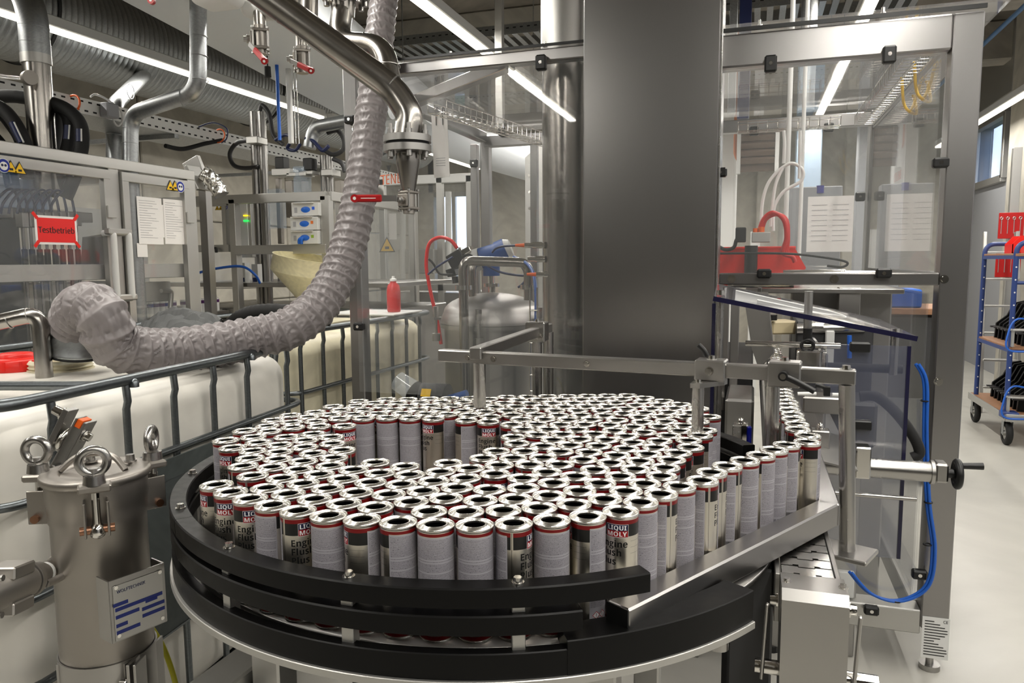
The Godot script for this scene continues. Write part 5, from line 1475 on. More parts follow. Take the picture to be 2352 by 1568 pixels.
	var k1 := pD(208, 968, 1.52)
	var kd := (k1 - k0).normalized()
	var kn := Vector3(CB.z.x, 0, CB.z.z).normalized()
	var ks := kd.cross(kn).normalized()
	var sb := part(o, "clamp_bracket", mb().bar(k0 - kd * 0.06, k0, 0.05, 0.03, 0.002, kn), M.steel_dk)
	part(sb, "channel", mb().bar(k0 - kd * 0.04, k1, 0.006, 0.045, 0.001, kn).bar(k0 + ks * -0.02 - kd * 0.04, k1 + ks * -0.02, 0.04, 0.004, 0.001, ks), M.steel_dk)
	part(sb, "orange_pad", mb().bar(k1 + ks * -0.012 - kd * 0.018, k1 + ks * -0.012, 0.012, 0.035, 0.001, kn), M.orange, "orange pad")
	part(sb, "jaw", mb().bar(k1 + ks * -0.042 - kd * 0.09, k1 + ks * -0.046 + kd * 0.005, 0.012, 0.04, 0.001, kn), M.steel)
	part(sb, "ring_bolt", mb().torus(k1 + ks * -0.026 - kd * 0.055, ks, 0.022, 0.007, 28, 12), M.chrome)
	part(sb, "nut", mb().hexbolt(k1 + ks * -0.052 - kd * 0.012, -ks, 0.010, 0.024), M.chrome)
	part(sb, "nut", mb().hexbolt(k1 + ks * 0.004 - kd * 0.03, ks, 0.009, 0.012), M.chrome)
	# yellow-green earth strap
	var yk := []
	for q in [[340, 1430], [372, 1480], [395, 1540], [408, 1590]]:
		yk.append(pD(q[0], q[1], 1.55))
	one("earth_cable", "yellow and green earth cable running down beside the filter", "cable", mb().tube(smooth(yk, 8), 0.0055, 8), mat(Color(0.62, 0.60, 0.10), 0.5))

# ---- flexible suction hose ------------------------------------------------------------------------
func build_hose() -> void:
	var R := 0.0745
	var key := [[892, -60, 3.1], [882, 0, 3.06], [868, 120, 3.0], [850, 280, 2.95], [826, 450, 2.88], [792, 590, 2.8], [742, 690, 2.7], [672, 750, 2.6], [580, 776, 2.53], [480, 795, 2.42], [390, 808, 2.31], [310, 806, 2.2], [258, 784, 2.14], [241, 740, 2.11], [222, 712, 2.12], [199, 707, 2.15], [181, 722, 2.2], [177, 742, 2.24], [180, 760, 2.27]]
	var pts := []
	for q in key:
		pts.append(pD(q[0], q[1], q[2]))
	var path := smooth(pts, 50)
	var nz := FastNoiseLite.new()
	nz.seed = 4
	nz.frequency = 1.0
	nz.fractal_octaves = 2
	var pitch := 0.039
	# a wire spirals round the sleeve; between its turns the cloth sags into slanting creases
	var rad := func(s: float, w: float) -> float:
		var ph := fposmod(s / pitch - w / TAU, 1.0)
		var bump := 1.0 - absf(ph * 2.0 - 1.0)
		var ridge := exp(-pow(minf(ph, 1.0 - ph) * 7.0, 2.0))
		var wob := nz.get_noise_3d(cos(w) * 1.3, sin(w) * 1.3, s * 9.0)
		var cr := absf(fposmod(w / TAU * 11.0 + ph * 0.9 + wob * 1.6 + floorf(s / pitch - w / TAU) * 0.37, 1.0) * 2.0 - 1.0)
		var sag := (0.35 + 0.65 * cr) * minf(bump * 1.6, 1.0)
		return lerpf(0.056, R, clampf(s / 1.6, 0, 1)) * (1.0 + 0.02 * ridge - lerpf(0.105, 0.155, clampf(s - 0.8, 0, 1)) * sag + 0.03 * wob * bump)
	var o := thing("suction_hose", "grey ribbed fabric suction hose drooping over the container", "hose", at_y(pts[10], 1.2))
	part(o, "ribbed_sleeve", mb().tube(path, rad, 88, false), M.hose)
	var e: Vector3 = path[path.size() - 1]
	var hd := Basis(Vector3(0, 0, 1), deg_to_rad(-10)) * Basis(Vector3(1, 0, 0), deg_to_rad(6))
	part(o, "metal_collar", mb().lathe([Vector2(0.066, 0.03), Vector2(0.070, 0.02), Vector2(0.080, 0.0), Vector2(0.082, -0.006), Vector2(0.082, -0.045), Vector2(0.085, -0.048), Vector2(0.085, -0.056), Vector2(0.07, -0.058)], Transform3D(hd, e + Vector3(0, -0.01, 0)), 44), M.galv, "galvanised hood")
	part(o, "rubber_seal", mb().torus(e + hd * Vector3(0, -0.07, 0), hd.y, 0.080, 0.006, 40, 8), M.rubber, "black rubber seal")

# ---- product pipework overhead ----------------------------------------------------------------------
func flange(par: Node, c: Vector3, ax: Vector3, r: float, bolts := 8) -> void:
	ax = ax.normalized()
	var f := MB.frame(ax)
	var fl := part(par, "flange", mb().cyl(c - ax * 0.023, c - ax * 0.004, r, 40).cyl(c + ax * 0.004, c + ax * 0.023, r, 40), M.steel_dk)
	part(fl, "gasket", mb().cyl(c - ax * 0.004, c + ax * 0.004, r * 0.9, 32), M.rubber)
	for i in bolts:
		var w := TAU * (i + 0.5) / bolts
		var p := c + (f.x * cos(w) + f.y * sin(w)) * r * 0.82
		part(fl, "bolt", mb().cyl(p - ax * 0.04, p - ax * 0.023, 0.009, 6).cyl(p - ax * 0.03, p + ax * 0.03, 0.005, 8).cyl(p + ax * 0.023, p + ax * 0.036, 0.009, 6).cyl(p + ax * 0.03, p + ax * 0.052, 0.0055, 10), M.steel)
func ball_valve(par: Node, c: Vector3, ax: Vector3, side: Vector3, r: float) -> Node3D:
	ax = ax.normalized()
	side = (side - ax * side.dot(ax)).normalized()
	var t := side.cross(ax)
	var v := part(par, "valve_body", mb().cyl(c - ax * r * 1.3, c + ax * r * 1.3, r * 1.0, 8).cyl(c - ax * r * 1.9, c - ax * r * 1.25, r * 0.85, 20).cyl(c + ax * r * 1.25, c + ax * r * 1.9, r * 0.85, 20).bar(c - ax * r * 1.35, c - ax * r * 0.95, r * 2.3, r * 2.3, 0.003, side).bar(c + ax * r * 0.95, c + ax * r * 1.35, r * 2.3, r * 2.3, 0.003, side).cyl(c, c + side * r * 1.7, r * 0.55, 18), M.cast)
	for q in [[1, 1], [1, -1], [-1, 1], [-1, -1]]:
		part(v, "tie_bolt", mb().cyl(c - ax * r * 1.6 + side * r * 0.95 * q[0] + t * r * 0.95 * q[1], c + ax * r * 1.6 + side * r * 0.95 * q[0] + t * r * 0.95 * q[1], r * 0.16, 8).cyl(c - ax * r * 1.6 + side * r * 0.95 * q[0] + t * r * 0.95 * q[1], c - ax * r * 1.35 + side * r * 0.95 * q[0] + t * r * 0.95 * q[1], r * 0.26, 6).cyl(c + ax * r * 1.35 + side * r * 0.95 * q[0] + t * r * 0.95 * q[1], c + ax * r * 1.6 + side * r * 0.95 * q[0] + t * r * 0.95 * q[1], r * 0.26, 6), M.steel)
	part(v, "mounting_pad", mb().bar(c + side * r * 1.2 - ax * r * 0.9, c + side * r * 1.2 + ax * r * 0.9, r * 1.9, r * 0.3, 0.002, side), M.cast)
	part(v, "stem_nut", mb().hexbolt(c + side * r * 1.7, side, r * 0.42, r * 0.5), M.steel)
	return v
func lever(v: Node, a: Vector3, b: Vector3, wide: float, up: Vector3) -> void:
	var d := (b - a).normalized()
	part(v, "lever_shank", mb().bar(a, a.lerp(b, 0.42), wide * 0.85, 0.004, 0.001, up), M.steel)
	var h := part(v, "lever_sleeve", mb().bar(a.lerp(b, 0.36), b, wide, 0.012, 0.004, up).cyl(b - up.normalized() * 0.006, b + up.normalized() * 0.006, wide * 0.55, 20), M.handle, "red plastic lever sleeve")
	part(h, "eyelet", mb().cyl(b - up.normalized() * 0.0068, b + up.normalized() * 0.0068, wide * 0.22, 14), M.paper)
	part(h, "print_line", mb().bar(a.lerp(b, 0.5) + up.normalized() * 0.0063, a.lerp(b, 0.85) + up.normalized() * 0.0063, 0.002, 0.0006, 0, up), M.paper)
func build_pipes() -> void:
	var d := 2.15
	var fl := pD(936, 331, d)
	var R := 0.040
	var down := Vector3.DOWN
	var o := thing("product_pipe", "slanting stainless product pipe ending in a flanged hand valve", "pipe", fl)
	var p2 := pD(935, 268, d)
	part(o, "main_pipe", mb().tube(bent([pD(470, -110, 2.1), pD(905, 205, d), p2 + Vector3(0.012, 0, 0), fl + Vector3(0, 0.02, 0)], 0.16, 14), R, 32), M.pipe)
	part(o, "weld_ring", mb().torus(pD(655, 24, 2.125), pD(905, 205, d) - pD(470, -110, 2.1), R, 0.0022, 32, 6).torus(pD(900, 200, d), pD(905, 205, d) - pD(470, -110, 2.1), R, 0.002, 32, 6), M.steel_dk)
	flange(o, fl, Vector3.UP, 0.069, 6)
	var c1 := fl - Vector3(0, 0.026, 0)
	var yv := vy(fl, 436)
	part(o, "reducer", mb().lathe([Vector2(0.0, 0), Vector2(0.034, 0), Vector2(0.035, 0.022), Vector2(0.034, 0.03), Vector2(0.021, 0.105), Vector2(0.019, 0.112), Vector2(0.019, c1.y - yv + 0.01)].map(func(q): return Vector2(q.x, -q.y)), Transform3D(Basis.IDENTITY, c1), 36), M.pipe)
	# the lower valve points at the camera-left with its lever
	var vc := at_y(fl, (yv + vy(fl, 480)) / 2 - 0.003)
	var front := Vector3(CB.z.x, 0, CB.z.z).normalized()
	var left := -Vector3(CB.x.x, 0, CB.x.z).normalized()
	var v := ball_valve(o, vc, Vector3.UP, (front * 0.8 + left * 0.6).normalized(), 0.020)
	var la := vc + front * 0.036 + left * 0.024 + Vector3(0, 0.004, 0)
	var lb := la + left * (102.0 / FOC * 2.1)
	lever(v, la + left * 0.004, lb, 0.021, front)
	# branch: flange above, S bend joining the main pipe
	var b0 := pD(788, 12, 2.3)
	var q := thing("branch_pipe", "S-bent stainless branch pipe dropping from a bolted flange", "pipe", b0)
	var r2 := 0.033
	part(q, "pipe", mb().tube(bent([b0, pD(776, 98, 2.28), pD(884, 104, 2.2), pD(898, 215, 2.16)], 0.075, 14), r2, 28), M.pipe)
	for e in [[838, 101, 2.235, CB.x], [893, 152, 2.18, CB.y], [893, 178, 2.17, CB.y]]:
		part(q, "weld_ring", mb().torus(pD(e[0], e[1], e[2]), e[3], r2, 0.002, 28, 6), M.steel_dk)
	part(q, "reducer", mb().cyl(b0 + Vector3(0, -0.035, 0), b0 + Vector3(0, 0.03, 0), r2 + 0.001, 28, r2 + 0.008), M.pipe)
	flange(q, b0 + Vector3(0.01, 0.035, 0), Vector3.UP, 0.072, 8)
	part(q, "riser", mb().cyl(b0 + Vector3(0.01, 0.05, 0), b0 + Vector3(0.01, 0.6, 0), r2 + 0.003, 28), M.pipe)
	part(q, "side_pipe", mb().cyl(pD(712, -90, 2.45), pD(706, 62, 2.45), 0.033, 24), M.pipe)
	# two closed valves hanging from the header above
	var w := [[598, 92, 2.35, [572, 100], [608, 140], "nearer valve of the pair, with red lever, under the grey duct"], [694, 138, 2.5, [668, 140], [715, 162], "farther valve of the pair, with red lever, under the grey duct"]]
	for e in w:
		var c := pD(e[0], e[1], e[2])
		var t := thing("hanging_valve", "stainless ball valve, " + e[5], "valve", c, "ball valves under the grey duct")
		var vv := ball_valve(t, c, Vector3.UP, (left * 0.9 + front * 0.3).normalized(), 0.023)
		part(t, "stub_pipe", mb().cyl(c + Vector3(0, 0.03, 0), c + Vector3(0, 0.35, 0), 0.019, 18), M.pipe)
		lever(vv, pD(e[3][0], e[3][1], e[2] - 0.05), pD(e[4][0], e[4][1], e[2] - 0.12), 0.018, (front + Vector3(0, -0.4, 0)).normalized())
	var c3 := pD(345, -8, 2.2)
	var t3 := thing("hanging_valve", "stainless ball valve at the near end of the grey duct, only lever showing", "valve", c3)
	var v3 := ball_valve(t3, c3 + Vector3(0, 0.06, 0), Vector3.UP, left, 0.023)
	lever(v3, c3 + Vector3(-0.03, 0.05, 0), pD(348, 2, 2.15), 0.018, front)
	part(t3, "stub_pipe", mb().cyl(c3 + Vector3(0, 0.1, 0), c3 + Vector3(0, 0.4, 0), 0.019, 18), M.pipe)

# ---- ducts, trays and services under the ceiling -----------------------------------------------------
func ribbed(r: float, ln: float, pitch: float) -> Array:
	var pr := [Vector2(0, 0)]
	var s := 0.0
	while s < ln - pitch:
		pr.append_array([Vector2(r, s), Vector2(r - 0.002, s + pitch * 0.35), Vector2(r, s + pitch * 0.7), Vector2(r + 0.005, s + pitch * 0.8), Vector2(r + 0.005, s + pitch * 0.9)])
		s += pitch
	pr.append_array([Vector2(r, s), Vector2(0, s)])
	return pr
func build_overhead() -> void:
	# light grey rectangular air duct above the pipes
	var y0 := 2.72
	var g0 := pY(275, 0, y0)
	var g1 := pY(790, 270, y0)
	var gd := (g1 - g0).normalized()
	var gr := Vector3(-gd.z, 0, gd.x)
	if gr.x < 0:
		gr = -gr
	var a0 := g0 - gd * 1.6 + gr * 0.33
	var a1 := g1 + gd * 0.5 + gr * 0.33
	var du := thing("rectangular_duct", "pale grey rectangular air duct with smooth underside above the pipes", "duct", (a0 + a1) / 2)
	part(du, "duct_body", mb().bar(a0 + Vector3(0, 0.15, 0), a1 + Vector3(0, 0.15, 0), 0.66, 0.30, 0.01), M.soffit)
	for k in 4:
		var p := a0.lerp(a1, 0.12 + 0.25 * k) + Vector3(0, 0.16, 0)
		part(du, "duct_hanger", mb().cyl(p + gr * 0.24, p + gr * 0.24 + Vector3(0, CEIL - p.y, 0), 0.005, 6).cyl(p - gr * 0.24, p - gr * 0.24 + Vector3(0, CEIL - p.y, 0), 0.005, 6), M.galv)
	var hd := pD(500, 5, 2.3)
	one("plastic_bracket", "rounded white plastic bracket under the grey duct", "bracket", mb().rbox(hd + Vector3(0, 0.02, 0), Vector3(0.14, 0.07, 0.12), 0.03).rbox(hd + Vector3(0.09, -0.0, -0.1), Vector3(0.12, 0.06, 0.1), 0.028), M.white)
	# big spiral duct on the left
	var dx0 := -4.9
	var dy := pX(300, 108, dx0).y
	var sd := thing("spiral_duct", "very large galvanised spiral duct running along the left lamps", "duct", Vector3(dx0, dy, -6))
	part(sd, "duct_tube", mb().lathe(ribbed(0.36, 12.0, 0.05), Transform3D(Basis(Vector3(1, 0, 0), -PI / 2), Vector3(dx0, dy, 1.5)), 44), M.galv)
	for z: float in [-1.5, -4.05, -6.6, -9.1]:
		part(sd, "ring_clamp", mb().lathe([Vector2(0.368, -0.014), Vector2(0.376, -0.012), Vector2(0.376, 0.012), Vector2(0.368, 0.014)], Transform3D(Basis(Vector3(1, 0, 0), PI / 2), Vector3(dx0, dy, z)), 48), M.rubber)
		part(sd, "duct_hanger", mb().cyl(Vector3(dx0 + 0.37, dy, z), Vector3(dx0 + 0.37, CEIL, z), 0.005, 6), M.galv)
	# thick down pipe, left edge, with the grey collar
	var lx := pD(86, 180, 3.6)
	var dp := thing("exhaust_riser", "upright galvanised exhaust riser with collar left of the lamp", "duct", at_y(lx, 1.8))
	var rr := 29.0 / FOC * 3.6
	part(dp, "steel_tube", mb().cyl(at_y(lx, 1.85), at_y(lx, vy(lx, 140)), rr, 32), M.pipe)
	part(dp, "collar", mb().cyl(at_y(lx, vy(lx, 148)), at_y(lx, vy(lx, 126)), rr * 1.1, 32), M.alu_dk)
	part(dp, "galvanised_tube", mb().tube(bent([at_y(lx, vy(lx, 130)), at_y(lx, vy(lx, 22)), pD(30, -70, 3.7)], 0.12, 8), rr * 1.08, 32), M.galv)
	for py: float in [62, 100]:
		part(dp, "seam", mb().torus(at_y(lx, vy(lx, py)), Vector3(0.1, 1, 0), rr * 1.08, 0.002, 32, 6), M.galv)
	var dd := pD(64, 180, 3.5)
	part(dp, "damper_disc", mb().cyl(dd, dd + Vector3(0.03, 0, 0.01), 0.034, 24), M.cast)
	part(dp, "damper_rod", mb().cyl(pD(-20, 170, 3.5), dd, 0.004, 8).cyl(pD(-20, 176, 3.5), dd - Vector3(0, 0.01, 0), 0.004, 8), M.chrome)
	# bent galvanised pipe in the middle
	var bp := thing("bent_vent_pipe", "bright galvanised vent pipe stepping down with two elbows", "duct", pD(300, 360, 3.7))
	var br := 17.5 / FOC * 3.6
	part(bp, "tube", mb().tube(bent([pD(455, -70, 3.45), pD(456, 210, 3.45), pD(300, 262, 3.75), pD(299, 380, 3.75)], 0.1, 10), br * 1.02, 28), M.galv)
	for q in [[457, 85, 3.45, CB.y], [457, 130, 3.45, CB.y], [458, 185, 3.45, CB.y], [420, 224, 3.5, CB.x], [330, 253, 3.7, CB.x], [299, 296, 3.75, CB.y], [299, 330, 3.75, CB.y]]:
		part(bp, "seam", mb().torus(pD(q[0], q[1], q[2]), q[3], br * 1.03, 0.002, 28, 6), M.galv)
	part(bp, "lower_tube", mb().cyl(pD(299, 380, 3.75), at_y(pD(299, 380, 3.75), 0.9), br, 24), M.galv)
	var b2 := thing("bent_vent_pipe", "smaller vent pipe bending down behind the second machine", "duct", pD(712, 330, 5.2))
	part(b2, "tube", mb().tube(bent([pD(900, 258, 4.9), pD(722, 292, 5.2), pD(710, 340, 5.2)], 0.1, 8), 0.045, 24), M.galv)
	var b3 := thing("bent_vent_pipe", "dull vent pipe sloping from the spiral duct behind the white tray", "duct", pD(260, 300, 5.0))
	part(b3, "tube", mb().tube(bent([pX(352, 150, -4.9), pD(262, 242, 5.0), pD(262, 700, 5.0)], 0.1, 8), 0.05, 24), M.galv)
	part(b3, "seam", mb().torus(pD(300, 210, 5.2), CB.x, 0.051, 0.003, 24, 6).torus(pD(262, 310, 5.0), CB.y, 0.051, 0.003, 24, 6), M.galv)
	# white perforated cable tray along the left line
	var tx := -3.75
	var ty := pX(300, 268, tx).y
	var ct := thing("cable_tray", "white perforated cable tray below the spiral duct", "cable tray", Vector3(tx, ty, -4.5))
	part(ct, "side_wall", mb().box(Vector3(tx, ty, -4.6), Vector3(0.003, 0.09, 6.4)), M.white)
	part(ct, "tray_floor", mb().box(Vector3(tx - 0.2, ty - 0.045, -4.6), Vector3(0.4, 0.003, 6.4)), M.galv)
	part(ct, "side_wall", mb().box(Vector3(tx - 0.4, ty, -4.6), Vector3(0.003, 0.09, 6.4)), M.galv)
	var holes := mb()
	for k in 104:
		for s: float in [-0.026, 0.026]:
			holes.box(Vector3(tx + 0.0018, ty + s, -1.5 - k * 0.06 - (0.03 if s > 0 else 0.0)), Vector3(0.001, 0.010, 0.026))
	part(ct, "slots", holes, M.rubber).set_meta("kind", "stuff")
	for z: float in [-2.2, -4.2, -6.2]:
		part(ct, "tray_bracket", mb().bar(Vector3(tx, ty - 0.06, z), Vector3(XL + 0.03, ty - 0.06, z), 0.04, 0.03, 0.002), M.galv)
	var oc := pX(166, 240, tx + 0.02)
	part(ct, "orange_tie", mb().torus(oc, Vector3(0, 0.2, 1), 0.055, 0.006, 20, 8), M.orange)
	part(ct, "orange_tie", mb().torus(pX(503, 312, tx + 0.02), Vector3(0, 0.2, 1), 0.05, 0.005, 20, 8), M.orange)
	var jb := pX(252, 254, tx + 0.04)
	part(ct, "junction_box", mb().box(jb, Vector3(0.06, 0.085, 0.09), Basis.IDENTITY, 0.006), M.greywall)
	part(ct, "grey_wire", mb().tube(smooth([pX(208, 222, tx), pX(220, 217, tx), pX(245, 228, tx + 0.03), pX(275, 250, tx + 0.03), pX(281, 275, tx + 0.03), pX(272, 289, tx + 0.03), pX(262, 280, tx + 0.03), pX(260, 262, tx + 0.03)], 8), 0.006, 8), M.whitep)
	part(ct, "blue_wire", mb().tube(smooth([pX(455, 292, tx), pX(490, 282, tx), pX(520, 295, tx), pX(520, 318, tx), pX(508, 328, tx)], 8), 0.006, 8), M.navy)
	part(ct, "cable_bundle", mb().tube(smooth([pX(380, 335, tx), pX(420, 342, tx), pX(470, 330, tx), pX(510, 322, tx)], 8), 0.015, 8), M.rubber)
	# trays across the hall between the beams
	for q in [[3.35, -6.0, "nearer perforated cable tray crossing under the ceiling beams"], [3.55, -9.2, "farther perforated cable tray crossing under the ceiling beams"]]:
		var t := thing("cable_tray", q[2], "cable tray", Vector3(-1.5, q[0], q[1]))
		part(t, "side_wall", mb().box(Vector3(-1.6, q[0] + 0.04, q[1]), Vector3(5.4, 0.08, 0.003)), M.galv)
		part(t, "side_wall", mb().box(Vector3(-1.6, q[0] + 0.04, q[1] - 0.35), Vector3(5.4, 0.08, 0.003)), M.galv)
		var rung := mb()
		for k in 60:
			rung.box(Vector3(-4.25 + k * 0.09, q[0], q[1] - 0.175), Vector3(0.045, 0.003, 0.35))
		part(t, "tray_floor", rung, M.galv)
		var h2 := mb()
		for k in 89:
			h2.box(Vector3(-4.25 + k * 0.06, q[0] + 0.05, q[1] + 0.002), Vector3(0.025, 0.010, 0.001))
		part(t, "slots", h2, M.rubber).set_meta("kind", "stuff")
		for x: float in [-4.0, -1.0, 1.0]:
			part(t, "hanger", mb().bar(Vector3(x, q[0], q[1] + 0.02), Vector3(x, CEIL, q[1] + 0.02), 0.04, 0.02), M.galv)
	# upright struts and pipes that rise above the guard
	for q in [[1147, -4.75, "pale steel ceiling strut left of the housing", M.alu, 0.05, 118], [1712, -4.9, "dark blue ceiling strut above the guard", M.navy, 0.07, 88], [1858, -4.75, "bright round ceiling pipe above the guard", M.galv, 0.09, 70], [1685, -4.7, "slotted galvanised ceiling strut above the guard", M.galv, 0.045, 95]]:
		var b := pZ(q[0], 60, q[1])
		var m := mb()
		if q[0] == 1858:
			m.cyl(at_y(b, 2.36), at_y(b, CEIL), q[4] * 0.5, 20)
		else:
			m.box(at_y(b, (2.36 + CEIL) / 2), Vector3(q[4], CEIL - 2.36, q[4]), Basis.IDENTITY, 0.003)
		one("ceiling_strut", q[2], "strut", m, q[3])
	# second spiral duct and blue pipe on the right
	var ex := 1.55
	var ey := pX(2060, 40, ex).y
	var rd := thing("spiral_duct", "galvanised spiral duct above the right end of the guard", "duct", Vector3(ex, ey, -7))
	part(rd, "duct_tube", mb().lathe(ribbed(0.30, 10.0, 0.05), Transform3D(Basis(Vector3(1, 0, 0), -PI / 2), Vector3(ex, ey, -2.0)), 40), M.galv)
	for z: float in [-5.0, -7.6, -10.0]:
		part(rd, "ring_clamp", mb().lathe([Vector2(0.308, -0.014), Vector2(0.316, -0.012), Vector2(0.316, 0.012), Vector2(0.308, 0.014)], Transform3D(Basis(Vector3(1, 0, 0), PI / 2), Vector3(ex, ey, z)), 40), M.rubber)
		part(rd, "duct_hanger", mb().cyl(Vector3(ex + 0.31, ey, z), Vector3(ex + 0.31, CEIL, z), 0.005, 6), M.galv)
	var u0 := pX(2266, 95, 2.2)
	one("compressed_air_pipe", "thin blue compressed air pipe under the ceiling at right", "pipe", mb().cyl(Vector3(2.2, u0.y, -2.0), Vector3(2.2, u0.y, -12.5), 0.022, 14), mat(Color(0.30, 0.45, 0.62), 0.35))
	for z: float in [-4.0, -7.0, -10.0]:
		one("pipe_clip", "small clip holding the blue compressed air pipe to the ceiling", "clip", mb().cyl(Vector3(2.2, u0.y + 0.01, z), Vector3(2.2, CEIL, z), 0.006, 8).torus(Vector3(2.2, u0.y, z), Vector3(0, 0, 1), 0.025, 0.004, 16, 6), M.galv, "clips of the blue air pipe")
	# blue hose hanging by the second machine
	var bh := pD(636, 160, 4.6)
	one("air_drop_hose", "bright blue air hose hanging straight from the ceiling", "hose", mb().cyl(at_y(bh, CEIL), at_y(bh, vy(bh, 322)), 0.011, 12), M.bluec)
	var bs := pD(664, 200, 4.7)
	var ms := thing("service_mast", "white service mast with cable ladder above the second machine", "mast", at_y(bs, vy(bs, 330)))
	part(ms, "mast_tube", mb().box(at_y(bs, (CEIL + vy(bs, 330)) / 2), Vector3(0.028, CEIL - vy(bs, 330), 0.028), Basis.IDENTITY, 0.003), M.whitep)
	for e: float in [0.03, 0.05]:
		part(ms, "ladder_rail", mb().cyl(at_y(bs + CB.x * e, vy(bs, 330)), at_y(bs + CB.x * e, CEIL), 0.003, 6), M.chrome)
	for k in 16:
		part(ms, "ladder_rung", mb().cyl(at_y(bs + CB.x * 0.03, 2.4 + k * 0.1), at_y(bs + CB.x * 0.05, 2.4 + k * 0.1), 0.0025, 6), M.chrome)
	var pd := pD(615, 165, 4.4)
	one("pendant_plug", "black pendant plug hanging from the ceiling beside the blue hose", "plug", mb().cyl(at_y(pd, CEIL), pd, 0.004, 6).cyl(pd + Vector3(0, 0.03, 0), pd - Vector3(0, 0.03, 0), 0.018, 12, 0.02), M.rubber)

# ---- stickers ---------------------------------------------------------------------------------------
func triangle_sticker(par: Node, c: Vector3, b: Basis, s: float) -> void:
	var t := part(par, "warning_sticker", mb().prism([Vector2(-s * 0.55, -s * 0.45), Vector2(s * 0.55, -s * 0.45), Vector2(0, s * 0.5)], 0.001, Transform3D(b, c)), M.ink, "yellow warning triangle")
	part(t, "yellow_field", mb().prism([Vector2(-s * 0.44, -s * 0.38), Vector2(s * 0.44, -s * 0.38), Vector2(0, s * 0.38)], 0.0008, Transform3D(b, c + b.z * 0.0008)), M.yellow)
	part(t, "pictogram", mb().box(c + b * Vector3(0, -s * 0.18, 0.002), Vector3(s * 0.28, s * 0.16, 0.0008), b), M.ink)
func round_sticker(par: Node, c: Vector3, b: Basis, s: float) -> void:
	var t := part(par, "goggles_sticker", mb().cyl(c, c + b.z * 0.001, s * 0.5, 28), M.white, "round blue goggles sticker")
	part(t, "blue_field", mb().cyl(c + b.z * 0.001, c + b.z * 0.0016, s * 0.46, 28), mat(Color(0.05, 0.15, 0.55), 0.4))
	part(t, "head", mb().cyl(c + b * Vector3(0, -s * 0.03, 0.0016), c + b * Vector3(0, -s * 0.03, 0.0022), s * 0.3, 20), M.white)
	for e: float in [-0.12, 0.12]:
		part(t, "goggle_lens", mb().cyl(c + b * Vector3(s * e, s * 0.02, 0.0022), c + b * Vector3(s * e, s * 0.02, 0.0028), s * 0.095, 14), M.navy)

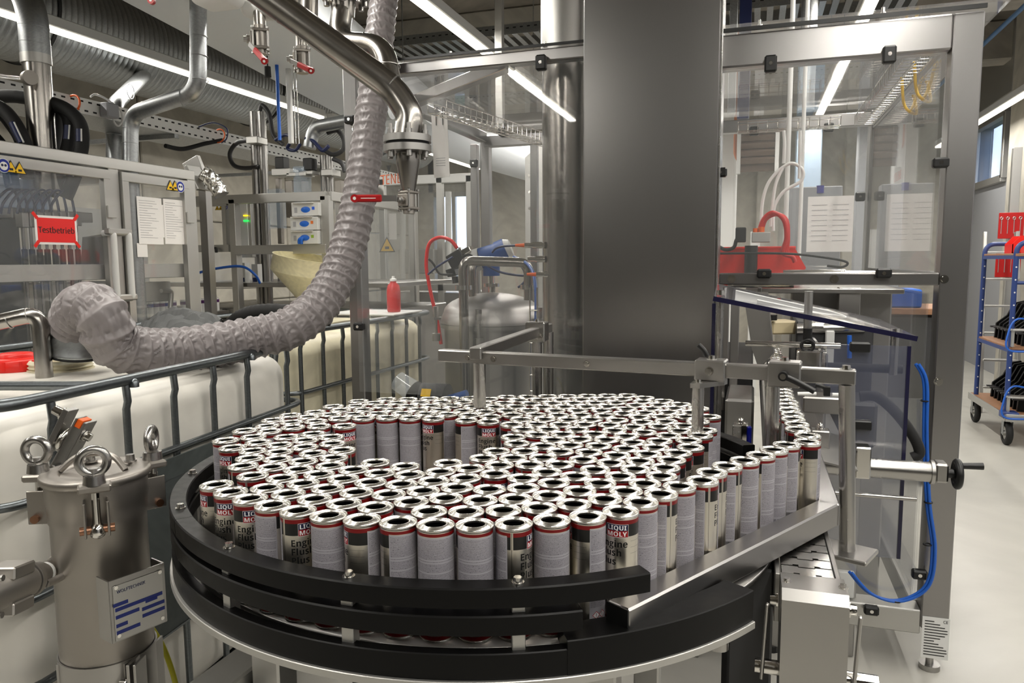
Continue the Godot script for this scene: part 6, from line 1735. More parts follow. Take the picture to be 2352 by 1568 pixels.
# ---- filling line at the left -------------------------------------------------------------------------
func build_left_line() -> void:
	var X := -3.0
	var z1 := pX(437, 395, X).z
	var yt := pX(437, 393, X).y
	var z0 := -1.2
	var o := thing("filling_machine", "aluminium framed filling machine with clear doors behind the container", "machine", Vector3(X - 0.6, 0, (z0 + z1) / 2))
	var f := Basis(Vector3(0, 0, -1), Vector3.UP, Vector3(1, 0, 0))
	var ph := 0.052
	part(o, "top_beam", mb().box(Vector3(X, yt - ph / 2, (z0 + z1) / 2), Vector3(0.06, ph, z0 - z1), Basis.IDENTITY, 0.003), M.alu)
	part(o, "top_beam", mb().box(Vector3(X - 0.6, yt - ph / 2, z1 + 0.03), Vector3(1.2, ph, 0.06), Basis.IDENTITY, 0.003), M.alu)
	part(o, "top_beam", mb().box(Vector3(X - 1.2, yt - ph / 2, (z0 + z1) / 2), Vector3(0.06, ph, z0 - z1), Basis.IDENTITY, 0.003), M.alu)
	var xs := [[437, 1.0], [252, 1.0]]
	for q in [z1 + 0.03, pX(250, 400, X).z, -1.55]:
		part(o, "post", mb().box(Vector3(X, (yt - ph) / 2, q), Vector3(0.06, yt - ph, 0.06), Basis.IDENTITY, 0.003), M.alu)
	for q in [z1 + 0.03, -2.4, -1.3]:
		part(o, "post", mb().box(Vector3(X - 1.2, (yt - ph) / 2, q), Vector3(0.06, yt - ph, 0.06), Basis.IDENTITY, 0.003), M.alu)
	var zm: float = pX(250, 400, X).z
	# two doors
	for dd in [[z1 + 0.065, zm - 0.035], [zm + 0.035, -1.45]]:
		var za: float = dd[0]
		var zb: float = dd[1]
		var dt := yt - ph - 0.012
		var db := 0.95
		var door := part(o, "door_pane", mb().box(Vector3(X + 0.022, (dt + db) / 2, (za + zb) / 2), Vector3(0.006, dt - db, zb - za)), M.pane)
		part(door, "door_frame", mb().box(Vector3(X + 0.03, dt - 0.02, (za + zb) / 2), Vector3(0.03, 0.045, zb - za), Basis.IDENTITY, 0.002).box(Vector3(X + 0.03, db + 0.02, (za + zb) / 2), Vector3(0.03, 0.045, zb - za), Basis.IDENTITY, 0.002).box(Vector3(X + 0.03, (dt + db) / 2, za + 0.02), Vector3(0.0298, dt - db - 0.084, 0.04)).box(Vector3(X + 0.03, (dt + db) / 2, zb - 0.02), Vector3(0.0298, dt - db - 0.084, 0.04)), M.alu)
		for y: float in [1.75, 1.15]:
			part(door, "hinge", mb().box(Vector3(X + 0.05, y, za + 0.01), Vector3(0.012, 0.06, 0.05), Basis.IDENTITY, 0.002), M.alu_dk)
	# door handles: twin upright bars
	for k in 2:
		var hx := 255.0 + k * 35.0
		var h0 := pX(hx + 5, 535, X + 0.09)
		part(o, "door_handle", mb().tube(bent([h0 - Vector3(0.06, 0, 0), h0, at_y(h0, vy(h0, 685)), at_y(h0, vy(h0, 685)) - Vector3(0.06, 0, 0)], 0.015, 4), 0.015, 14), M.whitep)
	part(o, "handle_clamp", mb().box(pX(272, 532, X + 0.08), Vector3(0.04, 0.03, 0.14), Basis.IDENTITY, 0.006), M.alu_dk)
	part(o, "handle_clamp", mb().box(pX(285, 683, X + 0.08), Vector3(0.04, 0.03, 0.14), Basis.IDENTITY, 0.006), M.alu_dk)
	# middle beam behind the doors
	part(o, "middle_beam", mb().box(Vector3(X - 0.03, pX(350, 622, X).y, (z0 + z1) / 2), Vector3(0.06, 0.075, z0 - z1), Basis.IDENTITY, 0.003), M.alu_dk)
	part(o, "bench", mb().box(Vector3(X - 0.6, 0.88, (z0 + z1) / 2), Vector3(1.14, 0.06, z0 - z1), Basis.IDENTITY, 0.003), M.steel)
	part(o, "base_cabinet", mb().box(Vector3(X - 0.6, 0.43, (z0 + z1) / 2), Vector3(1.08, 0.84, z0 - z1 - 0.1), Basis.IDENTITY, 0.004), M.steel_dk)
	part(o, "rear_panel", mb().box(Vector3(X - 0.62, 1.32, (zm - 1.3) / 2), Vector3(0.02, 0.84, absf(zm + 1.3)), Basis.IDENTITY, 0.003), M.inner)
	part(o, "inner_cabinet", mb().box(Vector3(X - 0.75, 1.2, zm - 0.35), Vector3(0.3, 0.4, 0.4), Basis.IDENTITY, 0.01), M.steel_dk)
	# stickers on the doors
	var sx := X + 0.047
	round_sticker(o, pX(8, 380, sx), f, 0.058)
	triangle_sticker(o, pX(25, 383, sx), f, 0.056)
	triangle_sticker(o, pX(45, 386, sx), f, 0.056)
	triangle_sticker(o, pX(391, 426, sx), f, 0.06)
	triangle_sticker(o, pX(402, 427, sx), f, 0.06)
	round_sticker(o, pX(414, 429, sx), f, 0.062)
	# filling head: row of nozzles
	var n0 := pX(60, 500, X - 0.25)
	var n1 := pX(195, 500, X - 0.25)
	part(o, "nozzle_carrier", mb().box(at_y((n0 + n1) / 2, n0.y) + Vector3(-0.06, 0.02, 0), Vector3(0.10, 0.05, n0.z - n1.z + 0.12), Basis.IDENTITY, 0.004), M.steel_dk)
	part(o, "nozzle_carrier", mb().box(at_y((n0 + n1) / 2, vy(n0, 622)) + Vector3(-0.09, 0, 0), Vector3(0.06, 0.04, n0.z - n1.z + 0.5), Basis.IDENTITY, 0.004), M.inner)
	for k in 8:
		var c := pX(55 + k * 17.5, 560, X - 0.22)
		var nz := part(o, "nozzle", mb().bar(at_y(c, vy(c, 572)), at_y(c, vy(c, 618)), 0.022, 0.02, 0.003, Vector3.RIGHT), M.grey_cover)
		part(nz, "nozzle_rod", mb().cyl(at_y(c, vy(c, 510)), at_y(c, vy(c, 572)), 0.007, 12).cyl(at_y(c, vy(c, 618)), at_y(c, vy(c, 720)), 0.008, 12), M.steel_lt)
		var h := at_y(c, vy(c, 470))
		part(nz, "air_tube", mb().tube(smooth([h + Vector3(0, -0.06, 0), h + Vector3(0, 0.05, 0.02), h + Vector3(0.01, 0.06, 0.07), h + Vector3(0.01, 0.0, 0.13), h + Vector3(0.0, -0.05, 0.14)], 6), 0.006, 8), M.navy, "dark blue air tube")
		part(nz, "valve", mb().box(h + Vector3(0, -0.07, 0), Vector3(0.05, 0.07, 0.032), Basis.IDENTITY, 0.004), M.steel_dk)
	# further nozzles row behind, blurred uprights
	for k in 6:
		var c := pX(20 + k * 30, 640, X - 0.75)
		part(o, "guide_column", mb().cyl(at_y(c, 0.9), at_y(c, 1.55), 0.02, 14), M.steel_dk)
	part(o, "blue_cover", mb().box(pX(40, 420, X - 0.35), Vector3(0.02, 0.32, 0.28)), M.bluepane)
	part(o, "blue_cover", mb().box(pX(85, 415, X - 0.4), Vector3(0.02, 0.28, 0.14)), M.bluepane)
	part(o, "chute", mb().prism([Vector2(-0.06, 0.1), Vector2(0.07, 0.12), Vector2(0.03, -0.10), Vector2(-0.09, -0.10)], 0.12, Transform3D(f, pX(215, 590, X - 0.25))), M.steel_dk)
	part(o, "grey_panel", mb().box(pX(210, 560, X - 0.6), Vector3(0.02, 0.4, 0.3)), M.whitep)
	# black corrugated supply hoses over the top
	var bundles := [[[-60, 236], [0, 222], [60, 224], [105, 236], [128, 270], [122, 330], [105, 400], [88, 460]], [[40, 222], [100, 232], [140, 248], [160, 280], [158, 330], [140, 390], [115, 450]], [[60, 224], [130, 240], [165, 260], [186, 290], [188, 335], [172, 400], [150, 455]], [[-80, 240], [-10, 250], [30, 290], [52, 330], [70, 400]], [[-80, 260], [-30, 300], [10, 350], [30, 430]], [[-90, 230], [-20, 238], [25, 270], [60, 340], [62, 410]]]
	for bi in bundles.size():
		var pts := []
		for q in bundles[bi]:
			pts.append(pD(q[0], q[1], 3.72 - 0.04 * bi))
		var h := part(o, "supply_hose", mb().tube(smooth(pts, 8), 0.032, 14), M.rubber, "thick black supply hose")
		var sp := smooth(pts, 8)
		for e: float in [0.55, 0.75]:
			var c: Vector3 = sp[int(sp.size() * e)]
			var c2: Vector3 = sp[mini(int(sp.size() * e) + 5, sp.size() - 1)]
			part(h, "blue_tag", mb().tube([c + CB.z * 0.021, c.lerp(c2, 0.5) + CB.z * 0.021, c2 + CB.z * 0.021], 0.016, 8), M.navy)
			part(h, "white_stripe", mb().tube([c + CB.z * 0.030 + CB.x * 0.014, c2 + CB.z * 0.030 + CB.x * 0.014], 0.004, 6), M.white)
	# sign taped to the left door
	var q0 := pX(130, 529, X + 0.03)
	var zz0 := pX(82, 529, X + 0.03).z
	var zz1 := pX(178, 529, X + 0.03).z
	var w := zz0 - zz1
	var hh := w * 0.60
	var sg := thing("test_sign", "red and white Testbetrieb sign taped to the machine door", "sign", q0 - Vector3(0, hh / 2, 0))
	part(sg, "white_sheet", mb().box(q0, Vector3(0.002, hh, w)), M.paper)
	part(sg, "red_field", mb().box(q0 + Vector3(0.0012, 0, 0), Vector3(0.001, hh * 0.84, w * 0.90)), mat(Color(0.86, 0.10, 0.09), 0.5))
	letters(sg, "lettering", "Testbetrieb", hh * 0.205, q0 + Vector3(0.0022, 0, 0), f, M.ink)
	for e in [[-1, -1], [-1, 1], [1, -1], [1, 1]]:
		part(sg, "tape", mb().box(q0 + f * Vector3(w * 0.49 * e[0], hh * 0.49 * e[1], 0.002), Vector3(w * 0.07, hh * 0.26, 0.001), f * Basis(Vector3(0, 0, 1), (0.7 if e[0] * e[1] < 0 else -0.7))), M.redp)
	# sheets of paper on the right door
	var k := 0
	for q in [[313, 450, 370, 560, "left sheet of handwritten lists taped to the machine door"], [374, 456, 424, 560, "right sheet of handwritten lists taped to the machine door"], [314, 558, 338, 590, "small paper slip taped under the lists on the machine door"], [368, 470, 375, 545, "narrow paper strip with big letters between the lists"]]:
		var a := pX(q[0], q[1], X + 0.029 - 0.001 * k)
		var c := pX(q[2], q[1] + 4, X + 0.029 - 0.001 * k)
		var yb := vy(a, q[3])
		var t := thing("paper_list", q[4], "paper", Vector3(a.x, yb, (a.z + c.z) / 2))
		part(t, "sheet", mb().box(Vector3(a.x, (a.y + yb) / 2, (a.z + c.z) / 2), Vector3(0.0008, a.y - yb, a.z - c.z)), M.paper)
		if k < 2:
			for j in 16:
				var lw := (a.z - c.z) * rng.randf_range(0.3, 0.8)
				part(t, "print_line", mb().box(Vector3(a.x + 0.0008, a.y - (a.y - yb) * (0.08 + j * 0.052), a.z - (a.z - c.z) * 0.08 - lw / 2), Vector3(0.0006, 0.002, lw)), M.inkg)
		k += 1
	# can line inside: small white and purple cans
	var cz: float = vy(pX(300, 716, X - 0.25), 731)
	var ch: float = vy(pX(300, 716, X - 0.25), 697) - cz
	for j in 14:
		var c := pX(300 + j * 13.5 + (18 if j > 7 else 0), 716 - j * 0.8, X - 0.25)
		var t := thing("boxed_can", "small white can with purple band on the far filling line", "can", at_y(c, cz), "white cans on the far filling line")
		part(t, "can_body", mb().cyl(at_y(c, cz), at_y(c, cz + ch), 0.028, 14), M.whitep)
		part(t, "band", mb().cyl(at_y(c, cz + ch * 0.65), at_y(c, cz + ch * 0.88), 0.0285, 14), mat(Color(0.30, 0.12, 0.35) if j % 3 else Color(0.15, 0.2, 0.5), 0.5))
	var l0 := pX(290, 733, X - 0.25)
	var l1 := pX(510, 725, X - 0.25)
	part(o, "line_bed", mb().bar(at_y(l0, vy(pX(300, 716, X - 0.25), 731) - 0.011), at_y(l1, vy(pX(300, 716, X - 0.25), 731) - 0.011), 0.12, 0.02, 0.002), M.steel)
	var gr := thing("line_guide", "grey bent sheet guide over the far filling line", "guide rail", pX(370, 672, X - 0.12))
	part(gr, "sheet", mb().bar(pX(300, 672, X - 0.12), pX(390, 668, X - 0.12), 0.02, 0.11, 0.004), M.alu_dk)
	part(gr, "leg", mb().tube(bent([pX(370, 668, X - 0.10), pX(394, 668, X - 0.10), pX(391, 708, X - 0.1)], 0.02, 4), 0.013, 10), M.alu)

# ---- second machine, facing the aisle -------------------------------------------------------------------
func build_back_line() -> void:
	var Z := -4.35
	var a := pZ(447, 456, Z)
	var b := pZ(752, 450, Z)
	var yt := b.y
	var o := thing("sealing_machine", "grey framed sealing machine with glove boxes on its rail", "machine", Vector3((a.x + b.x) / 2, 0, Z - 0.7))
	var s := 0.035
	part(o, "top_beam", mb().box(Vector3((a.x + b.x) / 2 - 0.3, yt, Z), Vector3(b.x - a.x + 0.6, 0.06, 0.06), Basis.IDENTITY, 0.003), M.alu)
	var rail_y := pZ(650, 573, Z).y
	var rx0 := pZ(548, 573, Z).x
	part(o, "middle_rail", mb().box(Vector3((rx0 + b.x) / 2, rail_y, Z + 0.01), Vector3(b.x - rx0, 0.062, 0.07), Basis.IDENTITY, 0.003), M.alu)
	for px: float in [752, 540]:
		var p := pZ(px, 520, Z)
		part(o, "post", mb().box(Vector3(p.x, yt / 2, Z), Vector3(0.065 if px > 700 else 0.05, yt, 0.06), Basis.IDENTITY, 0.003), M.alu_dk)
	part(o, "post", mb().box(Vector3(a.x - 0.5, yt / 2, Z), Vector3(0.06, yt, 0.06), Basis.IDENTITY, 0.003), M.alu_dk)
	for q in [[a.x - 0.45, -1.3], [b.x, -1.3]]:
		part(o, "post", mb().box(Vector3(q[0], yt / 2, Z + q[1]), Vector3(0.06, yt, 0.06), Basis.IDENTITY, 0.003), M.alu_dk)
	# side frame running back on the right
	part(o, "side_beam", mb().box(Vector3(b.x, yt, Z - 0.65), Vector3(0.06, 0.06, 1.3), Basis.IDENTITY, 0.003), M.alu)
	part(o, "side_pane", mb().box(Vector3(b.x + 0.02, yt - 0.5, Z - 0.65), Vector3(0.006, 0.9, 1.2)), M.pane)
	# door with dark frame at left
	var d0 := pZ(450, 468, Z + 0.01)
	var d1 := pZ(528, 570, Z + 0.01)
	var dp := part(o, "door_pane", mb().box((d0 + d1) / 2, Vector3(d1.x - d0.x, d0.y - d1.y, 0.006)), M.pane)
	part(dp, "door_frame", mb().bar(Vector3(d0.x, d0.y, Z + 0.01), Vector3(d1.x, d0.y, Z + 0.01), 0.03, 0.045).bar(Vector3(d1.x - 0.022, d0.y - 0.022, Z + 0.0098), Vector3(d1.x - 0.022, d1.y + 0.025, Z + 0.0098), 0.045, 0.03).bar(Vector3(d0.x, d1.y, Z + 0.01), Vector3(d1.x, d1.y, Z + 0.01), 0.03, 0.05), M.alu_dk)
	part(dp, "door_grip", mb().tube(bent([pZ(474, 580, Z + 0.05), pZ(474, 570, Z + 0.05), pZ(497, 570, Z + 0.05), pZ(497, 580, Z + 0.05)], 0.012, 4), 0.009, 8), M.blackp)
	var fb := Basis.IDENTITY
	triangle_sticker(o, pZ(499, 477, Z + 0.016), fb, 0.035)
	triangle_sticker(o, pZ(507, 477, Z + 0.016), fb, 0.035)
	round_sticker(o, pZ(518, 476, Z + 0.016), fb, 0.04)
	# dark cabinet door with signal lamps
	part(o, "control_frame", mb().box(pZ(560, 520, Z - 0.25), Vector3(0.16, 0.45, 0.04), Basis.IDENTITY, 0.004), M.alu_dk)
	part(o, "control_panel", mb().box(pZ(558, 522, Z - 0.225), Vector3(0.085, 0.38, 0.01)), M.white)
	part(o, "signal_lamp", mb().box(pZ(564, 495, Z - 0.215), Vector3(0.035, 0.008, 0.01)), M.led_y)
	part(o, "signal_lamp", mb().box(pZ(565, 507, Z - 0.215), Vector3(0.038, 0.009, 0.01)), M.led_g)
	# body, bench and cladding below
	part(o, "bench", mb().box(Vector3((a.x + b.x) / 2, pZ(600, 655, Z).y, Z - 0.6), Vector3(b.x - a.x + 0.8, 0.03, 1.1), Basis.IDENTITY, 0.003), M.steel)
	part(o, "base_cabinet", mb().box(Vector3((a.x + b.x) / 2, 0.6, Z - 0.65), Vector3(b.x - a.x + 0.7, 1.15, 1.0), Basis.IDENTITY, 0.006), M.steel_dk)
	for px: float in [575, 480]:
		part(o, "cladding_strip", mb().box(Vector3(pZ(px, 680, Z).x, 0.72, Z - 0.12), Vector3(0.05, 0.9, 0.04), Basis.IDENTITY, 0.004), M.alu)
	# columns and heads above
	for q in [[588, 205, 700, 0.03], [606, 205, 700, 0.03], [745, 305, 480, 0.028], [757, 305, 480, 0.028]]:
		var p := pZ(q[0], 400, Z - 0.35)
		part(o, "column", mb().cyl(at_y(p, vy(p, q[2])), at_y(p, vy(p, q[1] + 52)), q[3], 18), M.steel)
	for q in [[590, 324, 0.10, 0.05], [760, 398, 0.09, 0.045], [655, 397, 0.15, 0.05], [690, 402, 0.16, 0.03]]:
		part(o, "clamp_head", mb().box(pZ(q[0], q[1], Z - 0.3), Vector3(q[2], q[3], 0.12), Basis.IDENTITY, 0.005), M.alu)
	for q in [[648, 375], [712, 378]]:
		part(o, "servo_motor", mb().box(pZ(q[0], q[1], Z - 0.3), Vector3(0.072, 0.085, 0.08), Basis.IDENTITY, 0.006), M.blackp)
		part(o, "motor_flange", mb().box(pZ(q[0], q[1] + 20, Z - 0.3), Vector3(0.10, 0.025, 0.10), Basis.IDENTITY, 0.004), M.alu)
	for q in [[668, 415, 500, 0.03], [640, 410, 560, 0.018], [700, 415, 560, 0.02], [780, 415, 560, 0.026]]:
		var p := pZ(q[0], q[1], Z - 0.3)
		part(o, "plunger", mb().box(at_y(p, (p.y + vy(p, q[2])) / 2), Vector3(q[3] * 2, p.y - vy(p, q[2]), q[3] * 2), Basis.IDENTITY, 0.004), M.cast)
	for q in [[636, 480], [695, 430]]:
		var p := pZ(q[0], q[1], Z - 0.3)
		part(o, "clear_cylinder", mb().cyl(p + Vector3(0, -0.14, 0), p + Vector3(0, 0.14, 0), 0.062, 24, -1, false), glassy(Color(0.75, 0.85, 0.95), 0.2))
	part(o, "blue_hoses", mb().tube(smooth([pZ(632, 322, Z - 0.25), pZ(655, 310, Z - 0.25), pZ(672, 318, Z - 0.22), pZ(660, 340, Z - 0.25), pZ(678, 345, Z - 0.25), pZ(690, 330, Z - 0.25)], 8), 0.012, 8).tube(smooth([pZ(702, 318, Z - 0.25), pZ(720, 325, Z - 0.25), pZ(740, 345, Z - 0.25), pZ(755, 335, Z - 0.25)], 8), 0.014, 8), M.navy)
	for pl in [[[578, 322], [545, 328], [528, 352], [536, 378], [560, 386], [596, 383]], [[597, 255], [602, 242], [618, 262], [628, 310], [650, 332]], [[752, 305], [775, 300], [790, 322], [786, 345], [765, 355], [745, 345]], [[765, 365], [785, 375], [792, 395]]]:
		var pts := []
		for q in pl:
			pts.append(pZ(q[0], q[1], Z - 0.33))
		part(o, "grey_conduit", mb().tube(smooth(pts, 8), 0.016, 10), M.grey_cover, "grey cable conduit")
	for k in 10:
		var p := pZ(590 + k * 17, 625, Z - 0.45)
		part(o, "capping_spindle", mb().cyl(at_y(p, vy(p, 655)), at_y(p, vy(p, 590)), 0.012, 10), M.steel)
	# blue air line drooping in front and small cartons
	part(o, "blue_air_line", mb().tube(smooth([pZ(450, 628, Z + 0.04), pZ(500, 616, Z + 0.04), pZ(555, 612, Z + 0.04), pZ(585, 630, Z + 0.04), pZ(597, 650, Z + 0.0)], 8), 0.009, 8), M.bluec)
	for q in [[562, 625, 0.045, 0.16, "slim white carton standing on the sealing machine bench"], [590, 620, 0.05, 0.15, "white carton with blue print on the sealing machine bench"]]:
		var p := pZ(q[0], q[1], Z - 0.12)
		var t := thing("carton", q[4], "carton", at_y(p, vy(p, 655)))
		part(t, "box", mb().box(at_y(p, vy(p, 655) + q[3] / 2), Vector3(q[2], q[3], 0.05)), M.whitep)
		part(t, "print", mb().box(at_y(p, vy(p, 655) + 0.04) + Vector3(0, 0, 0.0255), Vector3(q[2] * 0.7, 0.03, 0.001)), M.navy)
	# acrylic hood over the bench and the robot arm above
	var hc := pZ(500, 625, Z - 0.1)
	one("acrylic_hood", "clear acrylic hood on the sealing machine bench", "hood", mb().prism([Vector2(-0.22, -0.12), Vector2(0.2, -0.12), Vector2(0.15, 0.14), Vector2(-0.22, 0.14)], 0.3, Transform3D(Basis.IDENTITY, hc - Vector3(0, 0, 0.3))), glassy(Color(0.85, 0.9, 0.98), 0.12))
	var rb := pD(470, 408, 4.3)
	var ro := thing("foil_conveyor_arm", "slanting machine head wrapped in crumpled silver foil", "machine part", rb)
	var nz := FastNoiseLite.new()
	nz.seed = 3
	nz.frequency = 22.0
	part(ro, "foil_wrap", mb().tube(smooth([pD(468, 398, 4.3), pD(482, 408, 4.3), pD(497, 428, 4.3), pD(508, 448, 4.3)], 12), func(s2, w2): return 0.042 + 0.012 * nz.get_noise_2d(s2 * 1.0, w2 * 0.09), 22), M.tin)
	part(ro, "mount_plate", mb().box(pD(456, 410, 4.32), Vector3(0.02, 0.16, 0.12), Basis(Vector3(0, 0, 1), 0.5), 0.003), M.alu)
	part(ro, "support_arm", mb().bar(pD(470, 425, 4.35), at_y(pD(470, 425, 4.35), 1.0), 0.05, 0.05), M.steel_dk)
	part(ro, "backing_plate", mb().box(pD(450, 395, 4.4), Vector3(0.12, 0.16, 0.03), Basis(Vector3(0, 0, 1), 0.4), 0.003), M.alu)
	# glove boxes stacked on the rail against the post
	var base := rail_y + 0.031
	var pcol := [Color(0.15, 0.35, 0.8), Color(0.85, 0.45, 0.2), Color(0.55, 0.68, 0.2)]
	var lbl := ["topmost white box of blue gloves in the stack", "middle white box of blue gloves in the stack", "lowest white box of blue gloves with a glove hanging out"]
	var gw: float = pZ(742, 500, Z).x - pZ(680, 500, Z).x
	var bh: float = (vy(pZ(710, 500, Z), 466) - base) / 3.0
	for k in 3:
		var c := Vector3(pZ(709 + (4 if k == 2 else 0), 500, Z).x, base + bh * (k + 0.5), Z + 0.01)
		var g := thing("glove_box", lbl[2 - k], "box", at_y(c, base + bh * k), "glove boxes on the rail")
		part(g, "carton", mb().box(c, Vector3(gw, bh - 0.006, 0.1), Basis.IDENTITY, 0.002), M.whitep)
		part(g, "lid_flap", mb().box(c + Vector3(-0.01, bh / 2 - 0.004, 0.045), Vector3(gw * 0.75, 0.004, 0.05)), M.paper)
		var gl := mb().lathe([Vector2(0, -0.012), Vector2(0.034, -0.006), Vector2(0.036, 0.0), Vector2(0.02, 0.010), Vector2(0, 0.013)], Transform3D(Basis(Vector3(1, 0, 0), Vector3(0, 0, 1), Vector3(0, -0.55, 0)), c + Vector3(0.004, -0.002, 0.05)), 20)
		if k == 0:
			gl.tube(smooth([c + Vector3(-0.005, 0, 0.056), c + Vector3(-0.028, -0.014, 0.066), c + Vector3(-0.034, -0.04, 0.06)], 5), 0.010, 10)
			gl.tube(smooth([c + Vector3(0.0, 0, 0.056), c + Vector3(-0.012, -0.02, 0.066), c + Vector3(-0.014, -0.042, 0.06)], 5), 0.009, 10)
		part(g, "blue_gloves", gl, mat(Color(0.10, 0.38, 0.78), 0.45), "blue gloves in the opening")
		part(g, "print_square", mb().box(c + Vector3(gw * 0.3, 0.006, 0.0505), Vector3(0.02, 0.02, 0.001)), mat(pcol[2 - k], 0.5))
		part(g, "print_block", mb().box(c + Vector3(-gw * 0.34, -0.004, 0.0505), Vector3(0.022, 0.035, 0.001)), M.inkg)

# ---- pressure vessel behind the guard pane ------------------------------------------------------------
func build_vessel() -> void:
	var Z := -3.75
	var c := pZ(1130, 750, Z)
	var R := 0.27
	var ry := vy(c, 738)
	var o := thing("pressure_vessel", "round stainless pressure vessel with domed lid behind the guard", "tank", at_y(c, 0))
	var T := Transform3D(Basis.IDENTITY, at_y(c, 0))
	part(o, "shell", mb().lathe([Vector2(0, 0.35), Vector2(R * 0.7, 0.37), Vector2(R - 0.015, 0.5), Vector2(R - 0.015, ry - 0.03), Vector2(R + 0.005, ry - 0.028), Vector2(R + 0.005, ry - 0.006), Vector2(R - 0.01, ry - 0.006)], T, 64), M.steel_dk)
	var dome := [Vector2(R + 0.005, ry - 0.004), Vector2(R + 0.005, ry + 0.016), Vector2(R - 0.01, ry + 0.05)]
	for k in 9:
		var w := PI / 2 * k / 8
		dome.append(Vector2((R - 0.012) * cos(w), ry + 0.055 + 0.10 * sin(w)))
	var lid := part(o, "domed_lid", mb().lathe(dome, T, 64), M.dome)
	var dt := ry + 0.155
	part(lid, "nozzle", mb().lathe([Vector2(0.02, -0.01), Vector2(0.022, 0.03), Vector2(0.045, 0.032), Vector2(0.045, 0.05), Vector2(0.02, 0.052), Vector2(0.018, 0.10), Vector2(0, 0.10)], Transform3D(Basis.IDENTITY, at_y(c, dt)), 28), M.chrome)
	# blue level transmitter on top
	var tx := at_y(c, dt + 0.16)
	var tm := part(o, "level_transmitter", mb().cyl(tx + Vector3(0, -0.07, 0), tx + Vector3(0, 0, 0), 0.045, 24).cyl(tx + Vector3(-0.06, 0.02, 0.01), tx + Vector3(0.04, 0.05, -0.02), 0.058, 28).cyl(tx + Vector3(0.03, 0.05, -0.02), tx + Vector3(0.075, 0.07, -0.03), 0.062, 28), M.blue, "blue level transmitter")
	part(tm, "cover", mb().cyl(tx + Vector3(-0.085, 0.013, 0.013), tx + Vector3(-0.055, 0.022, 0.01), 0.06, 28).cyl(tx + Vector3(0.075, 0.07, -0.03), tx + Vector3(0.1, 0.08, -0.035), 0.058, 28, 0.045), M.whitep)
	# lid clamps
	for w: float in [0.25, 1.45, 2.75, 3.9, 5.0]:
		var d := Vector3(cos(w), 0, sin(w))
		var p := at_y(c, ry) + d * (R + 0.03)
		part(o, "lid_clamp", mb().cyl(p + Vector3(0, -0.09, 0), p + Vector3(0, 0.06, 0), 0.008, 12).cyl(p + Vector3(0, 0.03, 0), p + Vector3(0, 0.085, 0), 0.016, 14).cyl(p + Vector3(0, -0.10, 0), p + Vector3(0, -0.06, 0), 0.022, 16).bar(p - d * 0.05 + Vector3(0, 0.02, 0), p + d * 0.01 + Vector3(0, 0.02, 0), 0.03, 0.014), M.steel)
	# looped inlet pipe over the lid
	var p0 := pZ(1068, 900, Z + 0.32)
	part(o, "loop_pipe", mb().tube(bent([at_y(p0, 0.5), at_y(p0, vy(p0, 598)), at_y(pZ(1215, 900, Z + 0.22), vy(p0, 604)), at_y(pZ(1215, 900, Z + 0.22), vy(p0, 690))], 0.05, 10), 0.024, 20), M.pipe)
	part(o, "pipe_clamp", mb().cyl(at_y(p0, vy(p0, 665)), at_y(p0, vy(p0, 655)), 0.042, 20).cyl(at_y(pZ(1215, 900, Z + 0.22), vy(p0, 665)), at_y(pZ(1215, 900, Z + 0.22), vy(p0, 655)), 0.042, 20), M.chrome)
	part(o, "loop_pipe", mb().tube(bent([pZ(1086, 690, Z + 0.1), pZ(1084, 606, Z + 0.1), pZ(1130, 600, Z - 0.05)], 0.04, 8), 0.02, 16), M.pipe)
	# valve cluster and cables at the left
	part(o, "valve_cluster", mb().box(pZ(1052, 595, Z), Vector3(0.09, 0.08, 0.08), Basis(Vector3(0, 0, 1), 0.5), 0.004).box(pZ(1040, 625, Z), Vector3(0.05, 0.04, 0.06), Basis(Vector3(0, 0, 1), 0.3)).cyl(pZ(1045, 635, Z), pZ(1047, 650, Z), 0.018, 12), M.blackp)
	part(o, "valve_cluster", mb().box(pZ(1066, 580, Z), Vector3(0.10, 0.03, 0.06), Basis(Vector3(0, 0, 1), 0.45), 0.003).cyl(pZ(1060, 577, Z), pZ(1056, 568, Z), 0.01, 10), M.chrome)
	part(o, "red_hose", mb().tube(smooth([pZ(1050, 570, Z), pZ(1035, 552, Z), pZ(1010, 545, Z), pZ(986, 560, Z), pZ(979, 605, Z), pZ(985, 650, Z), pZ(998, 710, Z), pZ(1008, 755, Z), pZ(1013, 790, Z)], 8), 0.010, 10), M.red, "red hose looping over the vessel")
	for pl in [[[985, 595], [995, 605], [1010, 628], [1040, 630]], [[983, 630], [1005, 612], [1040, 590]], [[1062, 590], [1075, 585], [1085, 588]], [[1130, 580], [1140, 570], [1160, 565], [1205, 563]], [[1120, 610], [1150, 625], [1190, 632], [1230, 634]], [[1190, 660], [1205, 645], [1203, 620], [1190, 605]]]:
		var pts := []
		for q in pl:
			pts.append(pZ(q[0], q[1], Z + 0.1))
		part(o, "cable", mb().tube(smooth(pts, 8), 0.006, 8), M.navy if pl[0][0] > 1100 or pl[0][0] == 983 else M.rubber)
	# wire ladder and blue cables in front right
	var la := pZ(1218, 905, Z + 0.5)
	part(o, "cable_ladder", mb().cyl(at_y(la, 0.4), at_y(la, vy(la, 660)), 0.004, 8).cyl(at_y(la + Vector3(0.035, 0, 0), 0.4), at_y(la + Vector3(0.035, 0, 0), vy(la, 660)), 0.004, 8), M.chrome)
	for k in 8:
		var y := 0.75 + k * 0.075
		part(o, "ladder_rung", mb().cyl(at_y(la, y), at_y(la + Vector3(0.04, 0, 0), y), 0.004, 8), M.chrome)
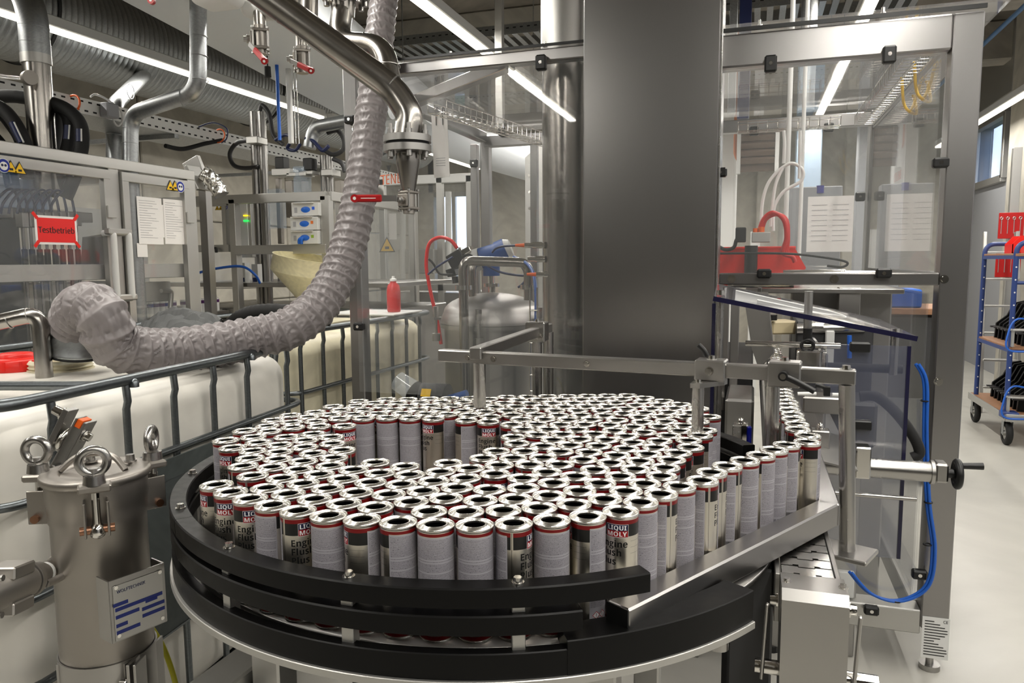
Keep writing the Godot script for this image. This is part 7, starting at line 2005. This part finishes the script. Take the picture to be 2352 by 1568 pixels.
	part(o, "blue_cable", mb().tube(smooth([at_y(la + Vector3(0.03, 0, 0.01), 0.4), at_y(la + Vector3(0.03, 0, 0.01), 1.1), pZ(1230, 660, Z + 0.45), pZ(1215, 610, Z + 0.3), pZ(1180, 590, Z + 0.1)], 8), 0.008, 8), M.blue)
	for q in [[-0.18, 0.18], [0.18, 0.18], [0, -0.22]]:
		part(o, "leg", mb().cyl(at_y(c, 0) + Vector3(q[0], 0, q[1]), at_y(c, 0.5) + Vector3(q[0], 0, q[1]), 0.022, 14), M.steel)
	# small motor and clear jar left of the vessel
	var m0 := pZ(1000, 898, -3.0)
	var mo := thing("pump_motor", "small black pump motor with yellow label behind the cans", "motor", at_y(m0, 0.9))
	part(mo, "housing", mb().cyl(m0 + Vector3(-0.06, -0.03, 0), m0 + Vector3(0.06, -0.03, 0), 0.065, 24).box(m0 + Vector3(0, -0.08, 0), Vector3(0.12, 0.08, 0.1), Basis.IDENTITY, 0.006), M.grey_cover)
	part(mo, "label", mb().box(m0 + Vector3(-0.02, 0.002, 0.058), Vector3(0.045, 0.035, 0.004), Basis(Vector3(1, 0, 0), -0.5)), M.yellow)
	part(mo, "stand", mb().box(at_y(m0, 0.42), Vector3(0.1, 0.86, 0.1), Basis.IDENTITY, 0.004), M.steel_dk)
	part(mo, "blue_tube", mb().cyl(m0 + Vector3(0.07, -0.03, 0.02), m0 + Vector3(0.16, 0.0, 0.02), 0.018, 14), M.blue)
	var j0 := pZ(937, 890, -3.0)
	var ja := thing("sight_jar", "tilted clear jar with dark end cap beside the pump motor", "jar", at_y(j0, 0.9))
	var jd := Vector3(0.85, -0.45, 0.1).normalized()
	part(ja, "glass", mb().cyl(j0 - jd * 0.06, j0 + jd * 0.03, 0.045, 24, 0.05), glassy(Color(0.85, 0.88, 0.9), 0.25))
	part(ja, "cap", mb().cyl(j0 + jd * 0.03, j0 + jd * 0.075, 0.052, 24), M.blackp)
	part(ja, "stand", mb().box(at_y(j0, 0.43), Vector3(0.05, 0.84, 0.05), Basis.IDENTITY, 0.003), M.steel_dk)
	# far machine seen between the posts: white profile frame and yellow warning sign
	var fz := -6.6
	var fm := thing("rear_cabinet", "tall glazed machine cabinet with yellow warning sign far behind", "machine", Vector3(pZ(960, 560, fz).x, 0, fz - 0.5))
	for px: float in [880, 948, 1012, 1080]:
		var p := pZ(px, 500, fz)
		part(fm, "post", mb().box(at_y(p, 1.15), Vector3(0.06, 2.3, 0.06), Basis.IDENTITY, 0.003), M.alu)
	part(fm, "top_beam", mb().bar(at_y(pZ(870, 500, fz), 2.28), at_y(pZ(1085, 500, fz), 2.28), 0.06, 0.08, 0.003), M.whitep)
	part(fm, "middle_beam", mb().bar(at_y(pZ(870, 500, fz), 1.25), at_y(pZ(1085, 500, fz), 1.25), 0.06, 0.06, 0.003), M.alu)
	part(fm, "pane", mb().box(at_y(pZ(975, 500, fz), 1.75), Vector3(0.85, 0.95, 0.006)), M.pane)
	part(fm, "base", mb().box(at_y(pZ(975, 500, fz), 0.6) + Vector3(0, 0, -0.4), Vector3(0.85, 1.2, 0.8), Basis.IDENTITY, 0.005), M.steel_dk)
	part(fm, "inner_units", mb().box(pZ(965, 600, fz - 0.4), Vector3(0.4, 0.25, 0.2), Basis.IDENTITY, 0.01).box(pZ(1030, 590, fz - 0.5), Vector3(0.12, 0.3, 0.2), Basis.IDENTITY, 0.01), M.alu)
	for q in [[925, 520], [945, 560], [1030, 520]]:
		part(fm, "inner_column", mb().cyl(pZ(q[0], 640, fz - 0.3), pZ(q[0], 440, fz - 0.3), 0.03, 12), M.whitep)
	triangle_sticker(fm, pZ(889, 562, fz + 0.04), Basis.IDENTITY, 0.16)
	part(fm, "white_notice", mb().box(pZ(902, 520, fz + 0.04), Vector3(0.08, 0.25, 0.002)), M.paper)

# ---- things along the right and far end -----------------------------------------------------------------
func build_right() -> void:
	# low steel hood far behind the guard, left of the housing
	var hz := -6.2
	var h := pZ(1232, 470, hz)
	var o := thing("riveted_hopper", "grey riveted sheet metal hopper behind the round column", "hopper", at_y(h, 0))
	part(o, "body", mb().prism([Vector2(-0.10, -2.0), Vector2(0.35, -2.0), Vector2(0.35, 0.62), Vector2(0.16, 0.62), Vector2(-0.10, 0.40)], 0.5, Transform3D(Basis.IDENTITY, h + Vector3(0, 0, -0.5))), M.alu)
	for k in 6:
		part(o, "rivet", mb().cyl(h + Vector3(-0.06 + 0.03 * (k % 2), 0.25 - k * 0.07, 0), h + Vector3(-0.06 + 0.03 * (k % 2), 0.25 - k * 0.07, 0.006), 0.012, 10), M.chrome)
	# round pale air duct crossing behind
	one("air_duct", "pale blue-grey round air duct crossing behind the guard", "duct", mb().cyl(pZ(905, 285, -6.8), pZ(1330, 405, -6.8), 0.17, 32), M.soffit)
	# wall units seen through the right half: louvred shelf, pale blue column, cabinet
	var sz := -8.5
	var sh := thing("louvred_shelf", "brown louvred wall shelf seen through the guard panes", "shelf", at_y(pZ(1738, 340, sz), vy(pZ(1738, 340, sz), 372)))
	var s0 := pZ(1697, 340, sz)
	var s1 := pZ(1785, 340, sz)
	for k in 5:
		var y := lerpf(vy(s0, 300), vy(s0, 370), k / 4.0)
		part(sh, "slat", mb().box(at_y((s0 + s1) / 2, y), Vector3(s1.x - s0.x, 0.06, 0.05), Basis(Vector3(1, 0, 0), 0.5), 0.004), mat(Color(0.36, 0.29, 0.24), 0.6))
	for x: float in [s0.x, s1.x]:
		part(sh, "side", mb().box(Vector3(x, s0.y, sz), Vector3(0.04, 0.55, 0.08)), M.whitep)
	part(sh, "back", mb().box(at_y((s0 + s1) / 2, s0.y) + Vector3(0, 0, -0.06), Vector3(s1.x - s0.x, 0.5, 0.02)), mat(Color(0.36, 0.29, 0.24), 0.6))
	part(sh, "stand", mb().box(at_y((s0 + s1) / 2, 0.9) + Vector3(0, 0, -0.06), Vector3(0.10, 1.8, 0.06)), M.whitep)
	for q in [[1855, -9.5, 0.28, "pale blue steel column behind the guard"], [1670, -9.0, 0.22, "white steel column left of the louvred shelf"], [2020, -9.8, 0.5, "tall grey cabinet column behind the right guard pane"]]:
		var p := pZ(q[0], 400, q[1])
		one("steel_column", q[3], "column", mb().box(at_y(p, CEIL / 2 - 0.001), Vector3(q[2], CEIL - 0.004, 0.2), Basis.IDENTITY, 0.01), mat(Color(0.62, 0.70, 0.78), 0.5) if q[0] == 1855 else (M.white if q[0] == 1670 else M.greywall))
	var or_ := pZ(1690, 340, -8.6)
	one("orange_conduit", "orange conduit bending down beside the louvred shelf", "conduit", mb().tube(bent([at_y(or_, CEIL - 0.01), at_y(or_, vy(or_, 355)), pZ(1700, 372, -8.6)], 0.08), 0.025, 12), mat(Color(0.80, 0.48, 0.32), 0.5))
	# blue bin and dark work table under the far pane
	var tb := pZ(2050, 700, -5.6)
	var t := thing("work_table", "dark draped work table behind the guard with a blue box on it", "table", at_y(tb, 0))
	part(t, "table_top", mb().box(at_y(tb, 1.16), Vector3(0.7, 0.04, 0.6), Basis.IDENTITY, 0.004), M.wood)
	part(t, "drape", mb().box(at_y(tb, 0.61), Vector3(0.62, 1.06, 0.52), Basis.IDENTITY, 0.02), M.grey_cover)
	for q in [[-0.3, -0.25], [0.3, -0.25], [-0.3, 0.25], [0.3, 0.25]]:
		part(t, "leg", mb().box(at_y(tb, 0.57) + Vector3(q[0], 0, q[1]), Vector3(0.05, 1.14, 0.05)), M.alu)
	one("blue_box", "plain blue plastic box on the draped work table", "box", mb().box(at_y(tb, 1.24) + Vector3(-0.02, 0, 0.1), Vector3(0.3, 0.12, 0.3), Basis.IDENTITY, 0.01), M.bluec)
	# orange cable hanging under the rotary table, blue sleeve
	var oc := []
	for q in [[1690, 1448], [1697, 1500], [1702, 1560], [1700, 1620]]:
		oc.append(pD(q[0], q[1], 1.45))
	one("motor_cable", "orange motor cable hanging under the rotary table rim", "cable", mb().tube(smooth(oc, 8), 0.006, 10), M.orange)
	var wt := pY(2180, 1545, 0.001)

# ---- shelf trolley ------------------------------------------------------------------------------------
func build_cart() -> void:
	var f := pY(2307, 1022, 0.0)       # near left wheel contact
	var g := pY(2245, 967, 0.0)        # far left wheel contact
	var ln := (f - g).length()
	var zf := f.z + 0.05
	var zb := g.z - 0.05
	var x0 := f.x - 0.02
	var x1 := x0 + 0.62
	var o := thing("shelf_trolley", "blue tubular shelf trolley with wooden decks and black format parts", "trolley", Vector3((x0 + x1) / 2, 0, (zf + zb) / 2))
	var yd := vy(f, 938)
	var wr := 0.095
	for q in [[x0 + 0.04, zf - 0.08], [x0 + 0.04, zb + 0.08], [x1 - 0.04, zf - 0.08], [x1 - 0.04, zb + 0.08]]:
		var c := Vector3(q[0], wr, q[1])
		var w := part(o, "wheel", mb().lathe([Vector2(0.055, -0.022), Vector2(0.08, -0.024), Vector2(wr - 0.006, -0.02), Vector2(wr, -0.012), Vector2(wr, 0.012), Vector2(wr - 0.006, 0.02), Vector2(0.08, 0.024), Vector2(0.055, 0.022)], Transform3D(Basis(Vector3(0, 0, 1), PI / 2), c), 32), M.rubber)
		part(w, "rim", mb().lathe([Vector2(0, -0.03), Vector2(0.02, -0.03), Vector2(0.022, -0.012), Vector2(0.058, -0.016), Vector2(0.058, 0.016), Vector2(0.022, 0.012), Vector2(0.02, 0.03), Vector2(0, 0.03)], Transform3D(Basis(Vector3(0, 0, 1), PI / 2), c), 24), M.alu_dk)
		part(o, "castor_fork", mb().box(c + Vector3(-0.033, 0.06, 0), Vector3(0.004, 0.14, 0.05), Basis.IDENTITY, 0.001).box(c + Vector3(0.033, 0.06, 0), Vector3(0.004, 0.14, 0.05), Basis.IDENTITY, 0.001).box(c + Vector3(0, 0.13, 0), Vector3(0.09, 0.012, 0.09), Basis.IDENTITY, 0.002), M.galv)
	var dy := 0.245
	part(o, "deck", mb().box(Vector3((x0 + x1) / 2, dy, (zf + zb) / 2), Vector3(x1 - x0, 0.03, zf - zb), Basis.IDENTITY, 0.003), M.wood)
	part(o, "deck_edge", mb().box(Vector3(x0 - 0.004, dy - 0.012, (zf + zb) / 2), Vector3(0.012, 0.06, zf - zb), Basis.IDENTITY, 0.002).box(Vector3((x0 + x1) / 2, dy - 0.012, zf + 0.004), Vector3(x1 - x0, 0.06, 0.012), Basis.IDENTITY, 0.002), M.alu)
	var top := vy(Vector3(x0, 0, zf - 0.12), 556)
	var shelf1 := vy(Vector3(x0, 0, zf), 585)
	var shelf2 := vy(Vector3(x0, 0, zf), 802)
	for z: float in [zf - 0.10, zb + 0.1]:
		part(o, "upright_frame", mb().tube(bent([Vector3(x0 + 0.03, dy, z), Vector3(x0 + 0.03, top, z), Vector3(x1 - 0.03, top, z), Vector3(x1 - 0.03, dy, z)], 0.09, 8), 0.0195, 14), M.cartblue)
		for k in 12:
			part(o, "peg_hole", mb().cyl(Vector3(x0 + 0.03, dy + 0.08 + k * 0.1, z + 0.0192), Vector3(x0 + 0.03, dy + 0.08 + k * 0.1, z + 0.0202), 0.006, 10), M.white)
	for y: float in [shelf1, shelf2]:
		part(o, "shelf", mb().box(Vector3((x0 + x1) / 2, y, (zf + zb) / 2), Vector3(x1 - x0 - 0.04, 0.024, zf - zb - 0.16), Basis.IDENTITY, 0.003), M.wood)
		part(o, "shelf_edge", mb().box(Vector3((x0 + x1) / 2, y - 0.018, zf - 0.09), Vector3(x1 - x0 - 0.04, 0.03, 0.012)).box(Vector3(x0 + 0.02, y - 0.018, (zf + zb) / 2), Vector3(0.012, 0.03, zf - zb - 0.2)), M.cartblue)
	part(o, "cross_rail", mb().cyl(Vector3(x0 + 0.03, shelf1 - 0.22, zf - 0.1), Vector3(x1 - 0.03, shelf1 - 0.22, zf - 0.1), 0.014, 12), M.cartblue)
	part(o, "foot_block", mb().box(Vector3(x0 + 0.04, dy + 0.005, zf - 0.06), Vector3(0.11, 0.05, 0.12), Basis.IDENTITY, 0.004), M.cartblue)
	# black format plates standing side by side on the two decks
	var poly := [Vector2(-0.20, 0.0), Vector2(0.20, 0.0), Vector2(0.20, 0.20), Vector2(0.12, 0.27), Vector2(0.06, 0.26), Vector2(0.02, 0.33), Vector2(-0.06, 0.31), Vector2(-0.11, 0.2), Vector2(-0.19, 0.13)]
	for lev in 2:
		var y: float = (dy + 0.0155) if lev == 0 else (shelf2 + 0.0125)
		for k in 8:
			var z := zf - 0.16 - k * (zf - zb - 0.3) / 7.5
			var b := Basis(Vector3(1, 0, 0), -0.05)
			var t := thing("format_part", "black plastic format plate standing on the %s deck of the blue trolley" % ["lowest", "middle"][lev], "format part", Vector3((x0 + x1) / 2, y, z), "black format plates on the trolley")
			part(t, "plate", mb().prism(poly, 0.028, Transform3D(b, Vector3((x0 + x1) / 2 + 0.01, y, z - 0.014))), M.black)
			part(t, "spacer_bar", mb().box(Vector3(x0 + 0.16, y + 0.1, z + 0.018), Vector3(0.16, 0.014, 0.03), Basis.IDENTITY, 0.002), M.grey_cover)
	for k in 2:
		var y: float = (dy + 0.02) if k == 0 else (shelf2 + 0.02)
		var t := thing("format_tray", "grey slotted format tray at the edge of the %s trolley deck" % ["lowest", "middle"][k], "format part", Vector3(x0 + 0.1, y, zf - 0.13))
		part(t, "tray_plate", mb().box(Vector3(x0 + 0.16, y + 0.13, zf - 0.06), Vector3(0.30, 0.014, 0.10), Basis.IDENTITY, 0.002), M.alu_dk)
		for e: float in [0.03, 0.28]:
			part(t, "tray_leg", mb().box(Vector3(x0 + e, y + 0.06, zf - 0.06), Vector3(0.016, 0.13, 0.03)), M.alu_dk)
		one("trolley_air_line", "blue air line hanging off the %s trolley deck" % ["lowest", "middle"][k], "air line", mb().tube(smooth([Vector3(x0 + 0.25, y + 0.17, zf - 0.05), Vector3(x0 + 0.05, y + 0.22, zf - 0.02), Vector3(x0 - 0.02, y + 0.1, zf), Vector3(x0 + 0.0, y - 0.03, zf + 0.02), Vector3(x0 + 0.3, y - 0.01, zf + 0.03)], 10), 0.0075, 8), M.bluec)
	# open red bins on the top shelf
	var bz := zf - 0.28
	for k in 2:
		var c := Vector3(x0 + 0.30, shelf1 + 0.0125, bz - k * 0.42)
		var t := thing("stacking_bin", ["red open-fronted stacking bin at the near end of the trolley top", "red open-fronted stacking bin at the far end of the trolley top"][k], "bin", c, "red bins on the trolley")
		part(t, "side_wall", mb().prism([Vector2(-0.16, 0), Vector2(0.16, 0), Vector2(0.16, 0.15), Vector2(-0.10, 0.15), Vector2(-0.16, 0.08)], 0.008, Transform3D(Basis.IDENTITY, c + Vector3(0, 0, 0.092))), M.redp)
		part(t, "side_wall", mb().prism([Vector2(-0.16, 0), Vector2(0.16, 0), Vector2(0.16, 0.15), Vector2(-0.10, 0.15), Vector2(-0.16, 0.08)], 0.008, Transform3D(Basis.IDENTITY, c + Vector3(0, 0, -0.10))), M.redp)
		part(t, "bin_floor", mb().box(c + Vector3(0, 0.004, 0), Vector3(0.32, 0.008, 0.2)).box(c + Vector3(0.156, 0.075, 0), Vector3(0.008, 0.15, 0.2)).box(c + Vector3(-0.156, 0.04, 0), Vector3(0.008, 0.08, 0.2)), M.redp)
	# red pegboard with tools on the wall behind
	var pz := zb - 1.0
	var pb := pZ(2322, 565, pz)
	for q in [[2322, 518, "upper red pegboard with hung tools behind the trolley"], [2315, 607, "lower red pegboard with hung tools behind the trolley"]]:
		var c := pZ(q[0], q[1], pz)
		var t := thing("tool_board", q[2], "tool board", c)
		part(t, "board", mb().box(c, Vector3(0.22, 0.26, 0.02), Basis.IDENTITY, 0.003), M.red)
		for k in 4:
			part(t, "wrench", mb().bar(c + Vector3(-0.09 + k * 0.055, 0.06, 0.016), c + Vector3(-0.09 + k * 0.055, -0.08, 0.016), 0.012, 0.006).torus(c + Vector3(-0.09 + k * 0.055, 0.075, 0.016), Vector3(0, 0, 1), 0.012, 0.004, 14, 6), M.chrome)
	var bc := pZ(2322, 565, pz - 0.06)
	one("board_post", "grey steel post carrying the red tool boards", "post", mb().box(at_y(bc, 1.3), Vector3(0.08, 2.6, 0.06), Basis.IDENTITY, 0.004), M.alu)
	# leaning stepladder between trolley and wall
	var sl := pZ(2290, 900, zb - 0.5)
	var st := thing("stepladder", "folded aluminium stepladder standing behind the trolley", "ladder", at_y(sl, 0))
	for e: float in [-0.16, 0.16]:
		part(st, "stile", mb().bar(at_y(sl, 0) + Vector3(e, 0, 0.1), at_y(sl, 1.75) + Vector3(e * 0.85, 0, -0.2), 0.03, 0.06, 0.003), M.alu_dk)
	for k in 6:
		part(st, "step", mb().box(at_y(sl, 0.25 + k * 0.26) + Vector3(0, 0, 0.06 - k * 0.045), Vector3(0.30, 0.02, 0.09), Basis.IDENTITY, 0.003), M.alu_dk)
